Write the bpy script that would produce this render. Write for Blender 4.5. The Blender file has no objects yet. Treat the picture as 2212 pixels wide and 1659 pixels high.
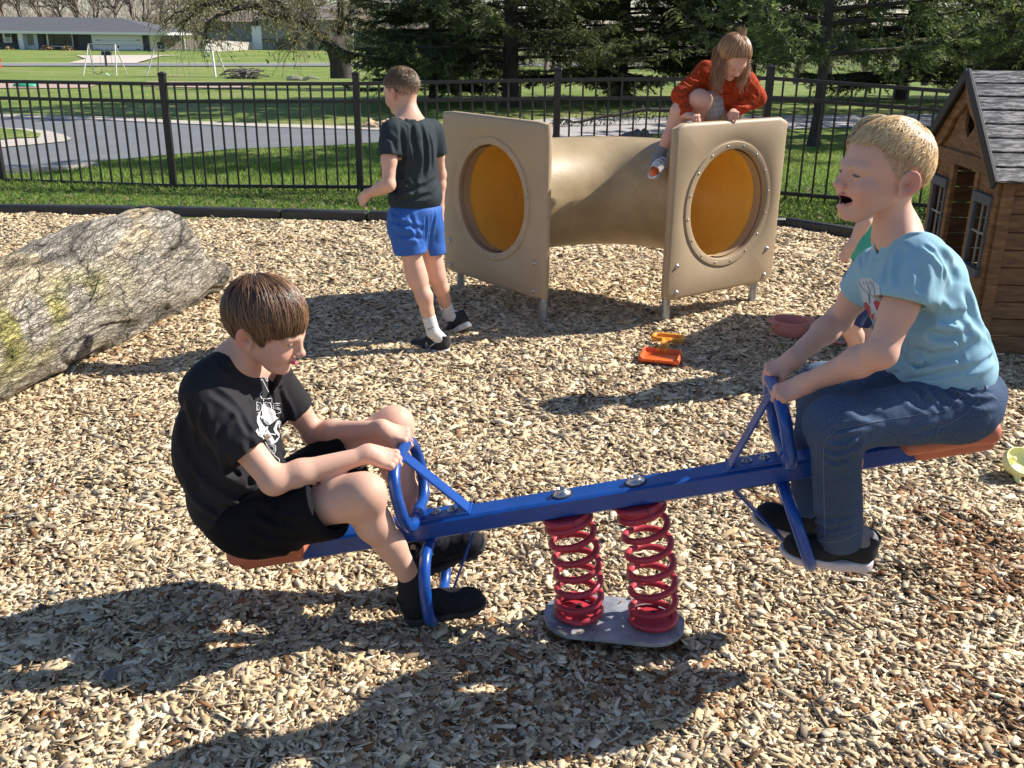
import bpy, math, random
import numpy as np
from mathutils import Vector, Matrix
from mathutils.bvhtree import BVHTree
from math import sin, cos, pi, radians
rng = np.random.default_rng(7); random.seed(7)
scene = bpy.context.scene
col = scene.collection

# ------------------------------------------------------------ camera, sky, sun
FPX, CAMH, PITCH, ROLL = 2094.0, 1.6, radians(20.2), radians(0.7)
cd = bpy.data.cameras.new('camera'); cam = bpy.data.objects.new('camera', cd); col.objects.link(cam)
cd.sensor_width = 36.0; cd.lens = 36.0*FPX/2212.0; cd.clip_start = 0.05; cd.clip_end = 2000
cam.location = (0, 0, CAMH)
_f = Vector((0, cos(PITCH), -sin(PITCH))); _u0 = Vector((0, sin(PITCH), cos(PITCH))); _r0 = Vector((1, 0, 0))
_r = cos(ROLL)*_r0 + sin(ROLL)*_u0; _u = -sin(ROLL)*_r0 + cos(ROLL)*_u0
cam.matrix_world = Matrix(((_r.x, _u.x, -_f.x, 0), (_r.y, _u.y, -_f.y, 0), (_r.z, _u.z, -_f.z, CAMH), (0, 0, 0, 1)))
scene.camera = cam
SUN_EL = radians(38.6); SDIR = np.array([0.945, 0.325, 0.0]); SDIR /= np.linalg.norm(SDIR)
w = bpy.data.worlds.new('World'); scene.world = w; w.use_nodes = True
nt = w.node_tree; bg = nt.nodes['Background']
sky = nt.nodes.new('ShaderNodeTexSky'); sky.sky_type = 'NISHITA'; sky.sun_disc = False
sky.sun_elevation = SUN_EL; sky.dust_density = 0.3; sky.ozone_density = 2.0; sky.sun_rotation = math.atan2(SDIR[0], SDIR[1])
tint = nt.nodes.new('ShaderNodeVectorMath'); tint.operation = 'MULTIPLY'; tint.inputs[1].default_value = (.97, .99, 1.08); nt.links.new(sky.outputs[0], tint.inputs[0]); nt.links.new(tint.outputs[0], bg.inputs[0]); bg.inputs[1].default_value = 0.084
sl = bpy.data.lights.new('sun', 'SUN'); sun = bpy.data.objects.new('sun', sl); col.objects.link(sun)
sl.energy = 5.0; sl.angle = radians(0.5); sl.color = (1.0, 0.955, 0.88)
sv = Vector((SDIR[0]*cos(SUN_EL), SDIR[1]*cos(SUN_EL), sin(SUN_EL)))
sun.rotation_euler = sv.to_track_quat('Z', 'Y').to_euler()
scene.view_settings.view_transform = 'Standard'; scene.view_settings.look = 'None'
scene.view_settings.exposure = 0.6; scene.view_settings.gamma = 1.0

# ------------------------------------------------------------ measuring helpers (view coords 2212x1659)
def ray(x, y):
    u = (x-1106)/FPX; v = -(y-829.5)/FPX
    c, s = cos(ROLL), sin(ROLL)
    u, v = c*u - s*v, s*u + c*v
    return np.array([u, cos(PITCH)+v*sin(PITCH), -sin(PITCH)+v*cos(PITCH)])
CAM = np.array([0, 0, CAMH])
def W(x, y, Y):
    r = ray(x, y); return CAM + r*(Y/r[1])
def G(x, y, z=0.0):
    r = ray(x, y); return CAM + r*((z-CAMH)/r[2])
def A(*a): return np.array(a, dtype=float)

# ------------------------------------------------------------ tagging
def tag(o, label=None, cat=None, group=None, kind=None):
    if label: o['label'] = label
    if cat: o['category'] = cat
    if group: o['group'] = group
    if kind: o['kind'] = kind
    return o
def empty(name, loc, label, cat, group=None):
    o = bpy.data.objects.new(name, None); o.empty_display_size = 0.1; col.objects.link(o)
    o.location = tuple(loc); return tag(o, label, cat, group)
def link(name, me, mats, parent=None, smooth=False):
    o = bpy.data.objects.new(name, me); col.objects.link(o)
    for m in (mats if isinstance(mats, (list, tuple)) else [mats]): me.materials.append(m)
    if parent is not None:
        o.parent = parent; o.matrix_parent_inverse = Matrix.Translation(parent.location).inverted() if parent.type == 'EMPTY' and parent.rotation_euler[2] == 0 else Matrix.Identity(4)
    if smooth: me.polygons.foreach_set('use_smooth', [True]*len(me.polygons))
    return o

# ------------------------------------------------------------ materials
MATS = {}
def mat(name, c, rough=0.6, metal=0.0, var=0.0, vscale=8.0, bump=0.0, bscale=40.0, c2=None, attr=False, spec=0.5, coat=0.0, sss=0.0, sheen=0.0, stretch=(1, 1, 1), detail=6.0, trans=0.0, leafy=0.0):
    if name in MATS: return MATS[name]
    m = bpy.data.materials.new(name); m.use_nodes = True; MATS[name] = m
    nt = m.node_tree; L = nt.links; b = nt.nodes['Principled BSDF']
    b.inputs['Roughness'].default_value = rough; b.inputs['Metallic'].default_value = metal
    b.inputs['Specular IOR Level'].default_value = spec; b.inputs['Coat Weight'].default_value = coat
    if coat: b.inputs['Coat Roughness'].default_value = 0.15
    if sss:
        b.inputs['Subsurface Weight'].default_value = sss; b.inputs['Subsurface Radius'].default_value = (1.0, 0.35, 0.2); b.inputs['Subsurface Scale'].default_value = 0.008
    if sheen: b.inputs['Sheen Weight'].default_value = sheen; b.inputs['Sheen Roughness'].default_value = 0.4
    if trans: b.inputs['Transmission Weight'].default_value = trans
    tc = nt.nodes.new('ShaderNodeTexCoord'); mp = nt.nodes.new('ShaderNodeMapping'); mp.inputs['Scale'].default_value = stretch
    L.new(tc.outputs['Object'], mp.inputs[0])
    base = None
    if attr:
        at = nt.nodes.new('ShaderNodeAttribute'); at.attribute_name = 'Col'; base = at.outputs['Color']
    else: b.inputs['Base Color'].default_value = (*c, 1)
    if var > 0 or c2 is not None:
        n = nt.nodes.new('ShaderNodeTexNoise'); n.inputs['Scale'].default_value = vscale; n.inputs['Detail'].default_value = detail; n.inputs['Roughness'].default_value = 0.6
        L.new(mp.outputs[0], n.inputs['Vector'])
        if c2 is not None:
            r = nt.nodes.new('ShaderNodeValToRGB'); L.new(n.outputs['Fac'], r.inputs[0])
            r.color_ramp.elements[0].position = 0.38; r.color_ramp.elements[1].position = 0.62
            r.color_ramp.elements[0].color = (*c, 1); r.color_ramp.elements[1].color = (*c2, 1)
            base = r.outputs[0]
        if var > 0:
            mr = nt.nodes.new('ShaderNodeMapRange'); L.new(n.outputs['Fac'], mr.inputs[0]); mr.inputs[1].default_value = 0.3; mr.inputs[2].default_value = 0.7
            mr.inputs[3].default_value = 1-var; mr.inputs[4].default_value = 1+var
            mx = nt.nodes.new('ShaderNodeVectorMath'); mx.operation = 'SCALE'
            if base is not None: L.new(base, mx.inputs[0])
            else: mx.inputs[0].default_value = c
            L.new(mr.outputs[0], mx.inputs['Scale']); base = mx.outputs[0]
    if base is not None: L.new(base, b.inputs['Base Color'])
    if bump:
        n2 = nt.nodes.new('ShaderNodeTexNoise'); n2.inputs['Scale'].default_value = bscale; n2.inputs['Detail'].default_value = 5
        L.new(mp.outputs[0], n2.inputs['Vector'])
        bp = nt.nodes.new('ShaderNodeBump'); bp.inputs['Strength'].default_value = 1.0; bp.inputs['Distance'].default_value = bump
        L.new(n2.outputs['Fac'], bp.inputs['Height']); L.new(bp.outputs[0], b.inputs['Normal'])
    if leafy:      # thin leaves let light through
        tr = nt.nodes.new('ShaderNodeBsdfTranslucent'); mx = nt.nodes.new('ShaderNodeMixShader'); mx.inputs[0].default_value = leafy; out = nt.nodes['Material Output']
        if base is not None: L.new(base, tr.inputs[0])
        L.new(b.outputs[0], mx.inputs[1]); L.new(tr.outputs[0], mx.inputs[2]); L.new(mx.outputs[0], out.inputs[0])
    return m

# ------------------------------------------------------------ polygon mesh builder
class MB:
    def __init__(s): s.v = []; s.f = []
    def add(s, V, F):
        k = len(s.v); s.v += [tuple(map(float, p)) for p in V]; s.f += [tuple(k+i for i in f) for f in F]; return s
    def box(s, c, size, R=None, bev=0.0):
        hx, hy, hz = [q/2 for q in size]; c = np.array(c, float)
        R = np.eye(3) if R is None else np.array(R)
        if bev <= 0:
            P = [c + R@np.array([a*hx, b*hy, d*hz]) for a in (-1, 1) for b in (-1, 1) for d in (-1, 1)]
            return s.add(P, [(0, 1, 3, 2), (4, 6, 7, 5), (0, 4, 5, 1), (2, 3, 7, 6), (0, 2, 6, 4), (1, 5, 7, 3)])
        e = min(bev, hx*.9, hy*.9, hz*.9); P = []; idx = {}
        for a in (-1, 1):
            for b in (-1, 1):
                for d in (-1, 1):
                    for ax in range(3):
                        q = np.array([a*(hx-e), b*(hy-e), d*(hz-e)]); q[ax] += (a, b, d)[ax]*e
                        idx[(a, b, d, ax)] = len(P); P.append(c + R@q)
        F = []
        for ax in range(3):
            for sg in (-1, 1):
                o = [i for i in range(3) if i != ax]; quad = []
                for (p, q) in ((-1, -1), (1, -1), (1, 1), (-1, 1)):
                    t = [0, 0, 0]; t[ax] = sg; t[o[0]] = p; t[o[1]] = q; quad.append(idx[(*t, ax)])
                F.append(quad)
        for ax in range(3):
            o = [i for i in range(3) if i != ax]
            for p in (-1, 1):
                for q in (-1, 1):
                    t0 = [0]*3; t1 = [0]*3; t0[ax] = -1; t1[ax] = 1
                    for t in (t0, t1): t[o[0]] = p; t[o[1]] = q
                    F.append([idx[(*t0, o[0])], idx[(*t0, o[1])], idx[(*t1, o[1])], idx[(*t1, o[0])]])
        for a in (-1, 1):
            for b in (-1, 1):
                for d in (-1, 1): F.append([idx[(a, b, d, 0)], idx[(a, b, d, 1)], idx[(a, b, d, 2)]])
        return s.add(P, F)
    def tube(s, pts, r, n=10, closed=False, caps=True, sq=1.0):
        pts = [np.array(p, float) for p in pts]; m = len(pts)
        rs = r if hasattr(r, '__len__') else [r]*m
        T = []
        for i in range(m):
            a = pts[(i-1) % m] if (closed or i > 0) else pts[i]; b = pts[(i+1) % m] if (closed or i < m-1) else pts[i]
            t = b-a; T.append(t/(np.linalg.norm(t)+1e-12))
        ref = np.array([0, 0, 1.0]) if abs(T[0][2]) < 0.9 else np.array([1.0, 0, 0])
        nrm = np.cross(T[0], ref); nrm /= np.linalg.norm(nrm); V = []
        for i in range(m):
            nrm = nrm - T[i]*np.dot(nrm, T[i]); nrm /= np.linalg.norm(nrm); bn = np.cross(T[i], nrm)
            for k in range(n):
                a = 2*pi*k/n; V.append(pts[i] + rs[i]*(cos(a)*nrm + sq*sin(a)*bn))
        F = []; mm = m if closed else m-1
        for i in range(mm):
            for k in range(n):
                a = i*n+k; b = i*n+(k+1) % n; c_ = ((i+1) % m)*n+(k+1) % n; d = ((i+1) % m)*n+k
                F.append((a, b, c_, d))
        if caps and not closed: F += [tuple(range(n-1, -1, -1)), tuple((m-1)*n+k for k in range(n))]
        return s.add(V, F)
    def lathe(s, prof, c, R=None, n=24, sx=1.0, sy=1.0):
        R = np.eye(3) if R is None else np.array(R); c = np.array(c, float); V = []; F = []
        for (r, z) in prof:
            for k in range(n):
                a = 2*pi*k/n; V.append(c + R@np.array([r*cos(a)*sx, r*sin(a)*sy, z]))
        for i in range(len(prof)-1):
            for k in range(n): F.append((i*n+k, i*n+(k+1) % n, (i+1)*n+(k+1) % n, (i+1)*n+k))
        F += [tuple(range(n-1, -1, -1)), tuple((len(prof)-1)*n+k for k in range(n))]
        return s.add(V, F)
    def prism(s, poly, h, R=None, c=(0, 0, 0)):   # poly in local xy, extruded from z=0 to h
        R = np.eye(3) if R is None else np.array(R); c = np.array(c, float); n = len(poly)
        V = [c + R@np.array([p[0], p[1], 0.0]) for p in poly] + [c + R@np.array([p[0], p[1], h]) for p in poly]
        F = [tuple(range(n-1, -1, -1)), tuple(range(n, 2*n))] + [(i, (i+1) % n, n+(i+1) % n, n+i) for i in range(n)]
        return s.add(V, F)
    def build(s, name, m, parent=None, smooth=False, auto=None):
        me = bpy.data.meshes.new(name); me.from_pydata(s.v, [], s.f); me.update()
        o = link(name, me, m, parent, smooth)
        if auto is not None:
            me.polygons.foreach_set('use_smooth', [True]*len(me.polygons)); me.set_sharp_from_angle(angle=radians(auto))
        return o
def np_mesh(name, V, Q, colr=None, cdom='POINT'):
    V = np.ascontiguousarray(V, dtype=np.float32); Q = np.ascontiguousarray(Q, dtype=np.int32); k = Q.shape[1]
    me = bpy.data.meshes.new(name); me.vertices.add(len(V)); me.vertices.foreach_set('co', V.ravel())
    me.loops.add(Q.size); me.loops.foreach_set('vertex_index', Q.ravel())
    me.polygons.add(len(Q)); me.polygons.foreach_set('loop_start', np.arange(0, Q.size, k, dtype=np.int32))
    me.update(calc_edges=True)
    if colr is not None:
        at = me.color_attributes.new('Col', 'FLOAT_COLOR', cdom)
        c4 = np.ones((len(colr), 4), np.float32); c4[:, :3] = colr; at.data.foreach_set('color', c4.ravel())
    return me
def rotm(ax, a):
    ax = np.array(ax, float); ax /= np.linalg.norm(ax); K = np.array([[0, -ax[2], ax[1]], [ax[2], 0, -ax[0]], [-ax[1], ax[0], 0]])
    return np.eye(3) + sin(a)*K + (1-cos(a))*K@K
def frame_fu(f, u=(0, 0, 1)):
    f = np.array(f, float); f /= np.linalg.norm(f); u = np.array(u, float); l = np.cross(u, f); l /= np.linalg.norm(l); u = np.cross(f, l)
    return np.stack([f, l, u], 1)     # columns: forward, left, up
def unit(v): v = np.array(v, float); return v/np.linalg.norm(v)
# value noise used by geometry
_NT = rng.random((64, 64, 64)).astype(np.float32)
def vnoise(p):
    p = np.asarray(p, dtype=np.float32); i = np.floor(p).astype(np.int64); f = p-i; f = f*f*(3-2*f); r = 0
    for dx in (0, 1):
        wx = f[:, 0] if dx else 1-f[:, 0]
        for dy in (0, 1):
            wy = f[:, 1] if dy else 1-f[:, 1]
            for dz in (0, 1):
                wz = f[:, 2] if dz else 1-f[:, 2]
                r = r + wx*wy*wz*_NT[(i[:, 0]+dx) % 64, (i[:, 1]+dy) % 64, (i[:, 2]+dz) % 64]
    return r*2-1
# ------------------------------------------------------------ implicit modelling: smooth unions meshed by surface nets
class Fr:
    def __init__(s, R=None, t=(0, 0, 0), k=1.0): s.R = np.eye(3) if R is None else np.array(R, float); s.t = np.array(t, float); s.k = k
    def __call__(s, p): return s.t + s.k*(s.R@np.array(p, float))
    def loc(s, P): return ((P-s.t)@s.R)/s.k
ID = Fr()
def p_cap(a, b, ra, rb, F=ID):
    a = F(a).astype(np.float32); b = F(b).astype(np.float32); ra *= F.k; rb *= F.k; ba = b-a; L = float(ba@ba)+1e-12
    def f(p):
        pa = p-a; t = np.clip((pa@ba)/L, 0, 1); q = pa-t[:, None]*ba
        return np.sqrt(np.einsum('ij,ij->i', q, q)) - (ra+(rb-ra)*t)
    return f
def p_ell(c, r, R=None, F=ID):
    M = (F.R if R is None else F.R@np.array(R)).astype(np.float32); c = F(c).astype(np.float32); r = (np.array(r)*F.k).astype(np.float32)
    def f(p):
        q = (p-c)@M; k0 = np.sqrt(((q/r)**2).sum(1)); k1 = np.sqrt(((q/(r*r))**2).sum(1))+1e-9
        return k0*(k0-1)/k1
    return f
def p_box(c, h, rd=0.0, R=None, F=ID):
    M = (F.R if R is None else F.R@np.array(R)).astype(np.float32); c = F(c).astype(np.float32); h = (np.array(h)*F.k).astype(np.float32)-rd
    def f(p):
        q = np.abs((p-c)@M)-h
        return np.sqrt((np.maximum(q, 0)**2).sum(1)) + np.minimum(q.max(1), 0) - rd
    return f
def p_plane(c, n, F=ID):   # negative on the side opposite to n
    c = F(c).astype(np.float32); n = (F.R@unit(n)).astype(np.float32)
    return lambda p: (p-c)@n
def smin(a, b, k):
    if k <= 0: return np.minimum(a, b)
    h = np.maximum(k-np.abs(a-b), 0)/k
    return np.minimum(a, b) - h*h*k*0.25
class Sdf:
    def __init__(s): s.ops = []
    def u(s, f, k=0.012): s.ops.append(('u', f, k)); return s
    def s(s_, f, k=0.003): s_.ops.append(('s', f, k)); return s_
    def i(s_, f, k=0.003): s_.ops.append(('i', f, k)); return s_
    def cap(s, a, b, ra, rb, k=0.012, F=ID): return s.u(p_cap(a, b, ra, rb, F), k)
    def ell(s, c, r, R=None, k=0.012, F=ID): return s.u(p_ell(c, r, R, F), k)
    def ev(s, P):
        d = np.full(len(P), 9.0, np.float32)
        for t, f, k in s.ops:
            v = f(P); d = smin(d, v, k) if t == 'u' else -smin(-d, v, k) if t == 's' else -smin(-d, -v, k)
        return d
    def mesh(s, lo, hi, h, post=None, amp=0.0, smooth=1):
        B = 8; lo = np.array(lo, float); nb = np.maximum(np.ceil((np.array(hi)-lo)/(B*h)).astype(int), 1); n = nb*B
        bi = np.stack(np.meshgrid(*[np.arange(q) for q in nb], indexing='ij'), -1).reshape(-1, 3)
        cen = (lo + (bi*B+(B-1)/2)*h).astype(np.float32); R2 = B*h*0.5*1.7321*1.02
        vals = [f(cen) for t, f, k in s.ops]; d = np.full(len(cen), 9.0, np.float32)
        for (t, f, k), v in zip(s.ops, vals): d = smin(d, v, k) if t == 'u' else -smin(-d, v, k) if t == 's' else -smin(-d, -v, k)
        un = np.full(len(cen), 9.0, np.float32)
        for (t, f, k), v in zip(s.ops, vals):
            if t == 'u': un = np.minimum(un, v)
        act = np.abs(d) < R2*1.35+amp+0.004
        D = np.where(d > 0, np.float32(1), np.float32(-1))
        D = np.repeat(D.reshape(*nb, 1), B**3, -1).reshape(*nb, B, B, B)
        off = (np.stack(np.meshgrid(*[np.arange(B)]*3, indexing='ij'), -1).reshape(-1, 3)*h).astype(np.float32)
        ai = np.flatnonzero(act); base = (lo + bi[ai]*B*h).astype(np.float32)
        P = (base[:, None, :] + off[None]); dv = np.full((len(ai), B**3), 9.0, np.float32)
        order = sorted(range(len(s.ops)), key=lambda i: 0 if (s.ops[i][0] == 'u') else 1) if post is not None else range(len(s.ops)); done = post is None
        for oi in order:
            (t, f, k), v = s.ops[oi], vals[oi]
            if not done and t != 'u': dv = (dv.reshape(-1) + post(P.reshape(-1, 3), dv.reshape(-1)).astype(np.float32)).reshape(dv.shape); done = True
            vv = v[ai]
            m = vv < un[ai]+2*R2+k if t == 'u' else (vv < 2*R2+k if t == 's' else np.ones(len(ai), bool))
            m = np.flatnonzero(m)
            if len(m) == 0: continue
            q = f(P[m].reshape(-1, 3)).reshape(len(m), -1)
            dv[m] = smin(dv[m], q, k) if t == 'u' else -smin(-dv[m], q, k) if t == 's' else -smin(-dv[m], -q, k)
        if not done: dv = (dv.reshape(-1) + post(P.reshape(-1, 3), dv.reshape(-1)).astype(np.float32)).reshape(dv.shape)
        D[bi[ai, 0], bi[ai, 1], bi[ai, 2]] = dv.reshape(-1, B, B, B)
        D = D.transpose(0, 3, 1, 4, 2, 5).reshape(*n)
        for ax in range(3):   # close the volume at its box
            sl0 = [slice(None)]*3; sl0[ax] = 0; D[tuple(sl0)] = 1; sl0[ax] = -1; D[tuple(sl0)] = 1
        S = D < 0
        c8 = np.zeros([q-1 for q in n], np.uint8)
        for a in (0, 1):
            for b in (0, 1):
                for c in (0, 1): c8 += S[a:n[0]-1+a, b:n[1]-1+b, c:n[2]-1+c]
        ci = np.argwhere((c8 > 0) & (c8 < 8)); m1, m2 = n[1]-1, n[2]-1
        idx = np.full(c8.size, -1, np.int32); lin = (ci[:, 0]*m1+ci[:, 1])*m2+ci[:, 2]; idx[lin] = np.arange(len(ci))
        acc = np.zeros((len(ci), 3)); cnt = np.zeros(len(ci))
        corners = [(a, b, c) for a in (0, 1) for b in (0, 1) for c in (0, 1)]
        cv = {q: D[ci[:, 0]+q[0], ci[:, 1]+q[1], ci[:, 2]+q[2]] for q in corners}
        for q in corners:
            for ax in range(3):
                if q[ax] == 0:
                    r = list(q); r[ax] = 1; r = tuple(r); va, vb = cv[q], cv[r]; m = (va < 0) != (vb < 0)
                    t = va[m]/(va[m]-vb[m]); e = np.tile(np.array(q, float), (m.sum(), 1)); e[:, ax] = t; acc[m] += e; cnt[m] += 1
        V = lo + (ci+acc/cnt[:, None])*h
        Q = []
        for ax in range(3):
            a, b = [(1, 2), (2, 0), (0, 1)][ax]
            s0 = [slice(0, n[0]), slice(0, n[1]), slice(0, n[2])]; s1 = list(s0); s0[ax] = slice(0, n[ax]-1); s1[ax] = slice(1, n[ax])
            e = np.argwhere(S[tuple(s0)] != S[tuple(s1)])
            e = e[(e[:, a] > 0) & (e[:, b] > 0) & (e[:, a] < n[a]-1) & (e[:, b] < n[b]-1)]
            def li(e, da, db):
                g = e.copy(); g[:, a] -= da; g[:, b] -= db; return idx[(g[:, 0]*m1+g[:, 1])*m2+g[:, 2]]
            q = np.stack([li(e, 1, 1), li(e, 0, 1), li(e, 0, 0), li(e, 1, 0)], 1)
            ins = S[e[:, 0], e[:, 1], e[:, 2]]; q[~ins] = q[~ins][:, ::-1]; Q.append(q)
        Q = np.concatenate(Q); del D, S, c8, idx
        for _ in range(smooth):
            A_ = np.concatenate([Q[:, 0], Q[:, 1], Q[:, 2], Q[:, 3]]); B_ = np.concatenate([Q[:, 1], Q[:, 2], Q[:, 3], Q[:, 0]])
            c = np.bincount(A_, minlength=len(V)).astype(float); c[c == 0] = 1
            M = np.stack([np.bincount(A_, V[B_, i], minlength=len(V)) for i in range(3)], 1)/c[:, None]
            V = V*0.5+M*0.5
        return V, Q
def sdf_obj(name, sd, lo, hi, h, m, parent=None, post=None, amp=0.0, colf=None, smooth=1):
    V, Q = sd.mesh(lo, hi, h, post, amp, smooth)
    me = np_mesh(name, V, Q, None if colf is None else colf(V))
    o = link(name, me, m, parent, smooth=True); return o
def bounds(pts, pad): P = np.array(pts); return P.min(0)-pad, P.max(0)+pad

def ribbons(P0, N, w):     # P0 (n strands, m points, 3), N side vectors (n,3), w widths (m,) -> verts, quads
    n, m, _ = P0.shape
    T = np.gradient(P0, axis=1); T /= (np.linalg.norm(T, axis=2, keepdims=True)+1e-9)
    S = np.cross(T, N[:, None, :]); S /= (np.linalg.norm(S, axis=2, keepdims=True)+1e-9)
    Nn = np.cross(S, T)
    ww = w[None, :, None]
    V = np.stack([P0-S*ww, P0+Nn*ww*0.9, P0+S*ww], 2)    # roof shaped cross-section
    V = V.reshape(-1, 3); k = (np.arange(n)[:, None]*m+np.arange(m-1)[None])*3
    Q = np.concatenate([np.stack([k, k+1, k+4, k+3], -1).reshape(-1, 4), np.stack([k+1, k+2, k+5, k+4], -1).reshape(-1, 4)])
    return V, Q

# decals: marks that lie on a surface; outlines measured in the view, cast on the surface and lifted 1 mm
def bvh_of(objs):
    V = []; F = []
    for o in objs:
        k = len(V); me = o.data; n = len(me.vertices); co = np.empty(n*3, np.float32); me.vertices.foreach_get('co', co)
        mw = np.array(o.matrix_world) if o.parent is None else np.eye(4)
        V += [tuple(c) for c in co.reshape(-1, 3)]; F += [tuple(k+i for i in p.vertices) for p in me.polygons]
    return BVHTree.FromPolygons(V, F)
def decal(name, tree, strokes, m, parent, lift=0.0012, polys=(), label=None):
    V = []; F = []
    def hit(x, y):
        r = ray(x, y); r /= np.linalg.norm(r); h = tree.ray_cast(Vector(CAM), Vector(r))
        return None if h[0] is None else (np.array(h[0]), np.array(h[1]))
    for (pts, wd) in strokes:
        pts = [np.array(p, float) for p in pts]; S = [pts[0]]
        for a, b in zip(pts[:-1], pts[1:]):
            k = max(1, int(np.linalg.norm(b-a)/1.2))
            for i in range(1, k+1): S.append(a+(b-a)*i/k)
        prev = None
        for i, p in enumerate(S):
            t = S[min(i+1, len(S)-1)]-S[max(i-1, 0)]; t = t/(np.linalg.norm(t)+1e-9); nn = np.array([-t[1], t[0]])*wd/2
            ha, hb = hit(*(p-nn)), hit(*(p+nn))
            if ha is None or hb is None or np.linalg.norm(ha[0]-hb[0]) > 0.02: prev = None; continue
            V += [tuple(ha[0]+ha[1]*lift), tuple(hb[0]+hb[1]*lift)]; cur = len(V)-2
            if prev is not None: F.append((prev, prev+1, cur+1, cur))
            prev = cur
    for poly in polys:
        P = np.array(poly, float); lo = P.min(0); hi = P.max(0); st = 0.7
        xs = np.arange(lo[0], hi[0]+st, st); ys = np.arange(lo[1], hi[1]+st, st); ids = {}
        def inside(x, y):
            c = False; j = len(P)-1
            for i in range(len(P)):
                if (P[i, 1] > y) != (P[j, 1] > y) and x < (P[j, 0]-P[i, 0])*(y-P[i, 1])/(P[j, 1]-P[i, 1])+P[i, 0]: c = not c
                j = i
            return c
        def gv(i, j):
            if (i, j) not in ids:
                h = hit(xs[i], ys[j])
                if h is None: ids[(i, j)] = -1
                else: V.append(tuple(h[0]+h[1]*lift)); ids[(i, j)] = len(V)-1
            return ids[(i, j)]
        for i in range(len(xs)-1):
            for j in range(len(ys)-1):
                if inside(xs[i]+st/2, ys[j]+st/2):
                    q = [gv(i, j), gv(i+1, j), gv(i+1, j+1), gv(i, j+1)]
                    if min(q) >= 0 and max(np.linalg.norm(np.array(V[q[k]])-np.array(V[q[k-1]])) for k in range(4)) < .01: F.append(q)
    if not F: return None
    me = bpy.data.meshes.new(name); me.from_pydata(V, [], F); me.update()
    return link(name, me, m, parent)
# ------------------------------------------------------------ terrain
_TY = [0, 20, 25, 45, 60, 85, 105, 135, 400]; _TZ = [0, 0, -0.04, -0.62, -1.36, -1.36, -1.08, -0.6, 0.5]
def T(x, y):
    x = np.asarray(x, float); y = np.asarray(y, float); z = np.interp(y, _TY, _TZ)
    g = np.clip((x+1.5)/3.5, 0, 1); g = g*g*(3-2*g); a = np.clip((y-8.5)/0.6, 0, 1)*np.clip((13-y)/3.0, 0, 1)
    return z+0.13*g*a
def GT(px, py):
    z = 0.0
    for _ in range(60):
        p = G(px, py, z)
        if p[1] > 300 or p[1] < 0: p[1] = 300
        z = 0.5*z+0.5*float(T(p[0], p[1]))
    return G(px, py, z)
def in_poly(X, Y, P):
    c = np.zeros(len(X), bool); j = len(P)-1
    for i in range(len(P)):
        xi, yi = P[i][0], P[i][1]; xj, yj = P[j][0], P[j][1]
        m = ((yi > Y) != (yj > Y)) & (X < (xj-xi)*(Y-yi)/((yj-yi) if yj != yi else 1e-9)+xi); c ^= m; j = i
    return c
def grid_mesh(name, xs, ys, zf, m, kind='structure'):
    X, Y = np.meshgrid(xs, ys, indexing='ij'); V = np.stack([X.ravel(), Y.ravel(), zf(X.ravel(), Y.ravel())], 1)
    nx, ny = len(xs), len(ys); i = np.arange(nx-1)[:, None]*ny+np.arange(ny-1)[None]; Q = np.stack([i, i+ny, i+ny+1, i+1], -1).reshape(-1, 4)
    o = link(name, np_mesh(name, V, Q), m, smooth=True); return tag(o, kind=kind)

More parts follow.
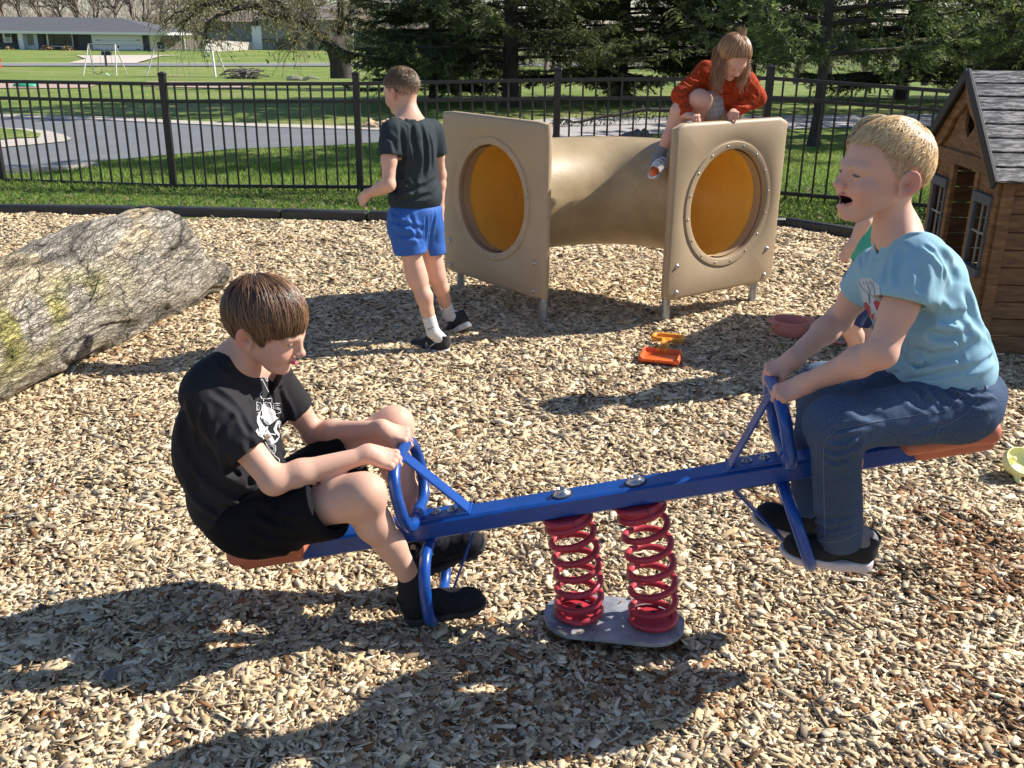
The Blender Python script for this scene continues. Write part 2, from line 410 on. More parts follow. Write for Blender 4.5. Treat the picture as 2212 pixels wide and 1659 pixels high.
def lawn_mat():
    m = bpy.data.materials.new('lawn'); m.use_nodes = True; nt = m.node_tree; L = nt.links; b = nt.nodes['Principled BSDF']; b.inputs['Roughness'].default_value = 0.8; b.inputs['Specular IOR Level'].default_value = 0.2
    tc = nt.nodes.new('ShaderNodeTexCoord')
    def noise(s, d=6, st=(1, 1, 1)):
        mp = nt.nodes.new('ShaderNodeMapping'); mp.inputs['Scale'].default_value = st; L.new(tc.outputs['Object'], mp.inputs[0])
        n = nt.nodes.new('ShaderNodeTexNoise'); n.inputs['Scale'].default_value = s; n.inputs['Detail'].default_value = d; n.inputs['Roughness'].default_value = 0.65; L.new(mp.outputs[0], n.inputs[0]); return n
    n1 = noise(0.22, 4, (1, 1.8, 1)); n2 = noise(9); n3 = noise(1.3, 5, (1, 2.5, 1))
    r = nt.nodes.new('ShaderNodeValToRGB'); L.new(n1.outputs[0], r.inputs[0]); e = r.color_ramp.elements
    e[0].position = 0.36; e[0].color = (0.19, 0.27, 0.055, 1); e[1].position = 0.68; e[1].color = (0.36, 0.34, 0.15, 1)
    e2 = e.new(0.52); e2.color = (0.27, 0.34, 0.09, 1)
    r2 = nt.nodes.new('ShaderNodeValToRGB'); L.new(n2.outputs[0], r2.inputs[0]); r2.color_ramp.elements[0].position = 0.3; r2.color_ramp.elements[0].color = (0.45, 0.5, 0.4, 1); r2.color_ramp.elements[1].position = 0.72; r2.color_ramp.elements[1].color = (1.35, 1.3, 1.3, 1)
    r3 = nt.nodes.new('ShaderNodeValToRGB'); L.new(n3.outputs[0], r3.inputs[0]); r3.color_ramp.elements[0].position = 0.3; r3.color_ramp.elements[0].color = (0.72, 0.8, 0.7, 1); r3.color_ramp.elements[1].position = 0.7; r3.color_ramp.elements[1].color = (1.15, 1.1, 1.1, 1)
    x = nt.nodes.new('ShaderNodeMix'); x.data_type = 'RGBA'; x.blend_type = 'MULTIPLY'; x.inputs[0].default_value = 1; L.new(r.outputs[0], x.inputs[6]); L.new(r2.outputs[0], x.inputs[7])
    y = nt.nodes.new('ShaderNodeMix'); y.data_type = 'RGBA'; y.blend_type = 'MULTIPLY'; y.inputs[0].default_value = 1; L.new(x.outputs[2], y.inputs[6]); L.new(r3.outputs[0], y.inputs[7])
    L.new(y.outputs[2], b.inputs['Base Color'])
    bp = nt.nodes.new('ShaderNodeBump'); bp.inputs['Distance'].default_value = 0.04; n4 = noise(30, 4); L.new(n4.outputs[0], bp.inputs['Height']); L.new(bp.outputs[0], b.inputs['Normal'])
    return m
LAWN = lawn_mat()
ys = np.concatenate([np.arange(-4, 14, 0.5), np.arange(14, 60, 2.0), np.arange(60, 400, 20)])
xs = np.concatenate([np.arange(-300, -30, 30), np.arange(-30, -6, 3), np.arange(-6, 6, 0.5), np.arange(6, 30, 3), np.arange(30, 301, 30)])
grid_mesh('lawn', xs, ys, lambda X, Y: T(X, Y)-np.where((Y < 8.45), 0.06, 0.0), LAWN)

# edge of the play area (bottom line of the edging timbers)
EDGE = [G(-130, 460), G(0, 462), G(250, 465), G(500, 469), G(765, 476), G(965, 482), G(1190, 486), G(1450, 488), G(1688, 489), G(1835, 510), G(1990, 545), G(2250, 600)]
EX = np.array([p[0] for p in EDGE]); EY = np.array([p[1] for p in EDGE])
def edgeY(x): return np.interp(x, EX, EY)
MOUNDS = [(G(1980, 1230), .13, .05), (G(2120, 1120), .2, .03), (G(1890, 1160), .1, -.02), (G(1350, 1430), .3, -.02), (G(1150, 1385), .12, .02)]
def hC(x, y):
    P = np.stack([x*2.1, y*2.1, np.zeros_like(x)], 1); P2 = np.stack([x*7, y*7, np.ones_like(x)*5], 1)
    h = 0.018*vnoise(P+9)+0.008*vnoise(P2+3)-0.012
    for c, r, a in MOUNDS: h = h+a*np.exp(-((x-c[0])**2+(y-c[1])**2)/(r*r))
    return h
BED = mat('chip_bed', (0.10, 0.062, 0.034), 0.9, var=0.6, vscale=60, bump=0.02, bscale=90, c2=(0.30, 0.20, 0.11))
grid_mesh('mulch_bed', np.arange(-9, 9, 0.07), np.arange(-3, 8.6, 0.07), lambda X, Y: np.where(Y < edgeY(X)+.05, hC(X, Y)-0.004, -0.08), BED)

def make_chips():
    Cx = []; Cy = []
    for y0 in np.arange(1.35, 8.6, 0.1):
        hw = 0.495*y0+0.29+0.35; dens = min(21000*(2.2/y0)**1.12, 22000); n = int(dens*0.1*2*hw)
        Cx.append(rng.uniform(-hw, hw, n)); Cy.append(rng.uniform(y0, y0+0.1, n))
    x = np.concatenate(Cx); y = np.concatenate(Cy); m = y < edgeY(x)-0.03; x, y = x[m], y[m]; n = len(x)
    sc = np.maximum(1, (y/2.6)**0.45)
    L = np.clip(rng.lognormal(np.log(0.0185), 0.56, n), .006, .085)*sc; Wd = L*np.clip(rng.lognormal(np.log(.36), .5, n), .08, .95); Wd = np.minimum(Wd, .021*sc); Th = rng.uniform(.0008, .0032, n)*sc
    yaw = rng.uniform(0, 2*pi, n); pit = rng.normal(0, .20, n); rol = rng.normal(0, .30, n)
    z = hC(x, y)+rng.uniform(0, .016, n)**1.0+0.002; on = (np.abs(x-.30) < .20) & (np.abs(y-2.375) < .10); z[on] -= .02; lift = on & (rng.random(n) < .022); z[lift] = .026; pit[lift] *= .2; rol[lift] *= .2
    ca, sa = np.cos(yaw), np.sin(yaw); cp, sp = np.cos(pit), np.sin(pit); cr, sr = np.cos(rol), np.sin(rol)
    X = np.stack([ca*cp, sa*cp, sp], 1); Y0 = np.stack([-sa, ca, np.zeros(n)], 1); Z0 = np.cross(X, Y0)
    Yv = Y0*cr[:, None]+Z0*sr[:, None]; Zv = np.cross(X, Yv)
    V = np.empty((n, 8, 3), np.float32); C0 = np.stack([x, y, z], 1); i = 0
    t1 = rng.uniform(.72, 1.05, n); t2 = rng.uniform(.72, 1.05, n); sp_ = rng.random(n) < .15; t1[sp_] *= .4; sk = rng.normal(0, .07, (n, 2))
    for a in (-1, 1):
        for b in (-1, 1):
            for c in (-1, 1):
                wd = Wd*(t1 if a > 0 else t2)*.5; th = Th*(.5 if c > 0 else .5)
                V[:, i] = C0+X*((L*.5*a+L*sk[:, 0]*b*.5))[:, None]+Yv*(wd*b)[:, None]+Zv*(th*c)[:, None]; i += 1
    F = np.array([(1, 5, 7, 3), (0, 4, 5, 1), (2, 3, 7, 6), (4, 6, 7, 5), (0, 1, 3, 2)])
    Q = (np.arange(n)[:, None, None]*8+F[None]).reshape(-1, 4)
    pal = np.array([(.74, .58, .35), (.84, .70, .48), (.60, .43, .24), (.47, .36, .24), (.32, .22, .125), (.14, .08, .038), (.30, .14, .055)])
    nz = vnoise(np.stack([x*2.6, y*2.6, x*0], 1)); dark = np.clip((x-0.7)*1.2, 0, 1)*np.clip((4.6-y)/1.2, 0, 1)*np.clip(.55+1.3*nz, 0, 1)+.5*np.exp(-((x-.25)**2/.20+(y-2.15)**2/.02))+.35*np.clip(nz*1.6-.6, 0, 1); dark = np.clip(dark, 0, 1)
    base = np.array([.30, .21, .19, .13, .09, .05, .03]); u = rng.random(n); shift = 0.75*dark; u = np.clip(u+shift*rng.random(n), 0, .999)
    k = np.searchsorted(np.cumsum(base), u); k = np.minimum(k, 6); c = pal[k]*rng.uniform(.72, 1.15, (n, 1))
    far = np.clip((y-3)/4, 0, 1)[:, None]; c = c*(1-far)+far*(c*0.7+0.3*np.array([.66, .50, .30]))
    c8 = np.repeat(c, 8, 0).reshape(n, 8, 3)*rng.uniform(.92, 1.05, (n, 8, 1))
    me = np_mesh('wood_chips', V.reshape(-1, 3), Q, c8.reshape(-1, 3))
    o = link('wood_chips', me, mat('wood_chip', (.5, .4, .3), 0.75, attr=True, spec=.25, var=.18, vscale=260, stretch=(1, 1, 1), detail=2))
    tag(o, 'pale wood chip mulch covering the play area floor', 'wood chips', kind='stuff')
make_chips()
# dead leaves lying on the chips
def leaf_mb(c, s, yaw, cu):
    mb = MB(); pts = [(-1, 0), (-.5, .42), (0, .30), (.3, .5), (.6, .2), (1, 0), (.6, -.2), (.25, -.52), (0, -.28), (-.5, -.4)]; V = []
    for (a, b) in pts: V.append((c[0]+s*(a*cos(yaw)-b*sin(yaw)), c[1]+s*(a*sin(yaw)+b*cos(yaw)), c[2]+cu*s*(abs(b)*1.2+a*a*.5)))
    V.append((c[0], c[1], c[2])); n = len(pts)
    return mb.add(V, [(i, (i+1) % n, n) for i in range(n)])
leafm = mat('dead_leaf', (.20, .115, .05), .8, var=.3, vscale=60); leafg = mat('grey_leaf', (.20, .18, .17), .8, var=.3, vscale=60)
LV = [(262, 1452, .035, 'g'), (225, 1330+135, .03, 'g'), (1500, 1500, .03, 'g'), (60, 300+205, .05, 'b')]
for (px, py, s, k) in [(240, 1462, .034, 'g'), (1010, 1545, .028, 'b'), (530, 505, .06, 'b'), (565, 530, .055, 'b'), (640, 618, .05, 'b'), (735, 505, .05, 'b'), (1520, 1085, .02, 'b'), (1760, 800, .03, 'b')]:
    p = G(px, py, .012); o = leaf_mb(p, s, random.uniform(0, 6), .5).build('dead_leaf', leafg if k == 'g' else leafm)
    lab = {240: 'grey curled dead leaf in the shadow at the lower left', 1010: 'small brown dead leaf in the shadow below the seesaw foot rest', 530: 'brown dead leaf on chips just right of the log end, nearest the log', 565: 'brown dead leaf on chips a little right of the log end', 640: 'brown dead leaf on chips between the log end and the walking boy', 735: 'brown dead leaf left of the walking boy by the edging', 1520: 'tiny brown dead leaf right of the red springs', 1760: 'brown dead leaf in shade beside the pink bowl'}[px]
    tag(o, lab, 'leaf', 'dead leaves on the wood chips')

# ------------------------------------------------------------ roads
ROADF = [(-700, 243), (-250, 248), (0, 255), (198, 261), (397, 271), (555, 277), (774, 283), (833, 285), (960, 288)]
ROADN = [(960, 304), (833, 308), (714, 316), (516, 323), (357, 337), (198, 352), (90, 364), (-300, 400), (-700, 440)]
road = [G(*p) for p in ROADF+ROADN]
asphalt = mat('asphalt', (.175, .18, .188), .9, var=.12, vscale=1.5, bump=.004, bscale=120)
conc = mat('concrete', (.50, .44, .37), .9, var=.12, vscale=5, bump=.003, bscale=60)
concp = mat('concrete_path', (.42, .385, .36), .9, var=.12, vscale=3, bump=.003, bscale=60)
def sheet(name, pts, z, m, kind='structure'):
    o = MB().add([(p[0], p[1], float(T(p[0], p[1]))+z) for p in pts], [tuple(range(len(pts)))]).build(name, m); return tag(o, kind=kind)
sheet('road', road, .012, asphalt)
path_poly = [G(955, 277), G(1212, 256), G(1450, 255), G(1831, 249), G(2300, 243), G(2800, 240), G(2800, 266), G(2300, 270), G(1831, 277), G(1700, 280), G(1450, 290), G(1212, 301), G(955, 306)]
sheet('path', path_poly, .016, concp)
def strip(name, line, wd, h, m, side=1):      # raised kerb following a line
    mb = MB(); P = [np.array(p[:2]) for p in line]; V = []
    for i, p in enumerate(P):
        t = P[min(i+1, len(P)-1)]-P[max(i-1, 0)]; t /= np.linalg.norm(t); nn = np.array([-t[1], t[0]])*side
        for (o_, z) in ((0, 0), (0.02, h), (wd, h), (wd, -.05)): q = p+nn*o_; V.append((q[0], q[1], z+float(T(q[0], q[1]))))
    F = []
    for i in range(len(P)-1):
        for k in range(3): F.append((i*4+k, i*4+k+1, i*4+5+k, i*4+4+k))
    return tag(mb.add(V, F).build(name, m), kind='structure')
strip('kerb', [G(*p) for p in ROADF], .5, .03, conc, 1)
strip('kerb', [G(*p) for p in [(-60, 374), (0, 369), (60, 366), (120, 363), (180, 356)]][::-1], .32, .05, conc, 1)
isl = [(-300, 283), (-150, 281), (0, 279), (60, 281), (105, 286), (140, 294), (155, 303), (140, 309), (90, 314), (0, 322), (-200, 338)]
sheet('kerb_island', [G(*p) for p in isl], .024, conc)
sheet('island_lawn', [G(*p) for p in [(-300, 283), (0, 281), (50, 285), (90, 293), (85, 301), (40, 303), (0, 306), (-300, 320)]], .034, LAWN)
ROADS = [road, path_poly, [G(*p) for p in isl], [G(*p) for p in [(-60, 374), (0, 369), (180, 352), (180, 362), (120, 372), (-60, 388)]]]

# ------------------------------------------------------------ grass blades, leaf litter
def make_grass():
    X = []; Y = []; S = []
    for (y0, y1, dens, s) in ((8.3, 9.7, 6500, .035), (9.7, 12, 2600, .045), (12, 14.5, 1300, .035)):
        hw = 0.5*y1+1.2; n = int((y1-y0)*2*hw*dens); X.append(rng.uniform(-hw, hw, n)); Y.append(rng.uniform(y0, y1, n)); S.append(np.full(n, s))
    X, Y, S = map(np.concatenate, (X, Y, S)); keep = Y > edgeY(X)+.14
    for P in ROADS: keep &= ~in_poly(X, Y, [(p[0], p[1]) for p in P])
    X, Y, S = X[keep], Y[keep], S[keep]; n = len(X); a = rng.uniform(0, 2*pi, n); h = S*rng.uniform(.4, 1.3, n); wd = S*.16
    lean = rng.normal(0, .45, (n, 2))*h[:, None]; z = T(X, Y)
    V = np.empty((n, 3, 3), np.float32); V[:, 0] = np.stack([X-np.cos(a)*wd, Y-np.sin(a)*wd, z], 1); V[:, 1] = np.stack([X+np.cos(a)*wd, Y+np.sin(a)*wd, z], 1); V[:, 2] = np.stack([X+lean[:, 0], Y+lean[:, 1], z+h], 1)
    g = (vnoise(np.stack([X*.5, Y*.9, X*0], 1))*.5+.5)[:, None]
    c = np.array([.15, .29, .045])*(1-g)+np.array([.31, .40, .09])*g; c = c*rng.uniform(.6, 1.4, (n, 1)); dry = rng.random(n) < .07; c[dry] = np.array([.32, .27, .15])
    me = np_mesh('grass', V.reshape(-1, 3), np.arange(n*3).reshape(-1, 3), np.repeat(c, 3, 0))
    tag(link('grass', me, mat('grass_blade', (.1, .2, .03), .6, attr=True, spec=.3, leafy=.42)), 'short spring grass around the fence and road', 'grass', kind='stuff')
    # low clover and leaf litter in the strip along the edging
    n = 16000; X = rng.uniform(-6.5, 6, n); Y = rng.uniform(8.2, 9.9, n); k = Y > edgeY(X)+.13; X, Y = X[k], Y[k]; n = len(X)
    z = T(X, Y)+rng.uniform(.0, .045, n); s = rng.uniform(.008, .022, n); a = rng.uniform(0, 6.3, n); tl = rng.normal(0, .5, (n, 2)); V = np.empty((n, 4, 3), np.float32)
    for i, (p, q) in enumerate(((-1, 0), (0, -.7), (1, 0), (0, .7))):
        dx = s*(p*np.cos(a)-q*np.sin(a)); dy = s*(p*np.sin(a)+q*np.cos(a)); V[:, i] = np.stack([X+dx, Y+dy, z+dx*tl[:, 0]+dy*tl[:, 1]], 1)
    c = np.tile(np.array([.07, .15, .03]), (n, 1))*rng.uniform(.6, 1.5, (n, 1)); d = rng.random(n) < .25; c[d] = np.array([.36, .29, .19])*rng.uniform(.5, 1.2, (d.sum(), 1))
    tag(link('ground_cover', np_mesh('ground_cover', V.reshape(-1, 3), np.arange(n*4).reshape(-1, 4), np.repeat(c, 4, 0)), MATS['grass_blade']), 'clover and dead leaf litter between fence and edging', 'ground cover', kind='stuff')
make_grass()

# ------------------------------------------------------------ fence
fm = mat('black_aluminium', (.022, .020, .020), .38, spec=.5, var=.1, vscale=3)
FP = [(-7.2, 10.5, -.05), (-5.42, 10.36, -.043), (-3.50, 10.04, -.033), (-1.56, 9.90, 0.0), (.39, 9.42, .081), (2.27, 9.07, .135), (4.05, 8.83, .04), (5.8, 8.6, .0)]
fence = empty('metal_fence', (FP[1][0], FP[1][1], 0), 'black metal picket fence between the play area and the lawn', 'fence')
for (x, y, z) in FP:
    mb = MB(); mb.box((x, y, z+.55), (.064, .064, 1.20), bev=.004); po = mb.build('post', fm, fence)
    mb = MB(); mb.box((x, y, z+1.158), (.074, .074, .022), bev=.006); mb.add([(x+a*.033, y+b*.033, z+1.169) for a, b in ((-1, -1), (1, -1), (1, 1), (-1, 1))]+[(x, y, z+1.186)], [(0, 1, 4), (1, 2, 4), (2, 3, 4), (3, 0, 4)]); mb.build('post_cap', fm, po)
for (a, b) in zip(FP[:-1], FP[1:]):
    a = np.array(a); b = np.array(b); d = b-a; Lh = np.hypot(d[0], d[1]); e = unit(d); R = np.stack([e, unit(np.cross((0, 0, 1), e)), np.cross(e, unit(np.cross((0, 0, 1), e)))], 1); mid = (a+b)/2
    for hz in (1.065, .90, .065):
        MB().box(mid+np.array([0, 0, hz]), (np.linalg.norm(d)-.066, .034, .034), R, bev=.003).build('rail', fm, fence)
    n = int(round(Lh/.1165))
    for i in range(1, n):
        p = a+d*i/n; MB().box((p[0], p[1], p[2]+.545), (.0165, .0165, 1.075), rotm((0, 0, 1), math.atan2(d[1], d[0]))).build('picket', fm, fence)

# ------------------------------------------------------------ edging timbers
em = mat('black_plastic', (.028, .027, .028), .5, var=.3, vscale=20, bump=.002, bscale=80)
brk = [-7.2, -5.9, -4.6, -3.36, -2.05, -.98-.3, .0, 1.25, 2.37, 2.86, 3.9, 5.2]
labs = ['black plastic edging timber at the far left behind the log']
k = 0
for a, b in zip(brk[:-1], brk[1:]):
    pa = np.array([a+.01, edgeY(a)+.055, .0]); pb = np.array([b-.01, edgeY(b)+.055, .0]); d = pb-pa; R = rotm((0, 0, 1), math.atan2(d[1], d[0])); L = np.linalg.norm(d)
    mb = MB(); prof = [(-.055, -.05), (-.05, .062), (-.035, .075), (.035, .075), (.05, .062), (.055, -.05)]
    V = []; 
    for s in (0.0, .015, L-.015, L):
        q = .9 if s in (0.0, L) else 1
        for (u, z) in prof: V.append(pa+R@np.array([s, u*q, 0])+np.array([0, 0, z*q if z > 0 else z]))
    F = []
    for i in range(3):
        for j in range(6): F.append((i*6+j, i*6+(j+1) % 6, i*6+6+(j+1) % 6, i*6+6+j))
    F += [tuple(range(5, -1, -1)), tuple(18+j for j in range(6))]
    o = mb.add(V, F).build('edging_timber', em, auto=30)
    lb = ['black plastic edging piece off the left end of the row', 'black edging timber at the left edge of the photo', 'black edging timber left of the far end of the log', 'black edging timber directly behind the end of the big log', 'black edging timber between the log end and the walking boy', 'black edging timber behind the walking boy', 'black edging timber hidden behind the left half of the tunnel', 'black edging timber behind the right half of the tunnel', 'short black edging timber at the right edge of the tunnel panel', 'black edging timber running toward the playhouse', 'black edging timber behind the playhouse'][k]
    tag(o, lb, 'edging timber', 'black plastic edging timbers round the chips'); k += 1

# ------------------------------------------------------------ big log
def make_log():
    ax0 = np.array([-2.66, 3.35, .19]); ax1 = np.array([-2.17, 5.72, .26]); s = Sdf()
    s.cap(ax0-np.array([.1, 1.1, -.02]), ax1, .285, .315, .02)
    s.cap(A(-2.28, 4.4, .12), A(-1.98, 6.02, .12), .13, .165, .10)
    s.cap(A(-2.42, 4.5, .27), A(-2.22, 5.3, .35), .24, .24, .1)
    nrm = unit([.30, .95, .12]); pl_ = p_plane(A(-2.10, 5.92, .3), nrm); s.i(lambda p: pl_(p)-.30*np.clip((.27-p[:, 2])*6, 0, 1), .05)
    s.ell(A(-1.93, 6.0, .10), (.15, .16, .13), k=.06)
    e = unit(ax1-ax0)
    def post(P, d):
        c = vnoise(P*3.2); b = vnoise(P*A(14, 6, 14)+4); f = vnoise(P*A(34, 13, 34)+8); cr = np.clip(.16-np.abs(vnoise(P*A(9, 2.2, 9)+40)), 0, .16)/.16
        return .004-.018*c-.009*b-.006*f+.014*cr
    def colf(V):
        n1 = (vnoise(V*9)*.5+.5)[:, None]; c = np.array([.36, .31, .24])*(1-n1)+np.array([.54, .48, .39])*n1
        wood = np.clip(vnoise(V*A(4.0, 1.4, 4.0)+21)*5-.9, 0, 1)[:, None]*np.clip((V[:, 2:3]-.40)*8, 0, 1); c = c*(1-wood)+wood*np.array([.60, .48, .31])
        moss = np.clip(vnoise(V*6+31)*2.6+.6, 0, 1)[:, None]*np.clip((V[:, 0:1]+2.42)*7, 0, 1)*np.clip((5.05-V[:, 1:2])*2.2, 0, 1)*np.clip((V[:, 2:3]-.06)*9, 0, 1)*np.clip((.50-V[:, 2:3])*9, 0, 1)
        c = c*(1-.7*moss)+.7*moss*np.array([.42, .38, .06]); cr = np.clip(.16-np.abs(vnoise(V*A(9, 2.2, 9)+40)), 0, .16)/.16
        return c*(1-.6*cr[:, None])
    lm = mat('bark', (.4, .35, .28), .92, attr=True, spec=.12); nt = lm.node_tree; Lk = nt.links; b_ = nt.nodes['Principled BSDF']; at = [n for n in nt.nodes if n.type == 'ATTRIBUTE'][0]; tc = nt.nodes.new('ShaderNodeTexCoord'); ns = nt.nodes.new('ShaderNodeTexNoise'); ns.inputs['Scale'].default_value = 14; ns.inputs['Detail'].default_value = 4
    mp = nt.nodes.new('ShaderNodeMapping'); mp.inputs['Scale'].default_value = (1, .17, 1); Lk.new(tc.outputs['Object'], mp.inputs[0]); Lk.new(tc.outputs['Object'], ns.inputs[0]); ad = nt.nodes.new('ShaderNodeVectorMath'); ad.operation = 'MULTIPLY_ADD'; ad.inputs[1].default_value = (.035, .035, .035); Lk.new(ns.outputs['Color'], ad.inputs[0]); Lk.new(mp.outputs[0], ad.inputs[2])
    cur = at.outputs['Color']; hs = None
    for sc_, lo_, wdt in ((40, .45, .06), (95, .6, .08), (13, .22, .022)):
        v = nt.nodes.new('ShaderNodeTexVoronoi'); v.feature = 'DISTANCE_TO_EDGE'; v.inputs['Scale'].default_value = sc_; Lk.new(ad.outputs[0], v.inputs[0]); mr = nt.nodes.new('ShaderNodeMapRange'); mr.inputs[1].default_value = .0; mr.inputs[2].default_value = wdt; mr.inputs[3].default_value = lo_; mr.inputs[4].default_value = 1.0; Lk.new(v.outputs['Distance'], mr.inputs[0])
        q = nt.nodes.new('ShaderNodeVectorMath'); q.operation = 'SCALE'; Lk.new(cur, q.inputs[0]); Lk.new(mr.outputs[0], q.inputs['Scale']); cur = q.outputs[0]
        if hs is None: hs = mr.outputs[0]
        else: m2 = nt.nodes.new('ShaderNodeMath'); m2.operation = 'MULTIPLY'; Lk.new(hs, m2.inputs[0]); Lk.new(mr.outputs[0], m2.inputs[1]); hs = m2.outputs[0]
    v = nt.nodes.new('ShaderNodeTexVoronoi'); v.inputs['Scale'].default_value = 30; Lk.new(ad.outputs[0], v.inputs[0]); sp = nt.nodes.new('ShaderNodeSeparateColor'); Lk.new(v.outputs['Color'], sp.inputs[0]); mr = nt.nodes.new('ShaderNodeMapRange'); mr.inputs[3].default_value = .68; mr.inputs[4].default_value = 1.3; Lk.new(sp.outputs[0], mr.inputs[0]); q = nt.nodes.new('ShaderNodeVectorMath'); q.operation = 'SCALE'; Lk.new(cur, q.inputs[0]); Lk.new(mr.outputs[0], q.inputs['Scale']); nz_ = nt.nodes.new('ShaderNodeTexNoise'); nz_.inputs['Scale'].default_value = 75; nz_.inputs['Detail'].default_value = 8; nz_.inputs['Roughness'].default_value = .7; Lk.new(mp.outputs[0], nz_.inputs[0]); mz = nt.nodes.new('ShaderNodeMapRange'); mz.inputs[1].default_value = .36; mz.inputs[2].default_value = .60; mz.inputs[3].default_value = .38; mz.inputs[4].default_value = 1.18; Lk.new(nz_.outputs[0], mz.inputs[0]); q2_ = nt.nodes.new('ShaderNodeVectorMath'); q2_.operation = 'SCALE'; Lk.new(q.outputs[0], q2_.inputs[0]); Lk.new(mz.outputs[0], q2_.inputs['Scale']); Lk.new(q2_.outputs[0], b_.inputs['Base Color'])
    bp = nt.nodes.new('ShaderNodeBump'); bp.inputs['Distance'].default_value = .010; Lk.new(hs, bp.inputs['Height']); Lk.new(bp.outputs[0], b_.inputs['Normal'])
    o = sdf_obj('log', s, (-3.3, 2.0, -.12), (-1.6, 6.3, .8), .007, lm, None, post, .03, colf)
    tag(o, 'large weathered grey log with rough bark and yellow moss lying on the chips', 'log')
make_log()
# ------------------------------------------------------------ crawl tunnel
tan = mat('tan_plastic', (.45, .33, .20), .5, var=.05, vscale=2.5, c2=(.48, .355, .22), bump=.0008, bscale=90, spec=.4)
tan2 = mat('tan_plastic_tube', (.39, .285, .15), .42, var=.12, vscale=4, c2=(.44, .33, .185), bump=.001, bscale=120, spec=.45)
yel = mat('orange_plastic', (.95, .55, .09), .4, var=.08, vscale=6, spec=.4)
galv = mat('galvanised_steel', (.42, .43, .44), .42, metal=.75, var=.25, vscale=30, bump=.0008, bscale=200)
steel = mat('bolt_steel', (.55, .54, .52), .3, metal=.9, var=.2, vscale=60)
def on_plane(px, py, p0, n):
    r = ray(px, py); t = np.dot(np.array(p0)-CAM, n)/np.dot(r, n); return CAM+r*t
tunnel = empty('crawl_tunnel', (.55, 5.6, 0), 'tan plastic crawl tunnel with two square panels, round openings and orange inside', 'tunnel')
ARC = A(.56, 5.02, 0)
def tpanel(legA, legB, pxl, pxr):
    legA = np.array(legA); legB = np.array(legB); e = unit(np.append((legB-legA)[:2], 0)); n = np.cross(e, (0, 0, 1)); n = n if n[1] < 0 else -n
    p0 = np.append(legA[:2], 0)+n*.035
    cl = on_plane(*pxl, p0, n); cr = on_plane(*pxr, p0, n); w = np.dot(cr-cl, e); cen = (cl+cr)/2; cen[2] = .632; hh = .492
    R = np.stack([e, np.array([0, 0, 1.0]), n], 1); N = 64; rh = .315; hc = np.array([0.0, .02]); th = .025
    def outer(s, rr=.03):
        V = []
        for k in range(N):
            a = 2*pi*k/N; x, y = cos(a), sin(a); m = max(abs(x)/(w/2), abs(y)/hh); x, y = x/m, y/m
            ex, ey = w/2-rr, hh-rr; qx, qy = abs(x)-ex, abs(y)-ey
            if qx > 0 and qy > 0: L = math.hypot(qx, qy); f = rr/L; x = math.copysign(ex+qx*f, x); y = math.copysign(ey+qy*f, y)
            V.append((x*(1-s/w*2), y*(1-s/hh)))
        return V
    def circ(r): return [(hc[0]+r*cos(2*pi*k/N), hc[1]+r*sin(2*pi*k/N)) for k in range(N)]
    loops = [(circ(rh), -th), (circ(rh), th+.001), (circ(rh+.006), th+.005), (circ(rh+.040), th+.005), (circ(rh+.043), th-.001), (circ(rh+.052), th-.003), (circ(rh+.058), th), (outer(.020), th), (outer(.008), th-.004), (outer(.001), th-.013), (outer(.0), th-.02), (outer(.0), -th+.012), (outer(.012), -th), (circ(rh+.03), -th), (circ(rh), -th)]
    V = []; F = []
    for lp, z in loops: V += [cen+R@np.array([x, y, z]) for x, y in lp]
    for i in range(len(loops)-1):
        for k in range(N): F.append((i*N+k, i*N+(k+1) % N, (i+1)*N+(k+1) % N, (i+1)*N+k))
    o = MB().add(V, F).build('panel', tan, tunnel, auto=50)
    for k in range(16):
        a = 2*pi*(k+.4)/16; c = cen+R@np.array([hc[0]+(rh+.023)*cos(a), hc[1]+(rh+.023)*sin(a), th+.005])
        MB().lathe([(.0058, 0), (.0055, .0025), (.0025, .0045)], c, R, 8).build('screw', steel, o, smooth=True)
    for (u, v) in ((-w/2+.085, -hh+.045), (-w/2+.075, -hh+.20), (w/2-.085, -hh+.045), (w/2-.085, -hh+.21)):
        c = cen+R@np.array([u, v, th]); MB().lathe([(.014, 0), (.014, .003), (.010, .004), (.009, .009), (.004, .0115)], c, R, 12).build('bolt', steel, o, smooth=True)
    for u in (-w/2+.085, w/2-.085):
        c = cen+R@np.array([u, 0, -th-.026]); MB().tube([(c[0], c[1], -.1), (c[0], c[1], .8)], .0255, 16).build('leg', galv, tunnel, auto=40)
    return cen, n, e, w
cL, nL, eL, wL = tpanel(G(1000, 633), G(1168, 692), (960, 240), (1190, 262))
cR, nR, eR, wR = tpanel(G(1457, 690), G(1636, 650), (1456, 265), (1700, 237))
def tube_arc(r0, r1, name, m, ta=0.0, tb=1.0):
    # path: from left panel backwards, round, to the right panel; both ends square to their panels
    P0 = cL-nL*.0; P1 = cR-nR*.0; K = np.linalg.norm(P1-P0)*.56; NU, NV = 48, 56; V = []; F = []
    C0 = P0-nL*K; C1 = P1-nR*K
    def bz(t): return (1-t)**3*P0+3*(1-t)**2*t*C0+3*(1-t)*t*t*C1+t**3*P1
    for i in range(NU+1):
        t = ta+(tb-ta)*i/NU; c = bz(t); d = unit(bz(min(1, t+.002))-bz(max(0, t-.002))); s = unit(np.cross(d, (0, 0, 1)))
        for k in range(NV):
            a = 2*pi*k/NV; rr = r0+(.0045 if (abs(sin(a)) < .03) and r1 == 1 else 0)
            V.append(c+np.array([0, 0, .02])+rr*(cos(a)*s+sin(a)*np.array([0, 0, 1])))
    for i in range(NU):
        for k in range(NV): F.append((i*NV+k, i*NV+(k+1) % NV, (i+1)*NV+(k+1) % NV, (i+1)*NV+k))
    return MB().add(V, F).build(name, m, tunnel, smooth=True)
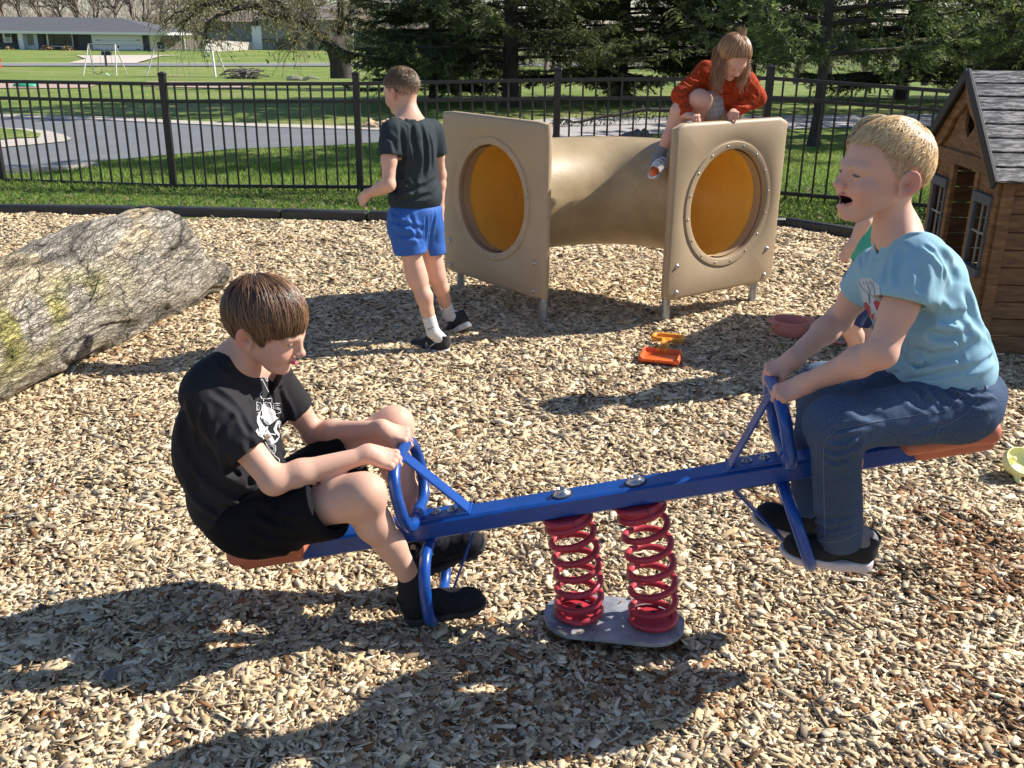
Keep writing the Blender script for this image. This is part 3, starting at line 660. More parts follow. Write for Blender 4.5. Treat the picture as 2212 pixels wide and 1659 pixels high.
tube_arc(.328, 1, 'tube', tan2); tube_arc(.3145, 0, 'tube_lining', yel, .022, .978)
for t_ in ((.0, .023), (.977, 1.0)): tube_arc(.306, 0, 'inner_collar', tan, *t_)

# ------------------------------------------------------------ seesaw
blue = mat('blue_paint', (.004, .062, .30), .34, var=.18, vscale=12, coat=.25, bump=.0006, bscale=50, spec=.5)
red = mat('red_coating', (.46, .035, .055), .42, var=.22, vscale=18, bump=.0006, bscale=60)
plate_m = mat('grey_base_steel', (.26, .29, .33), .5, metal=.35, var=.3, vscale=14, bump=.001, bscale=60, c2=(.36, .37, .38))
seatm = mat('terracotta_plastic', (.55, .165, .085), .45, var=.12, vscale=14, bump=.0008, bscale=80)
rub = mat('black_rubber', (.015, .015, .016), .6)
Pa = W(679, 1208, 2.425); Pb = W(1972, 1000, 2.283)
be = unit(Pb-Pa); bp_ = unit(np.cross((0, 0, 1), be)); bn = np.cross(be, bp_); BR = np.stack([be, bp_, bn], 1)   # along, away, up
BW, BH = .078, .056
B0 = Pa+bp_*BW/2+bn*BH/2     # beam centre line origin (s=0 at Pa)
def S(s, y=0, z=0): return B0+be*s+bp_*y+bn*z
def s_at(px, py, Y):          # beam coordinate nearest to a view point
    return float(np.dot(W(px, py, Y)-B0, be))
seesaw = empty('spring_seesaw', (.3, 2.38, 0), 'blue metal seesaw on two red coil springs carrying two boys', 'seesaw')
MB().box(S(.80, 0, 0), (1.86, BW, BH), BR, bev=.007).build('beam', blue, seesaw, auto=40)
def rrect(hw, h, r, n=8, flare=0.0):
    P = []
    for (cx, cy, a0) in ((hw-r, r, -90), (hw-r, h-r, 0), (-hw+r, h-r, 90), (-hw+r, r, 180)):
        for i in range(n+1): a = radians(a0+90*i/n); P.append((cx+r*cos(a), cy+r*sin(a)))
    return P
def rider_end(sA, sgn):        # sA: where the handle stands on the beam, sgn: direction towards the spring
    top = BH/2
    ring = [S(sA, q[0], top+.017+q[1]) for q in rrect(.145, .185, .078)]
    h = MB().tube(ring, .0165, 12, closed=True).build('handle', blue, seesaw, smooth=True)
    MB().tube([S(sA, -.035, top+.017), S(sA, .035, top+.017)], .0192, 14).build('collar', blue, h, auto=40)
    mb = MB(); tpt = S(sA, 0, top+.017+.185); bpt = S(sA+sgn*.145, 0, top+.004); d = bpt-tpt; R = np.stack([unit(d), bp_, np.cross(unit(d), bp_)], 1)
    mb.box((tpt+bpt)/2, (np.linalg.norm(d), .050, .007), R, bev=.002); mb.build('strut', blue, h, auto=30)
    pl = MB().box(S(sA+sgn*.078, 0, top+.004), (.15, .070, .0075), BR, bev=.002).build('mount_plate', blue, seesaw, auto=30)
    for q in (.052, .098):
        MB().lathe([(.0145, 0), (.0145, .0025), (.0085, .003), (.0085, .009), (.005, .0092), (.005, .013), (.001, .0135)], S(sA+sgn*q, 0, top+.008), BR, 14).build('bolt', steel, pl, auto=40)
    ring = [S(sA+sgn*(.018+.03*(-q[1]/.2)), q[0], -top-.012-q[1]) for q in rrect(.155, .208, .080)]
    f = MB().tube(ring, .0165, 12, closed=True).build('foot_rest', blue, seesaw, smooth=True)
    MB().tube([S(sA+sgn*.018, -.035, -top-.012), S(sA+sgn*.018, .035, -top-.012)], .019, 14).build('collar', blue, f, auto=40)
    tpt = S(sA+sgn*.15, 0, -top); bpt = S(sA+sgn*(.018), 0, -top-.218); d = bpt-tpt; R = np.stack([unit(d), bp_, np.cross(unit(d), bp_)], 1)
    MB().box((tpt+bpt)/2, (np.linalg.norm(d), .034, .006), R, bev=.002).build('strut', blue, f, auto=30)
sHL = s_at(902, 1092, 2.45); sHR = s_at(1697, 985, 2.32)
rider_end(sHL, 1); rider_end(sHR, -1)
def seat(s0, sgn, nm):
    s = Sdf(); c = S(s0, 0, BH/2+.012); R = BR
    s.u(p_box(c, (.114, .108, .019), .017, R), 0)
    s.cap(S(s0-sgn*.097, -.07, BH/2+.03), S(s0-sgn*.097, .07, BH/2+.03), .018, .018, .05)
    s.u(p_box(S(s0-sgn*.02, 0, BH/2-.022), (.10, .06, .03), .02, R), .03)
    s.s(p_ell(S(s0+sgn*.02, 0, BH/2+.085), (.12, .085, .055), R), .03)
    return sdf_obj('seat', s, c-.24, c+.24, .005, seatm, seesaw)
sSL = s_at(598, 1190, 2.44); sSR = s_at(2042, 950, 2.27)
seat(sSL+.0, 1, 'l'); seat(sSR, -1, 'r')
# base plate and springs
PLc = (G(1175, 1332)+G(1478, 1362))/2+A(0, .0, 0); pe = unit(A(.395, -.06, 0)); pR = np.stack([pe, np.cross((0, 0, 1), pe), np.array([0, 0, 1.0])], 1)
poly = []
for (cx, a0) in ((.105, -90), (-.105, 90)):
    for i in range(17): a = radians(a0+180*i/16); poly.append((cx+.095*cos(a), .108*sin(a)))
mb = MB(); mb.prism(poly, .013, pR, PLc+A(0, 0, .008)); mb.build('base_plate', plate_m, seesaw, auto=40)
for (bx, tpx, tpy) in ((-.100, 1212, 1062), (.112, 1373, 1040)):
    st = s_at(tpx, tpy, 2.39); bot = PLc+pR@A(bx, .0, .024); top = S(st, 0, -BH/2-.006)
    mb = MB(); turns = 7.6; n = int(turns*22); pts = []; rs = []
    for i in range(n+1):
        t = i/n; q = .5-.5*cos(pi*t)*(.0)+0; 
        tt = np.interp(t, [0, .13, .87, 1], [0, .055, .945, 1.0]); c = bot*(1-tt)+top*tt+A(.012, 0, 0)*sin(pi*tt); a = 2*pi*turns*t+1.2
        ax = unit(bn*tt+A(0, 0, 1)*(1-tt)); u = unit(np.cross(A(0, 1, 0), ax)); v = np.cross(ax, u); pts.append(c+.0625*(cos(a)*u+sin(a)*v)); rs.append(.0098)
    sp = mb.tube(pts, rs, 10).build('spring', red, seesaw, smooth=True)
    MB().lathe([(.056, 0), (.058, .004), (.058, .018), (.050, .021)], bot-A(0, 0, .010), None, 28).build('spring_clamp', red, sp, auto=40)
    MB().lathe([(.011, 0), (.011, .012), (.006, .013), (.006, .022), (.001, .023)], bot+A(0, 0, .008), None, 10).build('bolt', rub, sp, auto=40)
    MB().lathe([(.050, -.024), (.064, -.021), (.066, -.010), (.060, .004)], top, BR, 28).build('spring_clamp', red, sp, auto=40)
    bt = MB().lathe([(.027, 0), (.027, .002), (.0235, .0025), (.0225, .005), (.015, .0085), (.0135, .014), (.0135, .016), (.009, .0175), (.006, .0135)], S(st, 0, BH/2+.0015), BR, 24).build('beam_bolt', steel, seesaw, auto=50)
    MB().lathe([(.031, 0), (.031, .002), (.02, .0025)], S(st, 0, BH/2), BR, 24).build('washer', rub, bt, auto=40)

# ------------------------------------------------------------ toys
def toy_shovel():
    t = empty('toy_shovel', G(1430, 755), 'orange and yellow plastic toy shovel lying on the sunlit chips', 'toy shovel')
    o1 = mat('orange_toy', (.85, .13, .02), .4, spec=.5); o2 = mat('yellow_orange_toy', (.9, .33, .03), .4, spec=.5)
    c = G(1428, 765, .03); gr = G(1445, 725, .03); e = unit((gr-c)*A(1, 1, 0)); R = np.stack([np.cross(e, (0, 0, 1)), e, np.array([0, 0, 1.])], 1)
    # scoop: open tray
    F = Fr(R, (c[0], c[1], .022)); s = Sdf(); s.u(p_box((0, -.02, .006), (.105, .085, .017), .013, F=F), 0); s.s(p_box((0, -.025, .026), (.090, .078, .026), .014, F=F), .003); s.s(p_plane((0, -.06, .03), unit((0, -.55, .8)), F), .004) if False else None
    sdf_obj('scoop', s, F((-.14, -.14, -.04))-A(.08, .08, .03), F((.14, .1, .06))+A(.08, .08, .03), .004, o1, t)
    mb = MB()
    for sx in (-.012, .012): mb.tube([F((sx*1.8, .05, .012)), F((sx*1.1, .14, .016)), F((sx*1.6, .25, .010))], [.013, .010, .012], 10)
    mb.box(F((0, .15, .012)), (.03, .2, .008), R)
    mb.build('handle_shaft', o2, t, smooth=True)
    ring = [F((p[0], .25+p[1], .010)) for p in rrect(.080, .085, .032)]
    MB().tube(ring, .0125, 10, closed=True).build('grip', o2, t, smooth=True)
toy_shovel()
pinkm = mat('pink_plastic', (.72, .27, .22), .5, var=.05, vscale=20, sss=.0)
def bowl(px, py, r, h, lab, nm, m, tilt=(0, 0), hand=True, z=.0, loc=None):
    c = G(px, py, 0) if loc is None else loc; c = np.array([c[0], c[1], z]); R = rotm((1, 0, 0), tilt[0])@rotm((0, 1, 0), tilt[1])
    t = empty(nm, c, lab, 'toy bowl')
    MB().lathe([(r*.62, 0), (r*.80, h*.12), (r*.95, h*.55), (r, h*.93), (r*1.07, h*.94), (r*1.07, h), (r*.98, h), (r*.92, h*.55), (r*.76, h*.16), (r*.5, h*.08)], c, R, 40).build('bowl_body', m, t, auto=60)
    if hand:
        for sg in (-1, 1):
            a0 = .25; d = np.array([cos(a0), sin(a0), 0])*sg; q = c+R@(d*r*1.04+A(0, 0, h*.95)); R2 = R@rotm((0, 0, 1), a0)
            ring = [q+R2@A(p[1]*sg-.01*sg, p[0], 0) for p in rrect(.04, .042, .02)]
            MB().tube(ring, .006, 8, closed=True, sq=.6).build('ear_handle', m, t, smooth=True)
            MB().box(q+R2@A(.014*sg, 0, -.001), (.03, .06, .004), R2, bev=.001).build('handle_web', m, t)
    return t
pb = bowl(1705, 725, .098, .095, 'pink plastic toy bowl with two handles and crumbs inside', 'toy_bowl', pinkm)
c = G(1705, 725); mb = MB()
for _ in range(60):
    a = random.uniform(0, 6.3); rr = .07*math.sqrt(random.random()); mb.box((c[0]+rr*cos(a), c[1]+rr*sin(a)+.01, .018+random.uniform(0, .006)), (random.uniform(.006, .014), .004, .003), rotm((0, 0, 1), random.uniform(0, 6)))
mb.build('crumbs', mat('crumb', (.16, .07, .03), .9), pb)
bowl(1800, 738, .075, .03, 'small pink plastic dish lying beside the green-shirted child', 'toy_dish', pinkm, tilt=(.25, .15), hand=False, z=.01)
lem = mat('pale_yellow_plastic', (.80, .78, .36), .5, var=.04, vscale=20)
def half_shell():
    c = G(2196, 1012, .03); t = empty('toy_shell', c, 'pale yellow half shell toy mould lying on dark chips at the right edge', 'toy mould')
    s = Sdf(); R = frame_fu((.35, -.5, .75)); F = Fr(R, c+A(.02, .02, .02)); s.ell((0, 0, 0), (.048, .085, .060), F=F, k=0); s.s(p_ell((.014, 0, 0), (.047, .079, .0545), F=F), .002); s.i(p_plane((.012, 0, 0), (1, 0, 0), F), .002)
    s.cap((-.02, -.05, -.048), (-.02, -.06, -.07), .012, .008, .01, F); s.cap((-.03, .02, -.05), (-.03, .03, -.068), .012, .008, .01, F); s.ell((-.02, .0, .02), (.016, .016, .012), F=F, k=.01)
    sdf_obj('shell_body', s, c-.13, c+.14, .003, lem, t)
half_shell()

# ------------------------------------------------------------ playhouse
wood = mat('stained_wood', (.17, .08, .028), .6, var=.28, vscale=9, c2=(.24, .12, .045), stretch=(1, 1, 6), bump=.002, bscale=40)
woodh = mat('stained_wood_board', (.15, .07, .028), .6, var=.28, vscale=9, c2=(.20, .105, .04), stretch=(.8, 6, 6), bump=.002, bscale=40)
greyw = mat('grey_window_wood', (.10, .105, .12), .6, var=.2, vscale=30)
dkw = mat('dark_trim', (.03, .028, .028), .55)
def roof_mat():
    m = bpy.data.materials.new('worn_roof_paint'); m.use_nodes = True; nt = m.node_tree; L = nt.links; b = nt.nodes['Principled BSDF']; b.inputs['Roughness'].default_value = .38
    tc = nt.nodes.new('ShaderNodeTexCoord'); mp = nt.nodes.new('ShaderNodeMapping'); mp.inputs['Scale'].default_value = (2.2, 14, 14); L.new(tc.outputs['Object'], mp.inputs[0])
    n = nt.nodes.new('ShaderNodeTexNoise'); n.inputs['Scale'].default_value = 5; n.inputs['Detail'].default_value = 9; n.inputs['Roughness'].default_value = .72; L.new(mp.outputs[0], n.inputs[0])
    r = nt.nodes.new('ShaderNodeValToRGB'); L.new(n.outputs[0], r.inputs[0]); e = r.color_ramp.elements; e[0].position = .47; e[0].color = (.022, .02, .02, 1); e[1].position = .60; e[1].color = (.42, .38, .35, 1)
    L.new(r.outputs[0], b.inputs['Base Color']); bp = nt.nodes.new('ShaderNodeBump'); bp.inputs['Distance'].default_value = .002; L.new(n.outputs[0], bp.inputs['Height']); L.new(bp.outputs[0], b.inputs['Normal']); return m
roofm = roof_mat()
PHX, PHY = 2.43, 4.88     # near corner
ph = empty('playhouse', (PHX, PHY, 0), 'brown wooden playhouse with a worn black plank roof behind the blond boy', 'playhouse')
GW, WH, LN = .92, .93, 1.35      # gable width (along y), wall height, length along x
yaw = rotm((0, 0, 1), radians(-3)); PR = yaw
def H(x, y, z): return A(PHX, PHY, 0)+PR@A(x, y, z)
def hb(nm, c, size, m, par=ph, bev=.003, R=None): return MB().box(H(*c), size, PR if R is None else PR@R, bev=bev).build(nm, m, par)
# camera-facing wall: boards
def wall_y(y, sgn):
    mb = MB(); nb = 10; bh = (WH-.02)/nb
    for i in range(nb): mb.box(H(LN/2+.02, y, .02+bh*(i+.5)), (LN-.06, .018, bh-.004), PR, bev=.004)
    w_ = mb.build('side_wall', woodh, ph)
    for x in (.028, LN*.52, LN): MB().box(H(x, y-.014*sgn, WH/2), (.06, .02, WH), PR, bev=.003).build('corner_post', wood, w_)
    MB().box(H(LN/2, y-.016*sgn, WH-.03), (LN-.0, .018, .055), PR, bev=.003).build('top_rail', woodh, w_)
wall_y(0, 1); wall_y(GW, -1)
mb = MB(); nb = 10
for i in range(nb): mb.box(H(LN+.01, GW/2, .02+(WH-.02)/nb*(i+.5)), (.018, GW-.02, (WH-.02)/nb-.004), PR, bev=.004)
mb.build('back_wall', woodh, ph)
# gable wall facing left: two window columns with a doorway between
gw = MB()
for y in (.025, .285, GW-.285, GW-.025): gw.box(H(-.004, y, WH/2), (.028, .05, WH), PR, bev=.003)
for y in (.155, GW-.155):
    gw.box(H(0, y, .21), (.018, .215, .40), PR, bev=.003); gw.box(H(0, y, WH-.055), (.018, .215, .10), PR, bev=.003)
    for z in (.07, .14, .21): pass
gwo = gw.build('gable_wall', wood, ph)
for y in (.155, GW-.155):
    mb = MB(); z0, z1, hw = .43, .80, .095
    for (a, b, sz) in (((-.016, y-hw, (z0+z1)/2), 0, (.022, .022, z1-z0)), ((-.016, y+hw, (z0+z1)/2), 0, (.022, .022, z1-z0)), ((-.018, y, z1), 0, (.03, .23, .05)), ((-.022, y, z0), 0, (.045, .235, .045))): mb.box(H(*a), sz, PR, bev=.002)
    wo = mb.build('window', greyw, ph); mb = MB(); mb.box(H(-.012, y, (z0+z1)/2), (.008, .008, z1-z0), PR); mb.box(H(-.0125, y, (z0+z1)/2+.01), (.009, .19, .009), PR); mb.build('glazing_bar', mat('pale_bar', (.3, .3, .3), .5), wo)
# gable triangle with cut-out and scalloped barge boards
GZ = 1.40; OV = .09; slope = .88
tri = MB(); Rg = PR@np.stack([A(0, 1, 0), A(0, 0, 1), A(1, 0, 0)], 1)
tri.prism([(.0, WH), (GW, WH), (GW/2+.06, GZ-.12), (GW/2+.06, WH+.20), (GW/2+.0, WH+.14), (GW/2-.07, WH+.20), (GW/2-.03, GZ-.15), (GW/2-.06, GZ-.12)], .016, Rg, H(-.03, 0, 0)); tri.build('gable_board', wood, ph)
hb('gable_lintel', (-.036, GW/2, WH+.03), (.02, GW, .07), woodh)
for sg in (-1, 1):
    L = math.hypot(GW/2+.06, (GW/2+.06)*slope); a = math.atan2(slope, 1)
    pr_ = []; n = 26
    for i in range(n+1): t = i/n; pr_.append((t*L, .0))
    for i in range(n, -1, -1): t = i/n; pr_.append((t*L, -.055-.028*abs(sin(t*pi*2.5))))
    d = A(0, sg*cos(a), -sin(a)); up = A(0, sg*sin(a), cos(a)); R = np.stack([d, up, np.cross(d, up)], 1)
    MB().prism(pr_, .018, PR@R, H(-.055, GW/2, GZ-.012)).build('barge_board', wood, ph)
    # roof: planks
    npk = 8; pw = (L+.06)/npk; rf = None; base = MB().box(H((LN)/2-.02, GW/2, GZ)+PR@(d*(L+.06)/2+up*.004), (L+.03, LN+.08, .014), PR@np.stack([d, A(1, 0, 0), np.cross(d, A(1, 0, 0))], 1)).build('roof', dkw, ph)
    mb = MB()
    for i in range(npk):
        c = H(LN/2-.02, GW/2, GZ)+PR@(d*(pw*(i+.5))+up*(.020)); mb.box(c, (pw-.009, LN+.11, .016), PR@np.stack([d, A(1, 0, 0), np.cross(d, A(1, 0, 0))], 1), bev=.003)
    mb.build('roof_planks', roofm, base)
    c = H(-.085, GW/2, GZ)+PR@(d*(L+.06)/2+up*.006); MB().box(c, (L+.07, .02, .055), PR@np.stack([d, A(1, 0, 0), np.cross(d, A(1, 0, 0))], 1), bev=.003).build('fascia', dkw, base)
hb('floor', (LN/2, GW/2, .012), (LN, GW, .03), woodh)
# ------------------------------------------------------------ far street, drive, yards
conc2 = mat('pale_drive', (.60, .51, .43), .9, var=.06, vscale=.5)
street_m = mat('street_asphalt', (.22, .22, .23), .9, var=.08, vscale=1)
def far_sheet(name, pts, z, m):
    P = [GT(*p) for p in pts]; mb = MB().add([(p[0], p[1], p[2]+z) for p in P], [tuple(range(len(P)))]); return tag(mb.build(name, m), kind='structure')
far_sheet('street', [(-600, 139), (1400, 139), (1400, 144), (-600, 144)], .06, street_m)
far_sheet('street_kerb', [(-600, 138), (1400, 138), (1400, 139), (-600, 139)], .09, conc)
far_sheet('driveway', [(166, 122), (393, 121), (350, 123), (290, 139.5), (143, 139.5), (186, 130)], .10, conc2)
pitm = mat('play_pit_chips', (.45, .32, .25), .9, var=.3, vscale=6, bump=.02, bscale=8)
far_sheet('mulch_pit', [(-300, 177), (180, 177), (215, 183), (190, 191), (60, 192), (-300, 192)], .02, pitm)
far_sheet('mulch_pit', [(318, 177), (545, 178), (560, 184), (520, 192), (480, 192), (310, 187)], .02, pitm)
far_sheet('driveway', [(800, 128), (1000, 124), (1000, 136), (780, 139)], .10, conc2)

# ------------------------------------------------------------ dark ranch house
def quadm(name, pts, m, par, th=.15, n=None):
    P = [np.array(p, float) for p in pts]; nn = unit(np.cross(P[1]-P[0], P[2]-P[0])) if n is None else n
    mb = MB(); k = len(P); V = P+[p+nn*th for p in P]; F = [tuple(range(k-1, -1, -1)), tuple(range(k, 2*k))]+[(i, (i+1) % k, k+(i+1) % k, k+i) for i in range(k)]
    return mb.add(V, F).build(name, m, par)
def rect(name, x0, y0, x1, y1, Y, m, par, th=.08):     # upright rectangle measured in the view, at depth Y, th thick toward the camera
    a = W(x0, y1, Y); b = W(x1, y0, Y); b2 = W(x1, y1, Y); z0 = (a[2]+b2[2])/2; z1 = b[2]
    return MB().box(((a[0]+b[0])/2, Y-th/2, (z0+z1)/2), (abs(b[0]-a[0]), th, abs(z1-z0))).build(name, m, par)
sid = mat('dark_siding', (.075, .08, .092), .7, var=.1, vscale=.6, stretch=(.2, 1, 8)); shing = mat('grey_shingle', (.105, .105, .115), .9, var=.3, vscale=4, stretch=(1, 3, 3))
whi = mat('white_trim', (.85, .84, .82), .5); doorw = mat('white_door', (.88, .88, .88), .5); glass = mat('dark_glass', (.03, .04, .05), .12); shut = mat('dark_shutter', (.035, .025, .024), .6); stoop = mat('stoop', (.35, .33, .31), .8)
YH = 105.0
hz0 = W(100, 117, YH)[2]; hz1 = W(100, 68, YH)[2]; xL = W(-260, 90, YH)[0]; xR = W(322, 90, YH)[0]
house = empty('ranch_house', (W(100, 90, YH)[0], YH, hz0), 'dark grey single-storey house with a white double garage door', 'house')
MB().box(((xL+xR)/2, YH+5, (hz0+hz1)/2), (xR-xL, 10, hz1-hz0)).build('wall', sid, house)
MB().box((xR+.05, YH+5, (hz0+hz1)/2), (.12, 9.8, hz1-hz0)).build('side_wall', whi, house)
zr = W(200, 38, YH+5)[2]; ov = 1.0; za = hz1; xe = W(361, 66, YH-1)[0]; xrr = W(262, 38, YH+5)[0]
V = [(xL-1, YH-ov, za), (xe, YH-ov, za), (xe, YH+11, za), (xL-1, YH+11, za), (xL-1, YH+5, zr), (xrr, YH+5, zr)]
MB().add(V, [(0, 1, 5, 4), (1, 2, 5), (2, 3, 4, 5), (3, 0, 4), (0, 3, 2, 1)]).build('roof', shing, house)
MB().box(((xL+xe)/2, YH-ov-.06, za-.09), (xe-xL, .1, .24)).build('fascia', whi, house); MB().box((xe+.06, YH+5, za-.09), (.1, 12, .24)).build('fascia', whi, house)
g = rect('garage_door', 203, 76, 307, 117.5, YH, whi, house, .1)
rect('door_leaf', 206, 78.5, 304, 117.5, YH-.1, doorw, g, .05)
for i in range(1, 4): rect('panel_line', 206, 78.5+39*i/4-.25, 304, 78.5+39*i/4+.1, YH-.15, mat('line_grey', (.5, .5, .5), .6), g, .01)
for (x, y) in ((208, 86), (208, 106), (294, 86), (294, 106)): rect('hinge_strap', x, y, x+9, y+1.2, YH-.16, shut, g, .02)
rect('door_handle', 254, 99, 257, 103, YH-.16, shut, g, .03)
d = rect('door', 54, 69, 79, 114, YH, whi, house, .10); rect('door_leaf', 58, 71, 76, 113, YH-.1, mat('pale_door', (.6, .66, .74), .5), d, .04); rect('pane', 61.5, 74, 71, 98, YH-.14, mat('door_pane', (.2, .2, .17), .3), d, .03)
rect('porch_post', 45, 69, 48.5, 114, YH-.6, whi, house, .15); rect('stoop', 48, 114, 82, 121, YH-.1, stoop, house, 1.2)
wdw = rect('window', 104, 70, 156, 101, YH, whi, house, .1)
for (a, b) in ((106.5, 115), (118, 140), (143, 153.5)): rect('pane', a, 72, b, 99, YH-.1, glass, wdw, .03)
for (a, b) in ((96, 104), (156, 164)): rect('shutter', a, 70, b, 101, YH, shut, house, .07)
wdw = rect('window', 9, 70, 24, 92, YH, whi, house, .1); rect('pane', 11, 72, 22, 80.5, YH-.1, glass, wdw, .03); rect('pane', 11, 82, 22, 90, YH-.1, mat('blind', (.45, .46, .45), .5), wdw, .03)
for (a, b) in ((1, 9), (24, 31)): rect('shutter', a, 70, b, 92, YH, shut, house, .07)

# split-level house
s2 = mat('grey_green_siding', (.30, .31, .27), .7, var=.05, vscale=.5); s2b = mat('light_grey_siding', (.27, .28, .28), .7, var=.05, vscale=.5); brn = mat('brown_shingle', (.21, .165, .14), .9, var=.2, vscale=3)
Y2 = 112.0
h2 = empty('split_level_house', (W(640, 100, Y2)[0], Y2, -1), 'pale grey two-storey house with a brown roof and a white entrance column behind the willow', 'house')
def blk(nm, x0, y0, x1, y1, Y, dep, m, par):
    a = W(x0, y1, Y); b = W(x1, y0, Y); return MB().box(((a[0]+b[0])/2, Y+dep/2, (a[2]+b[2])/2), (b[0]-a[0], dep, b[2]-a[2])).build(nm, m, par)
blk('wall', 562, 38, 760, 114, Y2, 9, s2, h2); blk('wall', 445, 46, 548, 112, Y2+1, 8, s2b, h2); blk('wall', 760, 60, 850, 112, Y2+2, 8, s2b, h2)
blk('entrance_column', 547, 56, 563, 113, Y2-.3, 1.2, whi, h2)
lg = mat('siding_shadow_gap', (.2, .21, .19), .8)
for i in range(13): rect('siding_line', 563, 42+i*4.2, 759, 42.35+i*4.2, Y2, lg, h2, .02) if False else None
rect('lap_band', 562, 86.5, 760, 88.2, Y2, mat('brown_trim', (.12, .10, .09), .7), h2, .25)
for (a, y0, b, y1) in ((594, 88.5, 618, 109), (662, 90, 678, 107), (588, 41, 600, 50), (712, 42, 733, 72), (740, 90, 755, 108)):
    w_ = rect('window', a, y0, b, y1, Y2, mat('grey_frame', (.3, .3, .29), .5), h2, .1); rect('pane', a+1.5, y0+1.5, b-1.5, y1-1.5, Y2-.1, glass, w_, .03)
w_ = rect('window', 482, 50, 500, 66, Y2+1, MATS['grey_frame'], h2, .1); rect('pane', 483.5, 51.5, 498.5, 64.5, Y2+.9, glass, w_, .03)
def gable(x0, x1, ye, yr, Y, dep, par):
    a = W(x0, ye, Y-.8); b = W(x1, ye, Y-.8); zr = W((x0+x1)/2, yr, Y+dep/2)[2]
    V = [(a[0], Y-.8, a[2]), (b[0], Y-.8, a[2]), (b[0], Y+dep+.8, a[2]), (a[0], Y+dep+.8, a[2]), (a[0], Y+dep/2, zr), (b[0], Y+dep/2, zr)]
    MB().add(V, [(0, 1, 5, 4), (2, 3, 4, 5), (0, 4, 3), (1, 2, 5), (0, 3, 2, 1)]).build('roof', brn, par)
gable(555, 765, 41, 14, Y2, 9, h2); gable(436, 552, 46, 28, Y2+1, 8, h2); gable(758, 860, 60, 44, Y2+2, 8, h2)

# privacy fences, bin, mailbox
pf = mat('weathered_fence', (.24, .195, .17), .85, var=.3, vscale=1.5, stretch=(9, 9, .3)); pf2 = mat('pale_fence', (.55, .49, .43), .85, var=.22, vscale=1.5, stretch=(9, 9, .3))
def plank_fence(lab, x0, x1, yt0, yt1, yb0, yb1, Y0, Y1, m, posts=()):
    a0 = W(x0, yb0, Y0); a1 = W(x0, yt0, Y0); b0 = W(x1, yb1, Y1); b1 = W(x1, yt1, Y1); f = empty('plank_fence', a0, lab, 'fence'); n = int(np.linalg.norm((b0-a0)[:2])/.32); mb = MB()
    for i in range(n):
        t = (i+.5)/n; c0 = a0+(b0-a0)*t; c1 = a1+(b1-a1)*t; mb.box((c0[0], c0[1], (c0[2]+c1[2])/2), (.29, .04, c1[2]-c0[2]+random.uniform(-.02, .02)), rotm((0, 0, 1), math.atan2(b0[1]-a0[1], b0[0]-a0[0])))
    mb.build('boards', m, f)
    for t in posts: c0 = a0+(b0-a0)*t; c1 = a1+(b1-a1)*t; MB().box((c0[0], c0[1]-.08, (c0[2]+c1[2])/2), (.14, .12, c1[2]-c0[2]+.1)).build('post', MATS['white_trim'], f)
plank_fence('weathered brown board fence between the dark house and the pale fence', 350, 450, 84, 87, 116, 114, 108, 112, pf, (0.5,))
plank_fence('pale board fence with white posts in front of the split-level house', 441, 549, 85, 92, 117, 113, 103, 111, pf2, (0.03, .14, .47))
def bin_():
    p = W(351, 115, 103); t = empty('wheelie_bin', p, 'black wheeled rubbish bin beside the garage', 'bin'); m = mat('bin_black', (.02, .02, .025), .5)
    MB().prism([(-.28, 0), (.28, 0), (.36, 1.0), (-.36, 1.0)], .6, np.stack([A(1, 0, 0), A(0, 0, 1), A(0, -1, 0)], 1), p+A(0, .3, 0)).build('bin_body', m, t); MB().box(p+A(0, 0, 1.03), (.76, .7, .07), bev=.02).build('lid', m, t); MB().box(p+A(.05, -.32, .65), (.22, .02, .2)).build('label_plate', mat('grey_plate', (.3, .3, .3), .5), t)
bin_()
def mailbox():
    p = GT(230, 144); t = empty('mailbox', p, 'black mailbox on a post by the street', 'mailbox'); zt = W(233, 118, p[1])[2]
    MB().box((p[0], p[1], (p[2]+zt)/2), (.13, .12, zt-p[2]), bev=.01).build('post', dkw, t); R = np.stack([A(0, 1, 0), A(0, 0, 1), A(1, 0, 0)], 1)
    MB().prism([(.13*cos(a)*1.2, .14*sin(a)+.05) for a in np.linspace(0, pi, 9)]+[(-.156, -.1), (.156, -.1)], .65, R, (p[0]-.2, p[1], zt+.05)).build('box', dkw, t, auto=40)
mailbox()
def hydrant():
    p = GT(-2, 146); t = empty('fire_hydrant', p, 'red fire hydrant at the left edge by the street', 'hydrant'); MB().lathe([(.16, 0), (.16, .1), (.12, .12), (.12, .62), (.15, .64), (.15, .68), (.11, .78), (.04, .84), (.03, .9)], p, None, 14).build('barrel', mat('hydrant_red', (.6, .03, .03), .4), t, auto=40); MB().tube([p+A(-.22, 0, .5), p+A(.22, 0, .5)], .06, 10).build('outlet', MATS['hydrant_red'], t)
hydrant()

# ------------------------------------------------------------ swing sets
galw = mat('worn_white_pipe', (.60, .58, .50), .5, var=.2, vscale=3); galg = mat('grey_pipe', (.33, .33, .31), .5, var=.2, vscale=3); chain = mat('chain', (.22, .22, .22), .5)
def swing_seat(t, c, wd, m, zt, dy=0):
    s = MB(); pts = [c+A(wd*q, 0, .14*(q*2)**2) for q in np.linspace(-.5, .5, 9)]; V = []
    for p in pts: V += [p+A(0, -.08, 0), p+A(0, .08, 0), p+A(0, .08, -.02), p+A(0, -.08, -.02)]
    F = [(i*4+k, i*4+(k+1) % 4, i*4+4+(k+1) % 4, i*4+4+k) for i in range(8) for k in range(4)]; s.add(V, F); o = s.build('swing_seat', m, t)
    for sg in (-.5, .5): MB().tube([c+A(wd*sg, 0, .14), (c[0]+wd*sg*.8, c[1]+dy, zt)], .012, 5).build('chain', chain, o)
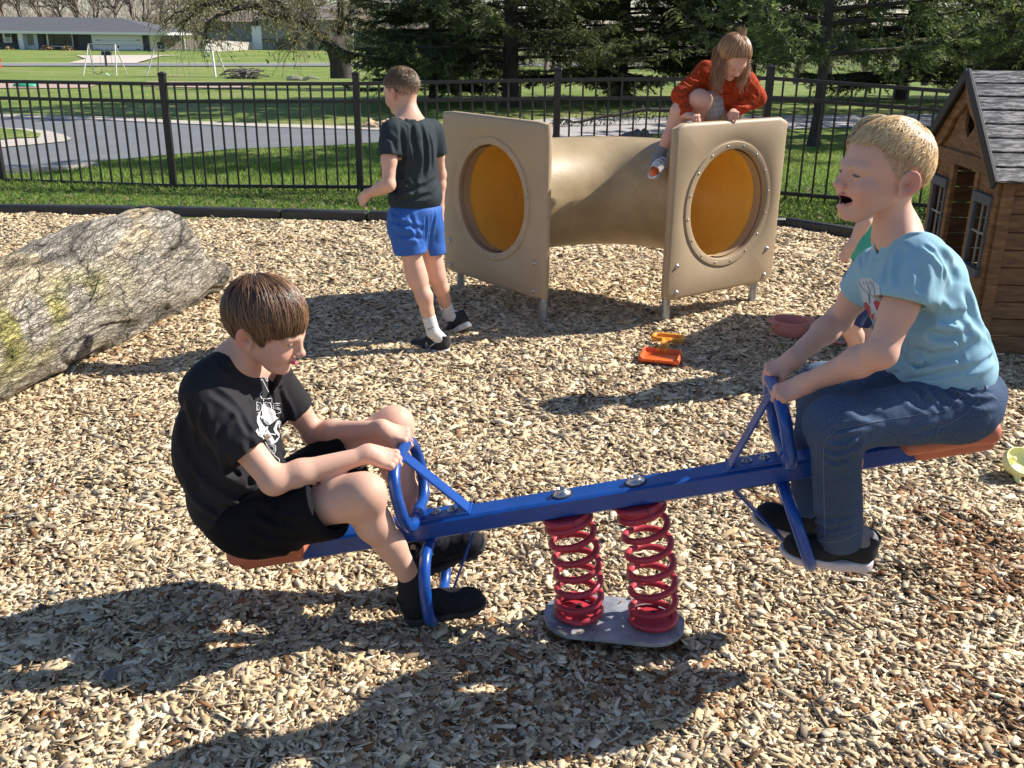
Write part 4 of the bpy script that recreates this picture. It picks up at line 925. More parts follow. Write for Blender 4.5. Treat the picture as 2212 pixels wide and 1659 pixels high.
def swing1():
    Y = 60; zt = W(191, 95, Y)[2]; t = empty('small_swing_set', GT(230, 174), 'small pale pipe swing set with two hanging swings, standing before the driveway', 'swing set')
    a, b = W(191, 95, Y), W(248, 95, Y); zt = a[2]; a[1] = b[1] = Y; gz = float(T(0, Y))
    MB().tube([a, A(b[0], Y, zt)], .035, 8).build('top_bar', galg, t)
    for (c, lx) in ((a, (181, 205)), (b, (253, 276))):
        for px, dy in zip(lx, (-1.0, 1.0)): p = W(px, 173, Y+dy); MB().tube([(c[0], Y, zt), (p[0], Y+dy, gz)], .035, 8).build('leg', galw, t)
    swing_seat(t, A(W(212, 158, Y)[0], Y, W(212, 160, Y)[2]), .5, mat('black_seat', (.05, .05, .05), .6), zt); swing_seat(t, A(W(238, 162, Y)[0], Y, W(238, 163, Y)[2]), .42, mat('pale_blue_seat', (.4, .55, .62), .6), zt)
swing1()
def swing2():
    Y = 60; gz = float(T(0, Y)); t = empty('large_swing_set', GT(400, 176), 'long pipe swing set with white, blue and red strap swings beside the brush pile', 'swing set'); a, b = W(333, 107, Y), W(458, 107, Y); zt = a[2]
    MB().tube([(a[0], Y, zt), (b[0], Y, zt)], .04, 8).build('top_bar', galg, t)
    for px, dy in ((317, -1.1), (343, 1.1)): p = W(px, 175, Y+dy); MB().tube([(a[0]+(.25 if dy > 0 else 0), Y, zt), (p[0], Y+dy, gz)], .04, 8).build('leg', galg, t)
    for px, dy in ((467, -1.1), (491, 1.1)): p = W(px, 178, Y+dy); MB().tube([(b[0]+(.25 if dy > 0 else 0), Y, zt), (p[0], Y+dy, gz)], .055, 8).build('leg', galw, t)
    for i in range(9): x = a[0]+(b[0]-a[0])*(i+1)/10; MB().box((x, Y, zt-.06), (.05, .05, .1)).build('hanger', galg, t)
    for px, m in ((366, mat('white_seat', (.7, .7, .66), .6)), (392, mat('blue_seat', (.18, .32, .6), .6)), (418, mat('red_seat', (.6, .12, .09), .6))): swing_seat(t, A(W(px, 172, Y)[0], Y, W(px, 174, Y)[2]), .42, m, zt)
    swing_seat(t, A(W(450, 122, Y)[0], Y, W(450, 122, Y)[2]), .3, mat('teal_seat', (.2, .5, .48), .6), zt)
swing2()
def turtle():
    p = GT(56, 190); p[2] += .05; t = MB().lathe([(.30, 0), (.31, .02), (.28, .05), (.2, .09), (.08, .11), (.01, .115)], p, None, 20, 1.1, .8).build('sandbox_lid', mat('green_lid', (.05, .42, .26), .5), None, smooth=True); tag(t, 'round green plastic sandbox lid on the distant play pit', 'sandbox lid')
turtle()
# brush pile, fallen branch, dirt mound, stump
barkd = mat('dark_bark', (.055, .045, .038), .95, var=.4, vscale=6, stretch=(1, 1, .4)); barkl = mat('pale_branch', (.5, .43, .33), .9, var=.2, vscale=3); barkg = mat('grey_bark', (.17, .145, .125), .95, var=.3, vscale=4, stretch=(1, 1, .4))
def brush():
    c = GT(530, 170); mb = MB()
    for _ in range(90):
        a = random.uniform(0, pi); l = random.uniform(.4, 1.2); q = c+A(random.gauss(0, .38), random.gauss(0, .3), random.uniform(0, .35)); d = A(cos(a), sin(a)*.6, random.uniform(-.1, .25))*l/2; mb.tube([q-d, q+A(0, 0, random.uniform(-.05, .1)), q+d], [.03, .022, .008], 4)
    for (x0, y0, x1, y1) in ((500, 168, 515, 160), (540, 172, 562, 168), (528, 160, 521, 140)): mb.tube([W(x0, y0, c[1]), W(x1, y1, c[1])], [.04, .015], 5)
    tag(mb.build('brush_pile', barkg), 'pile of cut brown branches on the far lawn', 'brush pile')
    c = GT(640, 174); mb = MB(); L = [(620, 172), (632, 169), (645, 170), (655, 173), (668, 167), (680, 168), (690, 171)]; mb.tube([W(x, y, c[1]) for x, y in L], [.12, .12, .1, .09, .07, .05, .03], 6); tag(mb.build('fallen_branch', barkl), 'pale broken branch lying on the lawn left of the willow trunk', 'branch')
brush()
def mound(px, py, r, h, m, nm, lab, cat):
    c = GT(px, py); s = Sdf(); s.ell(c, (r, r*.8, h), k=0); s.ell(c+A(r*.5, .1, 0), (r*.6, r*.6, h*.7), k=.1); o = sdf_obj(nm, s, c-A(1.6*r, 1.2*r, .1), c+A(1.6*r, 1.2*r, h*1.5), r/22, m, None, lambda P, d: .06*vnoise(P*7)+.03*vnoise(P*17), .08); return tag(o, lab, cat)
mound(812, 277, .26, .11, mat('sandy_dirt', (.50, .37, .22), .95, var=.3, vscale=8, bump=.02, bscale=20), 'dirt_mound', 'small sandy dirt mound on the grass beyond the walking boy', 'dirt mound')
mound(1372, 301, .22, .12, mat('stump_grey', (.17, .15, .13), .95, var=.5, vscale=14, bump=.03, bscale=20), 'tree_stump', 'low grey rotten stump on the grass behind the tunnel', 'stump')

# ------------------------------------------------------------ trees
def limb(mb, pts, r0, r1, n=7, jit=0.0):
    pts = [np.array(p, float) for p in pts]; Q = []
    for i in range(len(pts)-1):
        p0 = pts[max(i-1, 0)]; p1 = pts[i]; p2 = pts[i+1]; p3 = pts[min(i+2, len(pts)-1)]
        for t in (0, .33, .67): Q.append(.5*((2*p1)+(-p0+p2)*t+(2*p0-5*p1+4*p2-p3)*t*t+(-p0+3*p1-3*p2+p3)*t**3)+np.random.default_rng(int(abs(p1[0])*97+i*7+t*10)).normal(0, jit, 3))
    Q.append(pts[-1]); m = len(Q); mb.tube(Q, [r0+(r1-r0)*(k/(m-1))**.8 for k in range(m)], n); return Q
def seg_mesh(segs, n=3):       # segs: list of (p, q, rp, rq) -> quads, vectorised
    S_ = np.array([np.concatenate([a, b, [ra, rb]]) for a, b, ra, rb in segs]); p, q, ra, rb = S_[:, :3], S_[:, 3:6], S_[:, 6], S_[:, 7]
    t = q-p; t /= (np.linalg.norm(t, axis=1, keepdims=True)+1e-9); ref = np.where(np.abs(t[:, 2:3]) < .9, [[0, 0, 1.]], [[1., 0, 0]]); u = np.cross(t, ref); u /= np.linalg.norm(u, axis=1, keepdims=True); v = np.cross(t, u); V = []
    for c, r in ((p, ra), (q, rb)):
        for k in range(n): a = 2*pi*k/n; V.append(c+r[:, None]*(cos(a)*u+sin(a)*v))
    V = np.stack(V, 1).reshape(-1, 3); N = len(S_); b = np.arange(N)[:, None]*2*n; Q = np.concatenate([np.concatenate([b+k, b+(k+1) % n, b+n+(k+1) % n, b+n+k], 1) for k in range(n)]); return V, Q
def spruce_meshes(H, R, seed, z0=.5, dense=1.0, droop=.35, low=1.0, nb=None, tuft=.085, zc=None, tk=1.0, br=1.0):
    r = np.random.default_rng(seed); segs = []; P = []; D = []; Tn = []
    nb = nb or int(H*19*dense)
    for i in range(nb):
        u = r.random()**1.25; z = z0+(H-z0)*u
        if zc and z < zc and r.random() > .30: continue
        L = R*(1-(z-z0)/(H-z0))**.75*r.uniform(.65, 1.1)+.15; a = r.uniform(0, 2*pi); m = 9; pts = []; dirv = np.array([cos(a), sin(a), 0]); side = np.array([-sin(a), cos(a), 0]); bend = r.normal(0, .12)
        for k in range(m): t = k/(m-1); pts.append(np.array([0, 0, z])+dirv*L*t+side*bend*L*t*t+np.array([0, 0, L*(.10*t-droop*t*t+.22*t**4)]))
        fine = z < 4.2
        for k in range(m-1): segs.append((pts[k], pts[k+1], .035*L/R*(1-k/m)+.006, .035*L/R*(1-(k+1)/m)+.005))
        ns = int(L*(13 if fine else 7))
        for j in range(ns):
            t = r.uniform(.12 if not fine else .2, 1); f = t*(m-1); k = min(int(f), m-2); b = pts[k]+(pts[k+1]-pts[k])*(f-k); sg = 1 if j % 2 else -1; l = (.62*(1-t)+.16)*min(L, 2.2)*.55*r.uniform(.6, 1.2)
            d = unit(dirv*r.uniform(.35, .9)+side*sg*r.uniform(.5, 1)+np.array([0, 0, r.uniform(-.65, .12)])); e = b+d*l
            if fine: segs.append((b, e, .006, .003))
            nt_ = int(l/(.045 if fine else .11))+2; live = r.random() < (.93 if t > .35 else .45)
            if not live: continue
            for q in range(nt_): w_ = (q+.5)/nt_; P.append(b+(e-b)*w_); D.append(d); Tn.append(.5*t+.5*w_+(0 if fine else .1)); 
    P = np.array(P); D = np.array(D); Tn = np.array(Tn); n = len(P); K = 3; V = []; C = []
    for kk in range(K):
        rd = r.normal(0, 1, (n, 3)); dd = D*1.1+rd*.55; dd /= np.linalg.norm(dd, axis=1, keepdims=True); s = np.cross(dd, r.normal(0, 1, (n, 3))); s /= np.linalg.norm(s, axis=1, keepdims=True); l = tuft*r.uniform(.6, 1.3, (n, 1)); wd = l*.17
        hi = P[:, 2:3] > 4.2; l = np.where(hi, l*2.0, l); wd = np.where(hi, wd*2.4, wd)
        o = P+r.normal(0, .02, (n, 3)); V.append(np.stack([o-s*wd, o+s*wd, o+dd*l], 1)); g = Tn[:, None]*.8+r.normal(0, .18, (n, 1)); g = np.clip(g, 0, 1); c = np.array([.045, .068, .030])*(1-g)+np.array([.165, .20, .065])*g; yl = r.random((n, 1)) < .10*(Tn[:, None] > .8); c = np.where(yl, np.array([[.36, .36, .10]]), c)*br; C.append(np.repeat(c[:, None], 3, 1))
    V = np.concatenate(V).reshape(-1, 3); C = np.concatenate(C).reshape(-1, 3)
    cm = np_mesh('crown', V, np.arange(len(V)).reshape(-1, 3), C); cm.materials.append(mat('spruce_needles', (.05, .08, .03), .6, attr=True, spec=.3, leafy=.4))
    sv, sq = seg_mesh(segs); bm_ = np_mesh('branches', sv, sq); bm_.materials.append(barkd)
    mb = MB(); mb.tube([(0, 0, -.2), (0, 0, .1), (.02, 0, .5), (0, .03, H*.4), (0, 0, H)], [H*.028*tk, H*.019*tk, H*.0155*tk, H*.011*tk, .01], 12); tm = bpy.data.meshes.new('trunk'); tm.from_pydata(mb.v, [], mb.f); tm.update(); tm.materials.append(barkd)
    return tm, bm_, cm
def put_tree(nm, meshes, x, y, s, rz, lab, cat, grp, names=('trunk', 'branches', 'crown'), sz=None):
    t = empty(nm, (x, y, float(T(x, y))), lab, cat, grp); t.rotation_euler = (0, 0, rz); t.scale = (s, s, sz or s)
    for me, n_ in zip(meshes, names): o = bpy.data.objects.new(n_, me); col.objects.link(o); o.parent = t
    return t
SA = spruce_meshes(10, 3.5, 1, z0=.42, dense=1.05, droop=.30); SB = spruce_meshes(11, 3.8, 2, z0=.80, dense=.8, droop=.22); SC = spruce_meshes(9, 2.4, 3, z0=1.25, dense=1.3, droop=.10, zc=3.4, tk=.55, br=1.5)
GS = 'dark spruces beyond the fence'
for (m, x, y, s, rz, lab) in [(SA, -1.9, 23.3, .64, 0.3, 'dark spruce just left of the tunnel, its trunk right of the walking boy'), (SB, -.1, 21.8, 1.0, 2.0, 'dark spruce rising above the left tunnel panel'),
    (SA, 2.6, 25.0, 1.0, 4.2, 'dark spruce whose skirt hangs behind the middle of the tunnel'), (SB, 5.6, 24.5, 1.0, .9, 'spruce behind the girl on the tunnel'), (SA, 10.3, 27.0, .95, 3.1, 'spruce with a bare lower trunk right of the girl'),
    (SB, 12.9, 22.6, .9, 1.1, 'bushy spruce above the playhouse roof'), (SA, -2.3, 31.0, .72, 2.2, 'dark spruce immediately right of the willow'), (SB, 15.8, 29, 1.0, 5.0, 'spruce at the far right edge behind the playhouse')]:
    put_tree('spruce_tree', m, x, y, s, rz, lab, 'spruce tree', GS)
put_tree('slender_spruce', SC, 4.42, 14.7, 1.0, 0.4, 'slender spruce with a thin bare trunk on the lawn right of the tunnel', 'spruce tree', GS, sz=1.0)
put_tree('slender_spruce', SC, 9.6, 17.6, 1.15, 2.4, 'light tipped spruce standing right of the thin trunked one', 'spruce tree', GS)
# willow with heavy leaning limbs
def willow():
    Y = 48; t = empty('willow_tree', GT(738, 171), 'big old willow with a dark leaning trunk and budding yellow-green twigs', 'willow tree'); r = np.random.default_rng(5); mb = MB(); tips = []
    def pt(x, y, dy=0): return W(x, y, Y+dy)
    limb(mb, [pt(740, 178), pt(738, 170), pt(735, 134), pt(726, 108), pt(716, 88)], .62, .40, 10)
    Ls = [([pt(720, 95), pt(690, 67, -.5), pt(652, 42, -1), pt(623, 33, -1.5), pt(576, 25, -2), pt(554, 11, -2.3), pt(511, 18, -2.8), pt(473, 33, -3), pt(449, 56, -3.2), pt(442, 92, -3.3)], .34, .04),
          ([pt(722, 100), pt(746, 74, 1), pt(759, 33, 1.5), pt(764, -10, 2), pt(770, -60, 2)], .30, .12), ([pt(735, 78, 1), pt(738, 30, 0), pt(730, -20, 0), pt(725, -80, 0)], .22, .1),
          ([pt(690, 67, -.5), pt(668, 40, 0), pt(652, 12, 1), pt(640, -30, 1)], .2, .08), ([pt(623, 33, -1.5), pt(607, 10, -1.2), pt(570, -8, -1), pt(540, -30, -1)], .16, .05), ([pt(576, 25, -2), pt(520, 5, -1), pt(460, 5, 0), pt(420, 25, 0), pt(395, 60, 0)], .13, .03), ([pt(500, 8, -1), pt(430, 12, 0), pt(380, 30, .5), pt(352, 58, 1)], .10, .02), ([pt(746, 74, 1), pt(790, 50, 2), pt(815, 70, 2.5)], .12, .03), ([pt(640, 40, -1), pt(646, 72, -2), pt(636, 100, -2.5)], .08, .02)]
    segs = []; P = []
    for pts, a, b in Ls:
        Q = limb(mb, pts, a, b, 8, .03)
        for q in Q[2:]:
            for _ in range(8):
                d = unit(r.normal(0, 1, 3)+A(0, 0, .2)); p = q; l = r.uniform(.5, 1.1)
                for k in range(4): nx = p+d*l*.5; segs.append((p, nx, .026/(k+1)+.004, .018/(k+1)+.003)); p = nx; d = unit(d+r.normal(0, .3, 3)+A(0, 0, -.33)); P += [p+r.normal(0, .12, 3) for _ in range(2)]
    mb.build('trunk', barkd, t, smooth=True); sv, sq = seg_mesh(segs); link('twigs', np_mesh('twigs', sv, sq), mat('willow_twig', (.16, .13, .07), .9), t)
    P = np.array(P); n = len(P); V = P[:, None]+r.normal(0, 1, (n, 3, 3))*A(.035, .035, .06); c = np.array([.30, .29, .12])*r.uniform(.5, 1.3, (n, 1)); link('crown', np_mesh('crown', V.reshape(-1, 3), np.arange(n*3).reshape(-1, 3), np.repeat(c, 3, 0)), mat('willow_leaf', (.3, .3, .1), .7, attr=True, leafy=.45), t)
willow()
# bare trees
def bare_mesh(seed, H, lean=0):
    r = np.random.default_rng(seed); segs = []
    def grow(p, d, L, rad, dep):
        n = 4
        for k in range(n): q = p+d*L/n; segs.append((p, q, rad*(1-.15*k/n), rad*(1-.15*(k+1)/n))); p = q; d = unit(d+r.normal(0, .10, 3)+A(0, 0, .03))
        if dep == 0 or rad < .006: return
        for k in range(3 if dep > 2 else 4): ax = r.normal(0, 1, 3); grow(p-d*L*r.uniform(0, .5), unit(d+unit(ax)*r.uniform(.45, .85)+A(0, 0, .06)), L*r.uniform(.55, .82), rad*r.uniform(.5, .68), dep-1)
    grow(A(0, 0, -.2), unit(A(lean, 0, 1)), H*.26, H*.017, 6); sv, sq = seg_mesh(segs); me = np_mesh('crown', sv, sq); me.materials.append(mat('bare_twig_bark', (.23, .175, .145), .95, var=.2, vscale=1)); return me
BM = [bare_mesh(11, 10), bare_mesh(12, 10, .15), bare_mesh(13, 10)]
def bare(x, y, s, k, rz, lab): t = empty('bare_tree', (x, y, float(T(x, y))), lab, 'bare tree', 'leafless trees behind the houses'); t.rotation_euler = (0, 0, rz); t.scale = (s, s, s); o = bpy.data.objects.new('crown', BM[k]); col.objects.link(o); o.parent = t
spots = [(-20, 126), (22, 131), (58, 124), (95, 130), (135, 125), (172, 132), (210, 127), (248, 130), (285, 122), (318, 128), (350, 118), (385, 122), (425, 124), (465, 127), (505, 126), (600, 128), (700, 127), (800, 122)]
whr = ['above the left end of the dark roof', 'above the small window of the dark house', 'above the front door of the dark house', 'above the triple window', 'just right of the triple window, behind the roof', 'behind the roof left of the garage', 'behind the roof over the garage door', 'over the right part of the garage', 'where the roof ridge starts to fall', 'above the right eave of the dark house', 'behind the rubbish bin', 'behind the weathered fence', 'left of the pale fence', 'behind the left wing of the split-level house', 'above the left wing roof ridge', 'above the white entrance column', 'behind the willow fork', 'between the willow and the dark spruces']
for i, ((px, y), wv) in enumerate(zip(spots, whr)): p = W(px, 100, y); bare(p[0], y, 1.15+.35*random.random(), i % 3, i*1.7, 'leafless brown tree '+wv)
for i, (px, y, wv) in enumerate([(1010, 60, 'seen between the spruces left of the tunnel'), (1180, 62, 'seen behind the spruce skirts left of the second post'), (1300, 55, 'seen through the spruces above the tunnel'), (1460, 60, 'seen through the spruces left of the girl'), (1620, 58, 'behind the girl beyond the spruces'), (1730, 48, 'behind the corner post of the fence'), (1800, 44, 'pale and twiggy, right of the corner post'), (1880, 50, 'between the thin trunk and the playhouse'), (2010, 48, 'left of the playhouse roof peak'), (2130, 50, 'above the playhouse roof')]):
    p = W(px, 100, y); bare(p[0], y, .9+.3*random.random(), (i+1) % 3, i*2.3, 'leafless tree '+wv)
def woodland():
    r = np.random.default_rng(77); VV = []; QQ = []; k = 0; me = BM[1]; n = len(me.vertices); co = np.empty(n*3, np.float32); me.vertices.foreach_get('co', co); co = co.reshape(-1, 3); q = np.empty(len(me.polygons)*4, np.int32); me.loops.foreach_get('vertex_index', q); q = q.reshape(-1, 4)
    sel = r.random(len(q)) < .55; q = q[sel]
    for i in range(46):
        px = r.uniform(-150, 1000) if i < 34 else r.uniform(1000, 2400); y = r.uniform(134, 160) if i < 34 else r.uniform(70, 95); p = W(px, 100, y); s_ = r.uniform(.55, .85); a = r.uniform(0, 6.3); R = rotm((0, 0, 1), a); VV.append((co*s_)@R.T+A(p[0], y, float(T(0, y))-1.2)); QQ.append(q+k); k += n
    n = 42000; px = np.concatenate([r.uniform(-200, 1020, int(n*.7)), r.uniform(1000, 2500, n-int(n*.7))]); far_ = np.arange(n) < int(n*.7); y = np.where(far_, r.uniform(132, 165, n), r.uniform(75, 95, n)); x = (px-1106)/FPX*y*.96; z = T(x, y)+np.abs(r.normal(0, 1, n))*np.where(far_, 3.6, 2.6)*(1+.5*vnoise(np.stack([x*.12, y*0, y*0], 1))); d = r.normal(0, 1, (n, 3))*A(.6, .6, 1)+A(0, 0, .8); d /= np.linalg.norm(d, axis=1, keepdims=True); L = r.uniform(.5, 1.7, (n, 1)); P0 = np.stack([x, y, z], 1); P1 = P0+d*L; sd = np.cross(d, r.normal(0, 1, (n, 3))); sd /= np.linalg.norm(sd, axis=1, keepdims=True); w_ = .026; V = np.stack([P0-sd*w_, P0+sd*w_, P1+sd*w_*.3, P1-sd*w_*.3], 1).reshape(-1, 3); VV.append(V); QQ.append(np.arange(n*4).reshape(-1, 4)+k)
    o = link('bare_woodland', np_mesh('bare_woodland', np.concatenate(VV), np.concatenate(QQ)), mat('woodland_twig', (.30, .235, .205), .95)); tag(o, 'grey-brown leafless woodland far behind the houses', 'woodland', kind='stuff')
woodland()
# shrubs by the house
def shrub(px, py, Y, r, lab):
    c = W(px, py, Y); rr = np.random.default_rng(int(px)+50); n = 420; d = rr.normal(0, 1, (n, 3)); d /= np.linalg.norm(d, axis=1, keepdims=True); d[:, 2] = np.abs(d[:, 2]); P = c+d*r*rr.uniform(.5, 1, (n, 1))*A(1, .8, 1.1); V = P[:, None]+rr.normal(0, .09, (n, 3, 3)); cc = np.array([.36, .24, .13])*rr.uniform(.5, 1.2, (n, 1))
    t = empty('dry_shrub', c, lab, 'shrub', 'dry shrubs under the window'); link('foliage', np_mesh('foliage', V.reshape(-1, 3), np.arange(n*3).reshape(-1, 3), np.repeat(cc, 3, 0)), mat('dry_leaf', (.3, .2, .1), .9, attr=True), t); sg = [(c+A(0, 0, -.1), c+d[i]*r*.9, .03, .01) for i in range(30)]; sv, sq = seg_mesh(sg); link('stems', np_mesh('stems', sv, sq), barkd, t)
shrub(107, 117, 103.4, .85, 'dry brown shrub under the left side of the triple window'); shrub(150, 117, 103.4, .8, 'dry brown shrub under the right side of the triple window'); shrub(22, 118, 103.4, .75, 'dry brown shrub left of the front door'); shrub(-4, 118, 103.4, .7, 'dry shrub at the left edge under the small window')
# low spruce bough crossing in front of the path behind the tunnel
def bough():
    r = np.random.default_rng(9); pts = [W(1640, 170, 18.8), W(1560, 205, 18.4), W(1470, 232, 18.0), W(1390, 240, 17.7), W(1300, 252, 17.4), W(1240, 262, 17.2), W(1205, 255, 17.1)]; mb = MB(); Q = limb(mb, pts, .06, .015, 7, .015); t = empty('low_bough', Q[0], 'long low spruce bough hanging across the pale path behind the tunnel', 'bough'); mb.build('bough_wood', barkd, t, smooth=True); V = []
    for q in Q[3:]:
        for _ in range(34):
            d = unit(r.normal(0, 1, 3)+A(-.3, 0, -.9)); o = q+d*r.uniform(0, .22); s = unit(np.cross(d, r.normal(0, 1, 3))); V.append([o-s*.012, o+s*.012, o+d*.09])
    V = np.array(V); link('needles', np_mesh('needles', V.reshape(-1, 3), np.arange(len(V)*3).reshape(-1, 3), np.tile([.05, .08, .03], (len(V)*3, 1))), MATS['spruce_needles'], t)
bough()
# ------------------------------------------------------------ people: shared anatomy
SK = np.array([.73, .44, .325])
skinm = mat('skin', (.6, .4, .3), .52, attr=True, sss=.12, spec=.28, bump=.0003, bscale=700)
def face_fr(F): return Fr(F.R, F((.0065, 0, .001)), F.k*.92)
def head(sd, F, mouth='closed', neck=None, nr=.043, jaw=0.0):
    s = sd; s.ell((-.010, 0, .028), (.094, .0745, .084), F=F); FH = F; F = face_fr(F)
    s.ell((.030, 0, -.028), (.056, .053, .070), k=.03, F=F)
    s.cap((.040, 0, -.086-jaw), (.066, 0, -.093-jaw), .024, .0165, .022, F)
    for g in (-1, 1):
        s.cap((-.006, .046*g, -.046), (.048, .016*g, -.088-jaw), .015, .013, .03, F); s.ell((.052, .035*g, -.040), (.026, .024, .026), k=.025, F=F)
        s.cap((.070, .043*g, .014), (.082, .013*g, .013), .0085, .0085, .018, F); s.s(p_ell((.0935, .031*g, -.003), (.0125, .0165, .0095), F=F), .010)
        s.ell((.0730, .031*g, -.004), (.0128, .0135, .0125), k=.004, F=F)
    s.cap((.086, 0, .004), (.1005, 0, -.026), .0068, .0085, .015, F); s.ell((.1035, 0, -.0295), (.0100, .0105, .0090), k=.009, F=F)
    for g in (-1, 1): s.ell((.0965, .0102*g, -.0330), (.0080, .0062, .0062), k=.006, F=F); s.s(p_ell((.100, .0058*g, -.0400), (.0045, .0026, .0022), F=F), .002)
    if mouth == 'open':
        s.cap((.084, 0, -.078-jaw), (.074, 0, -.086-jaw), .010, .012, .012, F)
        for g in (-1, 1): s.s(p_cap((.096, .003*g, -.0660), (.070, .0285*g, -.0585), .0102, .0030, F), .002)
        s.s(p_ell((.062, 0, -.064), (.027, .0235, .0115), F=F), .002)
        for g in (-1, 1): s.cap((.0895, 0, -.0515), (.073, .029*g, -.0545), .0034, .0020, .004, F); s.cap((.0860, 0, -.0800-jaw), (.071, .027*g, -.0645), .0040, .0020, .004, F); s.ell((.056, .040*g, -.030), (.024, .022, .019), k=.015, F=F)
    else:
        s.s(p_cap((.093, 0, -.0595), (.074, 0, -.0595), .0016, .0016, F), .003)
        for g in (-1, 1): s.cap((.0875, 0, -.0560), (.076, .022*g, -.0585), .0050, .0025, .004, F); s.cap((.0862, 0, -.0645), (.0755, .020*g, -.0605), .0056, .0028, .004, F); s.s(p_cap((.0925, 0, -.0600), (.080, .021*g, -.0595), .0008, .0008, F), .002)
        if mouth == 'tongue': s.ell((.091, 0, -.063), (.008, .0085, .0045), k=.002, F=F)
    F = FH
    for g in (-1, 1):
        Re = F.R@rotm((0, 0, 1), -g*.42)@rotm((0, 1, 0), -.22); Fe = Fr(Re, F((-.012, .0765*g, -.010)), F.k)
        s.ell((-.003, .004*g, .004), (.0215, .0066, .0280), k=.004, F=Fe); s.ell((.003, .001*g, -.022), (.0095, .0058, .0105), k=.006, F=Fe)
        s.s(p_ell((.001, .0118*g, .003), (.0130, .0098, .0185), F=Fe), .002); s.ell((.000, .0030*g, .006), (.0045, .005, .012), k=.003, F=Fe); s.s(p_ell((.005, .0100*g, -.006), (.0048, .004, .0065), F=Fe), .003)
    if neck is not None:
        a = F((-.026, 0, -.035)); s.cap(a, neck, nr, nr*1.08, .028)
def head_color(V, C, F, brow, iris, mouth='closed', lip=(.60, .20, .19), jaw=0.0, eye=(.0036, -.0040)):
    L = F.loc(V); x, y, z = L[:, 0], L[:, 1], L[:, 2]; ay = np.abs(y); hd = (np.abs(x) < .14) & (ay < .11) & (z > -.125)
    def blend(m, c, a=1.0):
        m = np.clip(m, 0, 1)[:, None]*a*hd[:, None]; C[:] = C*(1-m)+m*np.array(c)
    def g(cx, cy, cz, r): return np.exp(-(((x-cx)/r)**2+((ay-cy)/r)**2+((z-cz)/r)**2))
    blend(np.clip(((ay-.079)/.006), 0, 1)*(z > -.045), (.72, .27, .20), .75); blend(g(-.006, .083, -.012, .007), (.30, .09, .06), .8)
    L = face_fr(F).loc(V); x, y, z = L[:, 0], L[:, 1], L[:, 2]; ay = np.abs(y)
    blend(g(.060, .042, -.036, .030), (.70, .28, .21), .35); blend(g(.108, 0, -.030, .012), (.70, .31, .24), .4)
    blend(g(.083, .031, -.012, .010), (.50, .26, .20), .12)
    lipm = np.zeros(len(V))
    if mouth == 'open':
        for q0, q1, r in (((.0895, 0, -.0515), (.073, .029, -.0545), .0050), ((.0860, 0, -.0800-jaw), (.071, .027, -.0645), .0058)):
            P = np.stack([x, ay, z], 1); d = p_cap(q0, q1, r, r*.75)(P.astype(np.float32)); lipm = np.maximum(lipm, np.clip(-d/.0015, 0, 1))
        blend(lipm, (.58, .21, .20), .8)
        Pm = np.stack([x, ay, z], 1).astype(np.float32); d = np.minimum(p_cap((.096, .003, -.0660), (.070, .0285, -.0585), .0102, .0030)(Pm), p_ell((.062, 0, -.064), (.027, .0235, .0115))(Pm)); blend((d < .0012) & (x > .030) & (x < .0885), (.10, .022, .02))
    else:
        P = np.stack([x, ay, z], 1).astype(np.float32)
        for q0, q1, r in (((.0885, 0, -.0560), (.077, .022, -.0585), .0056), ((.0872, 0, -.0645), (.0765, .020, -.0605), .0062)): d = p_cap(q0, q1, r, r*.5)(P); lipm = np.maximum(lipm, np.clip(-d/.0015, 0, 1))
        blend(lipm, lip, .85); blend((np.abs(z+.0600) < .0010) & (ay < .022) & (x > .074), (.22, .05, .05), .9)
        if mouth == 'tongue': blend(p_ell((.091, 0, -.063), (.0088, .009, .0050))(L.astype(np.float32)) < .0008, (.75, .12, .20))
    for sg in (-1, 1):
        d = L-np.array([.0730, .031*sg, -.004]); r = np.sqrt((d**2).sum(1)); on = (r < .0152) & (d[:, 0] > .004); slit = on & (d[:, 2] < eye[0]) & (d[:, 2] > eye[1]) & (np.abs(d[:, 1]) < .0115)
        blend(slit, (.42, .38, .36) if eye[0]-eye[1] > .004 else (.16, .10, .08)); u = d/(r[:, None]+1e-9); ir = slit & (((u-np.array([.95, .0, -.12]))**2).sum(1) < .24); blend(ir, iris)
        blend(on & (d[:, 2] >= eye[0]-.0004) & (d[:, 2] < eye[0]+.0022) & (np.abs(d[:, 1]) < .0125), (.13, .07, .05), .85)
        P = np.stack([x, y*sg, z], 1).astype(np.float32); e = p_cap((.074, .046, .0165), (.091, .014, .0150), .0030, .0036)(P); blend(np.clip(-e/.002+.2, 0, 1)*(x > .06), brow, .65)
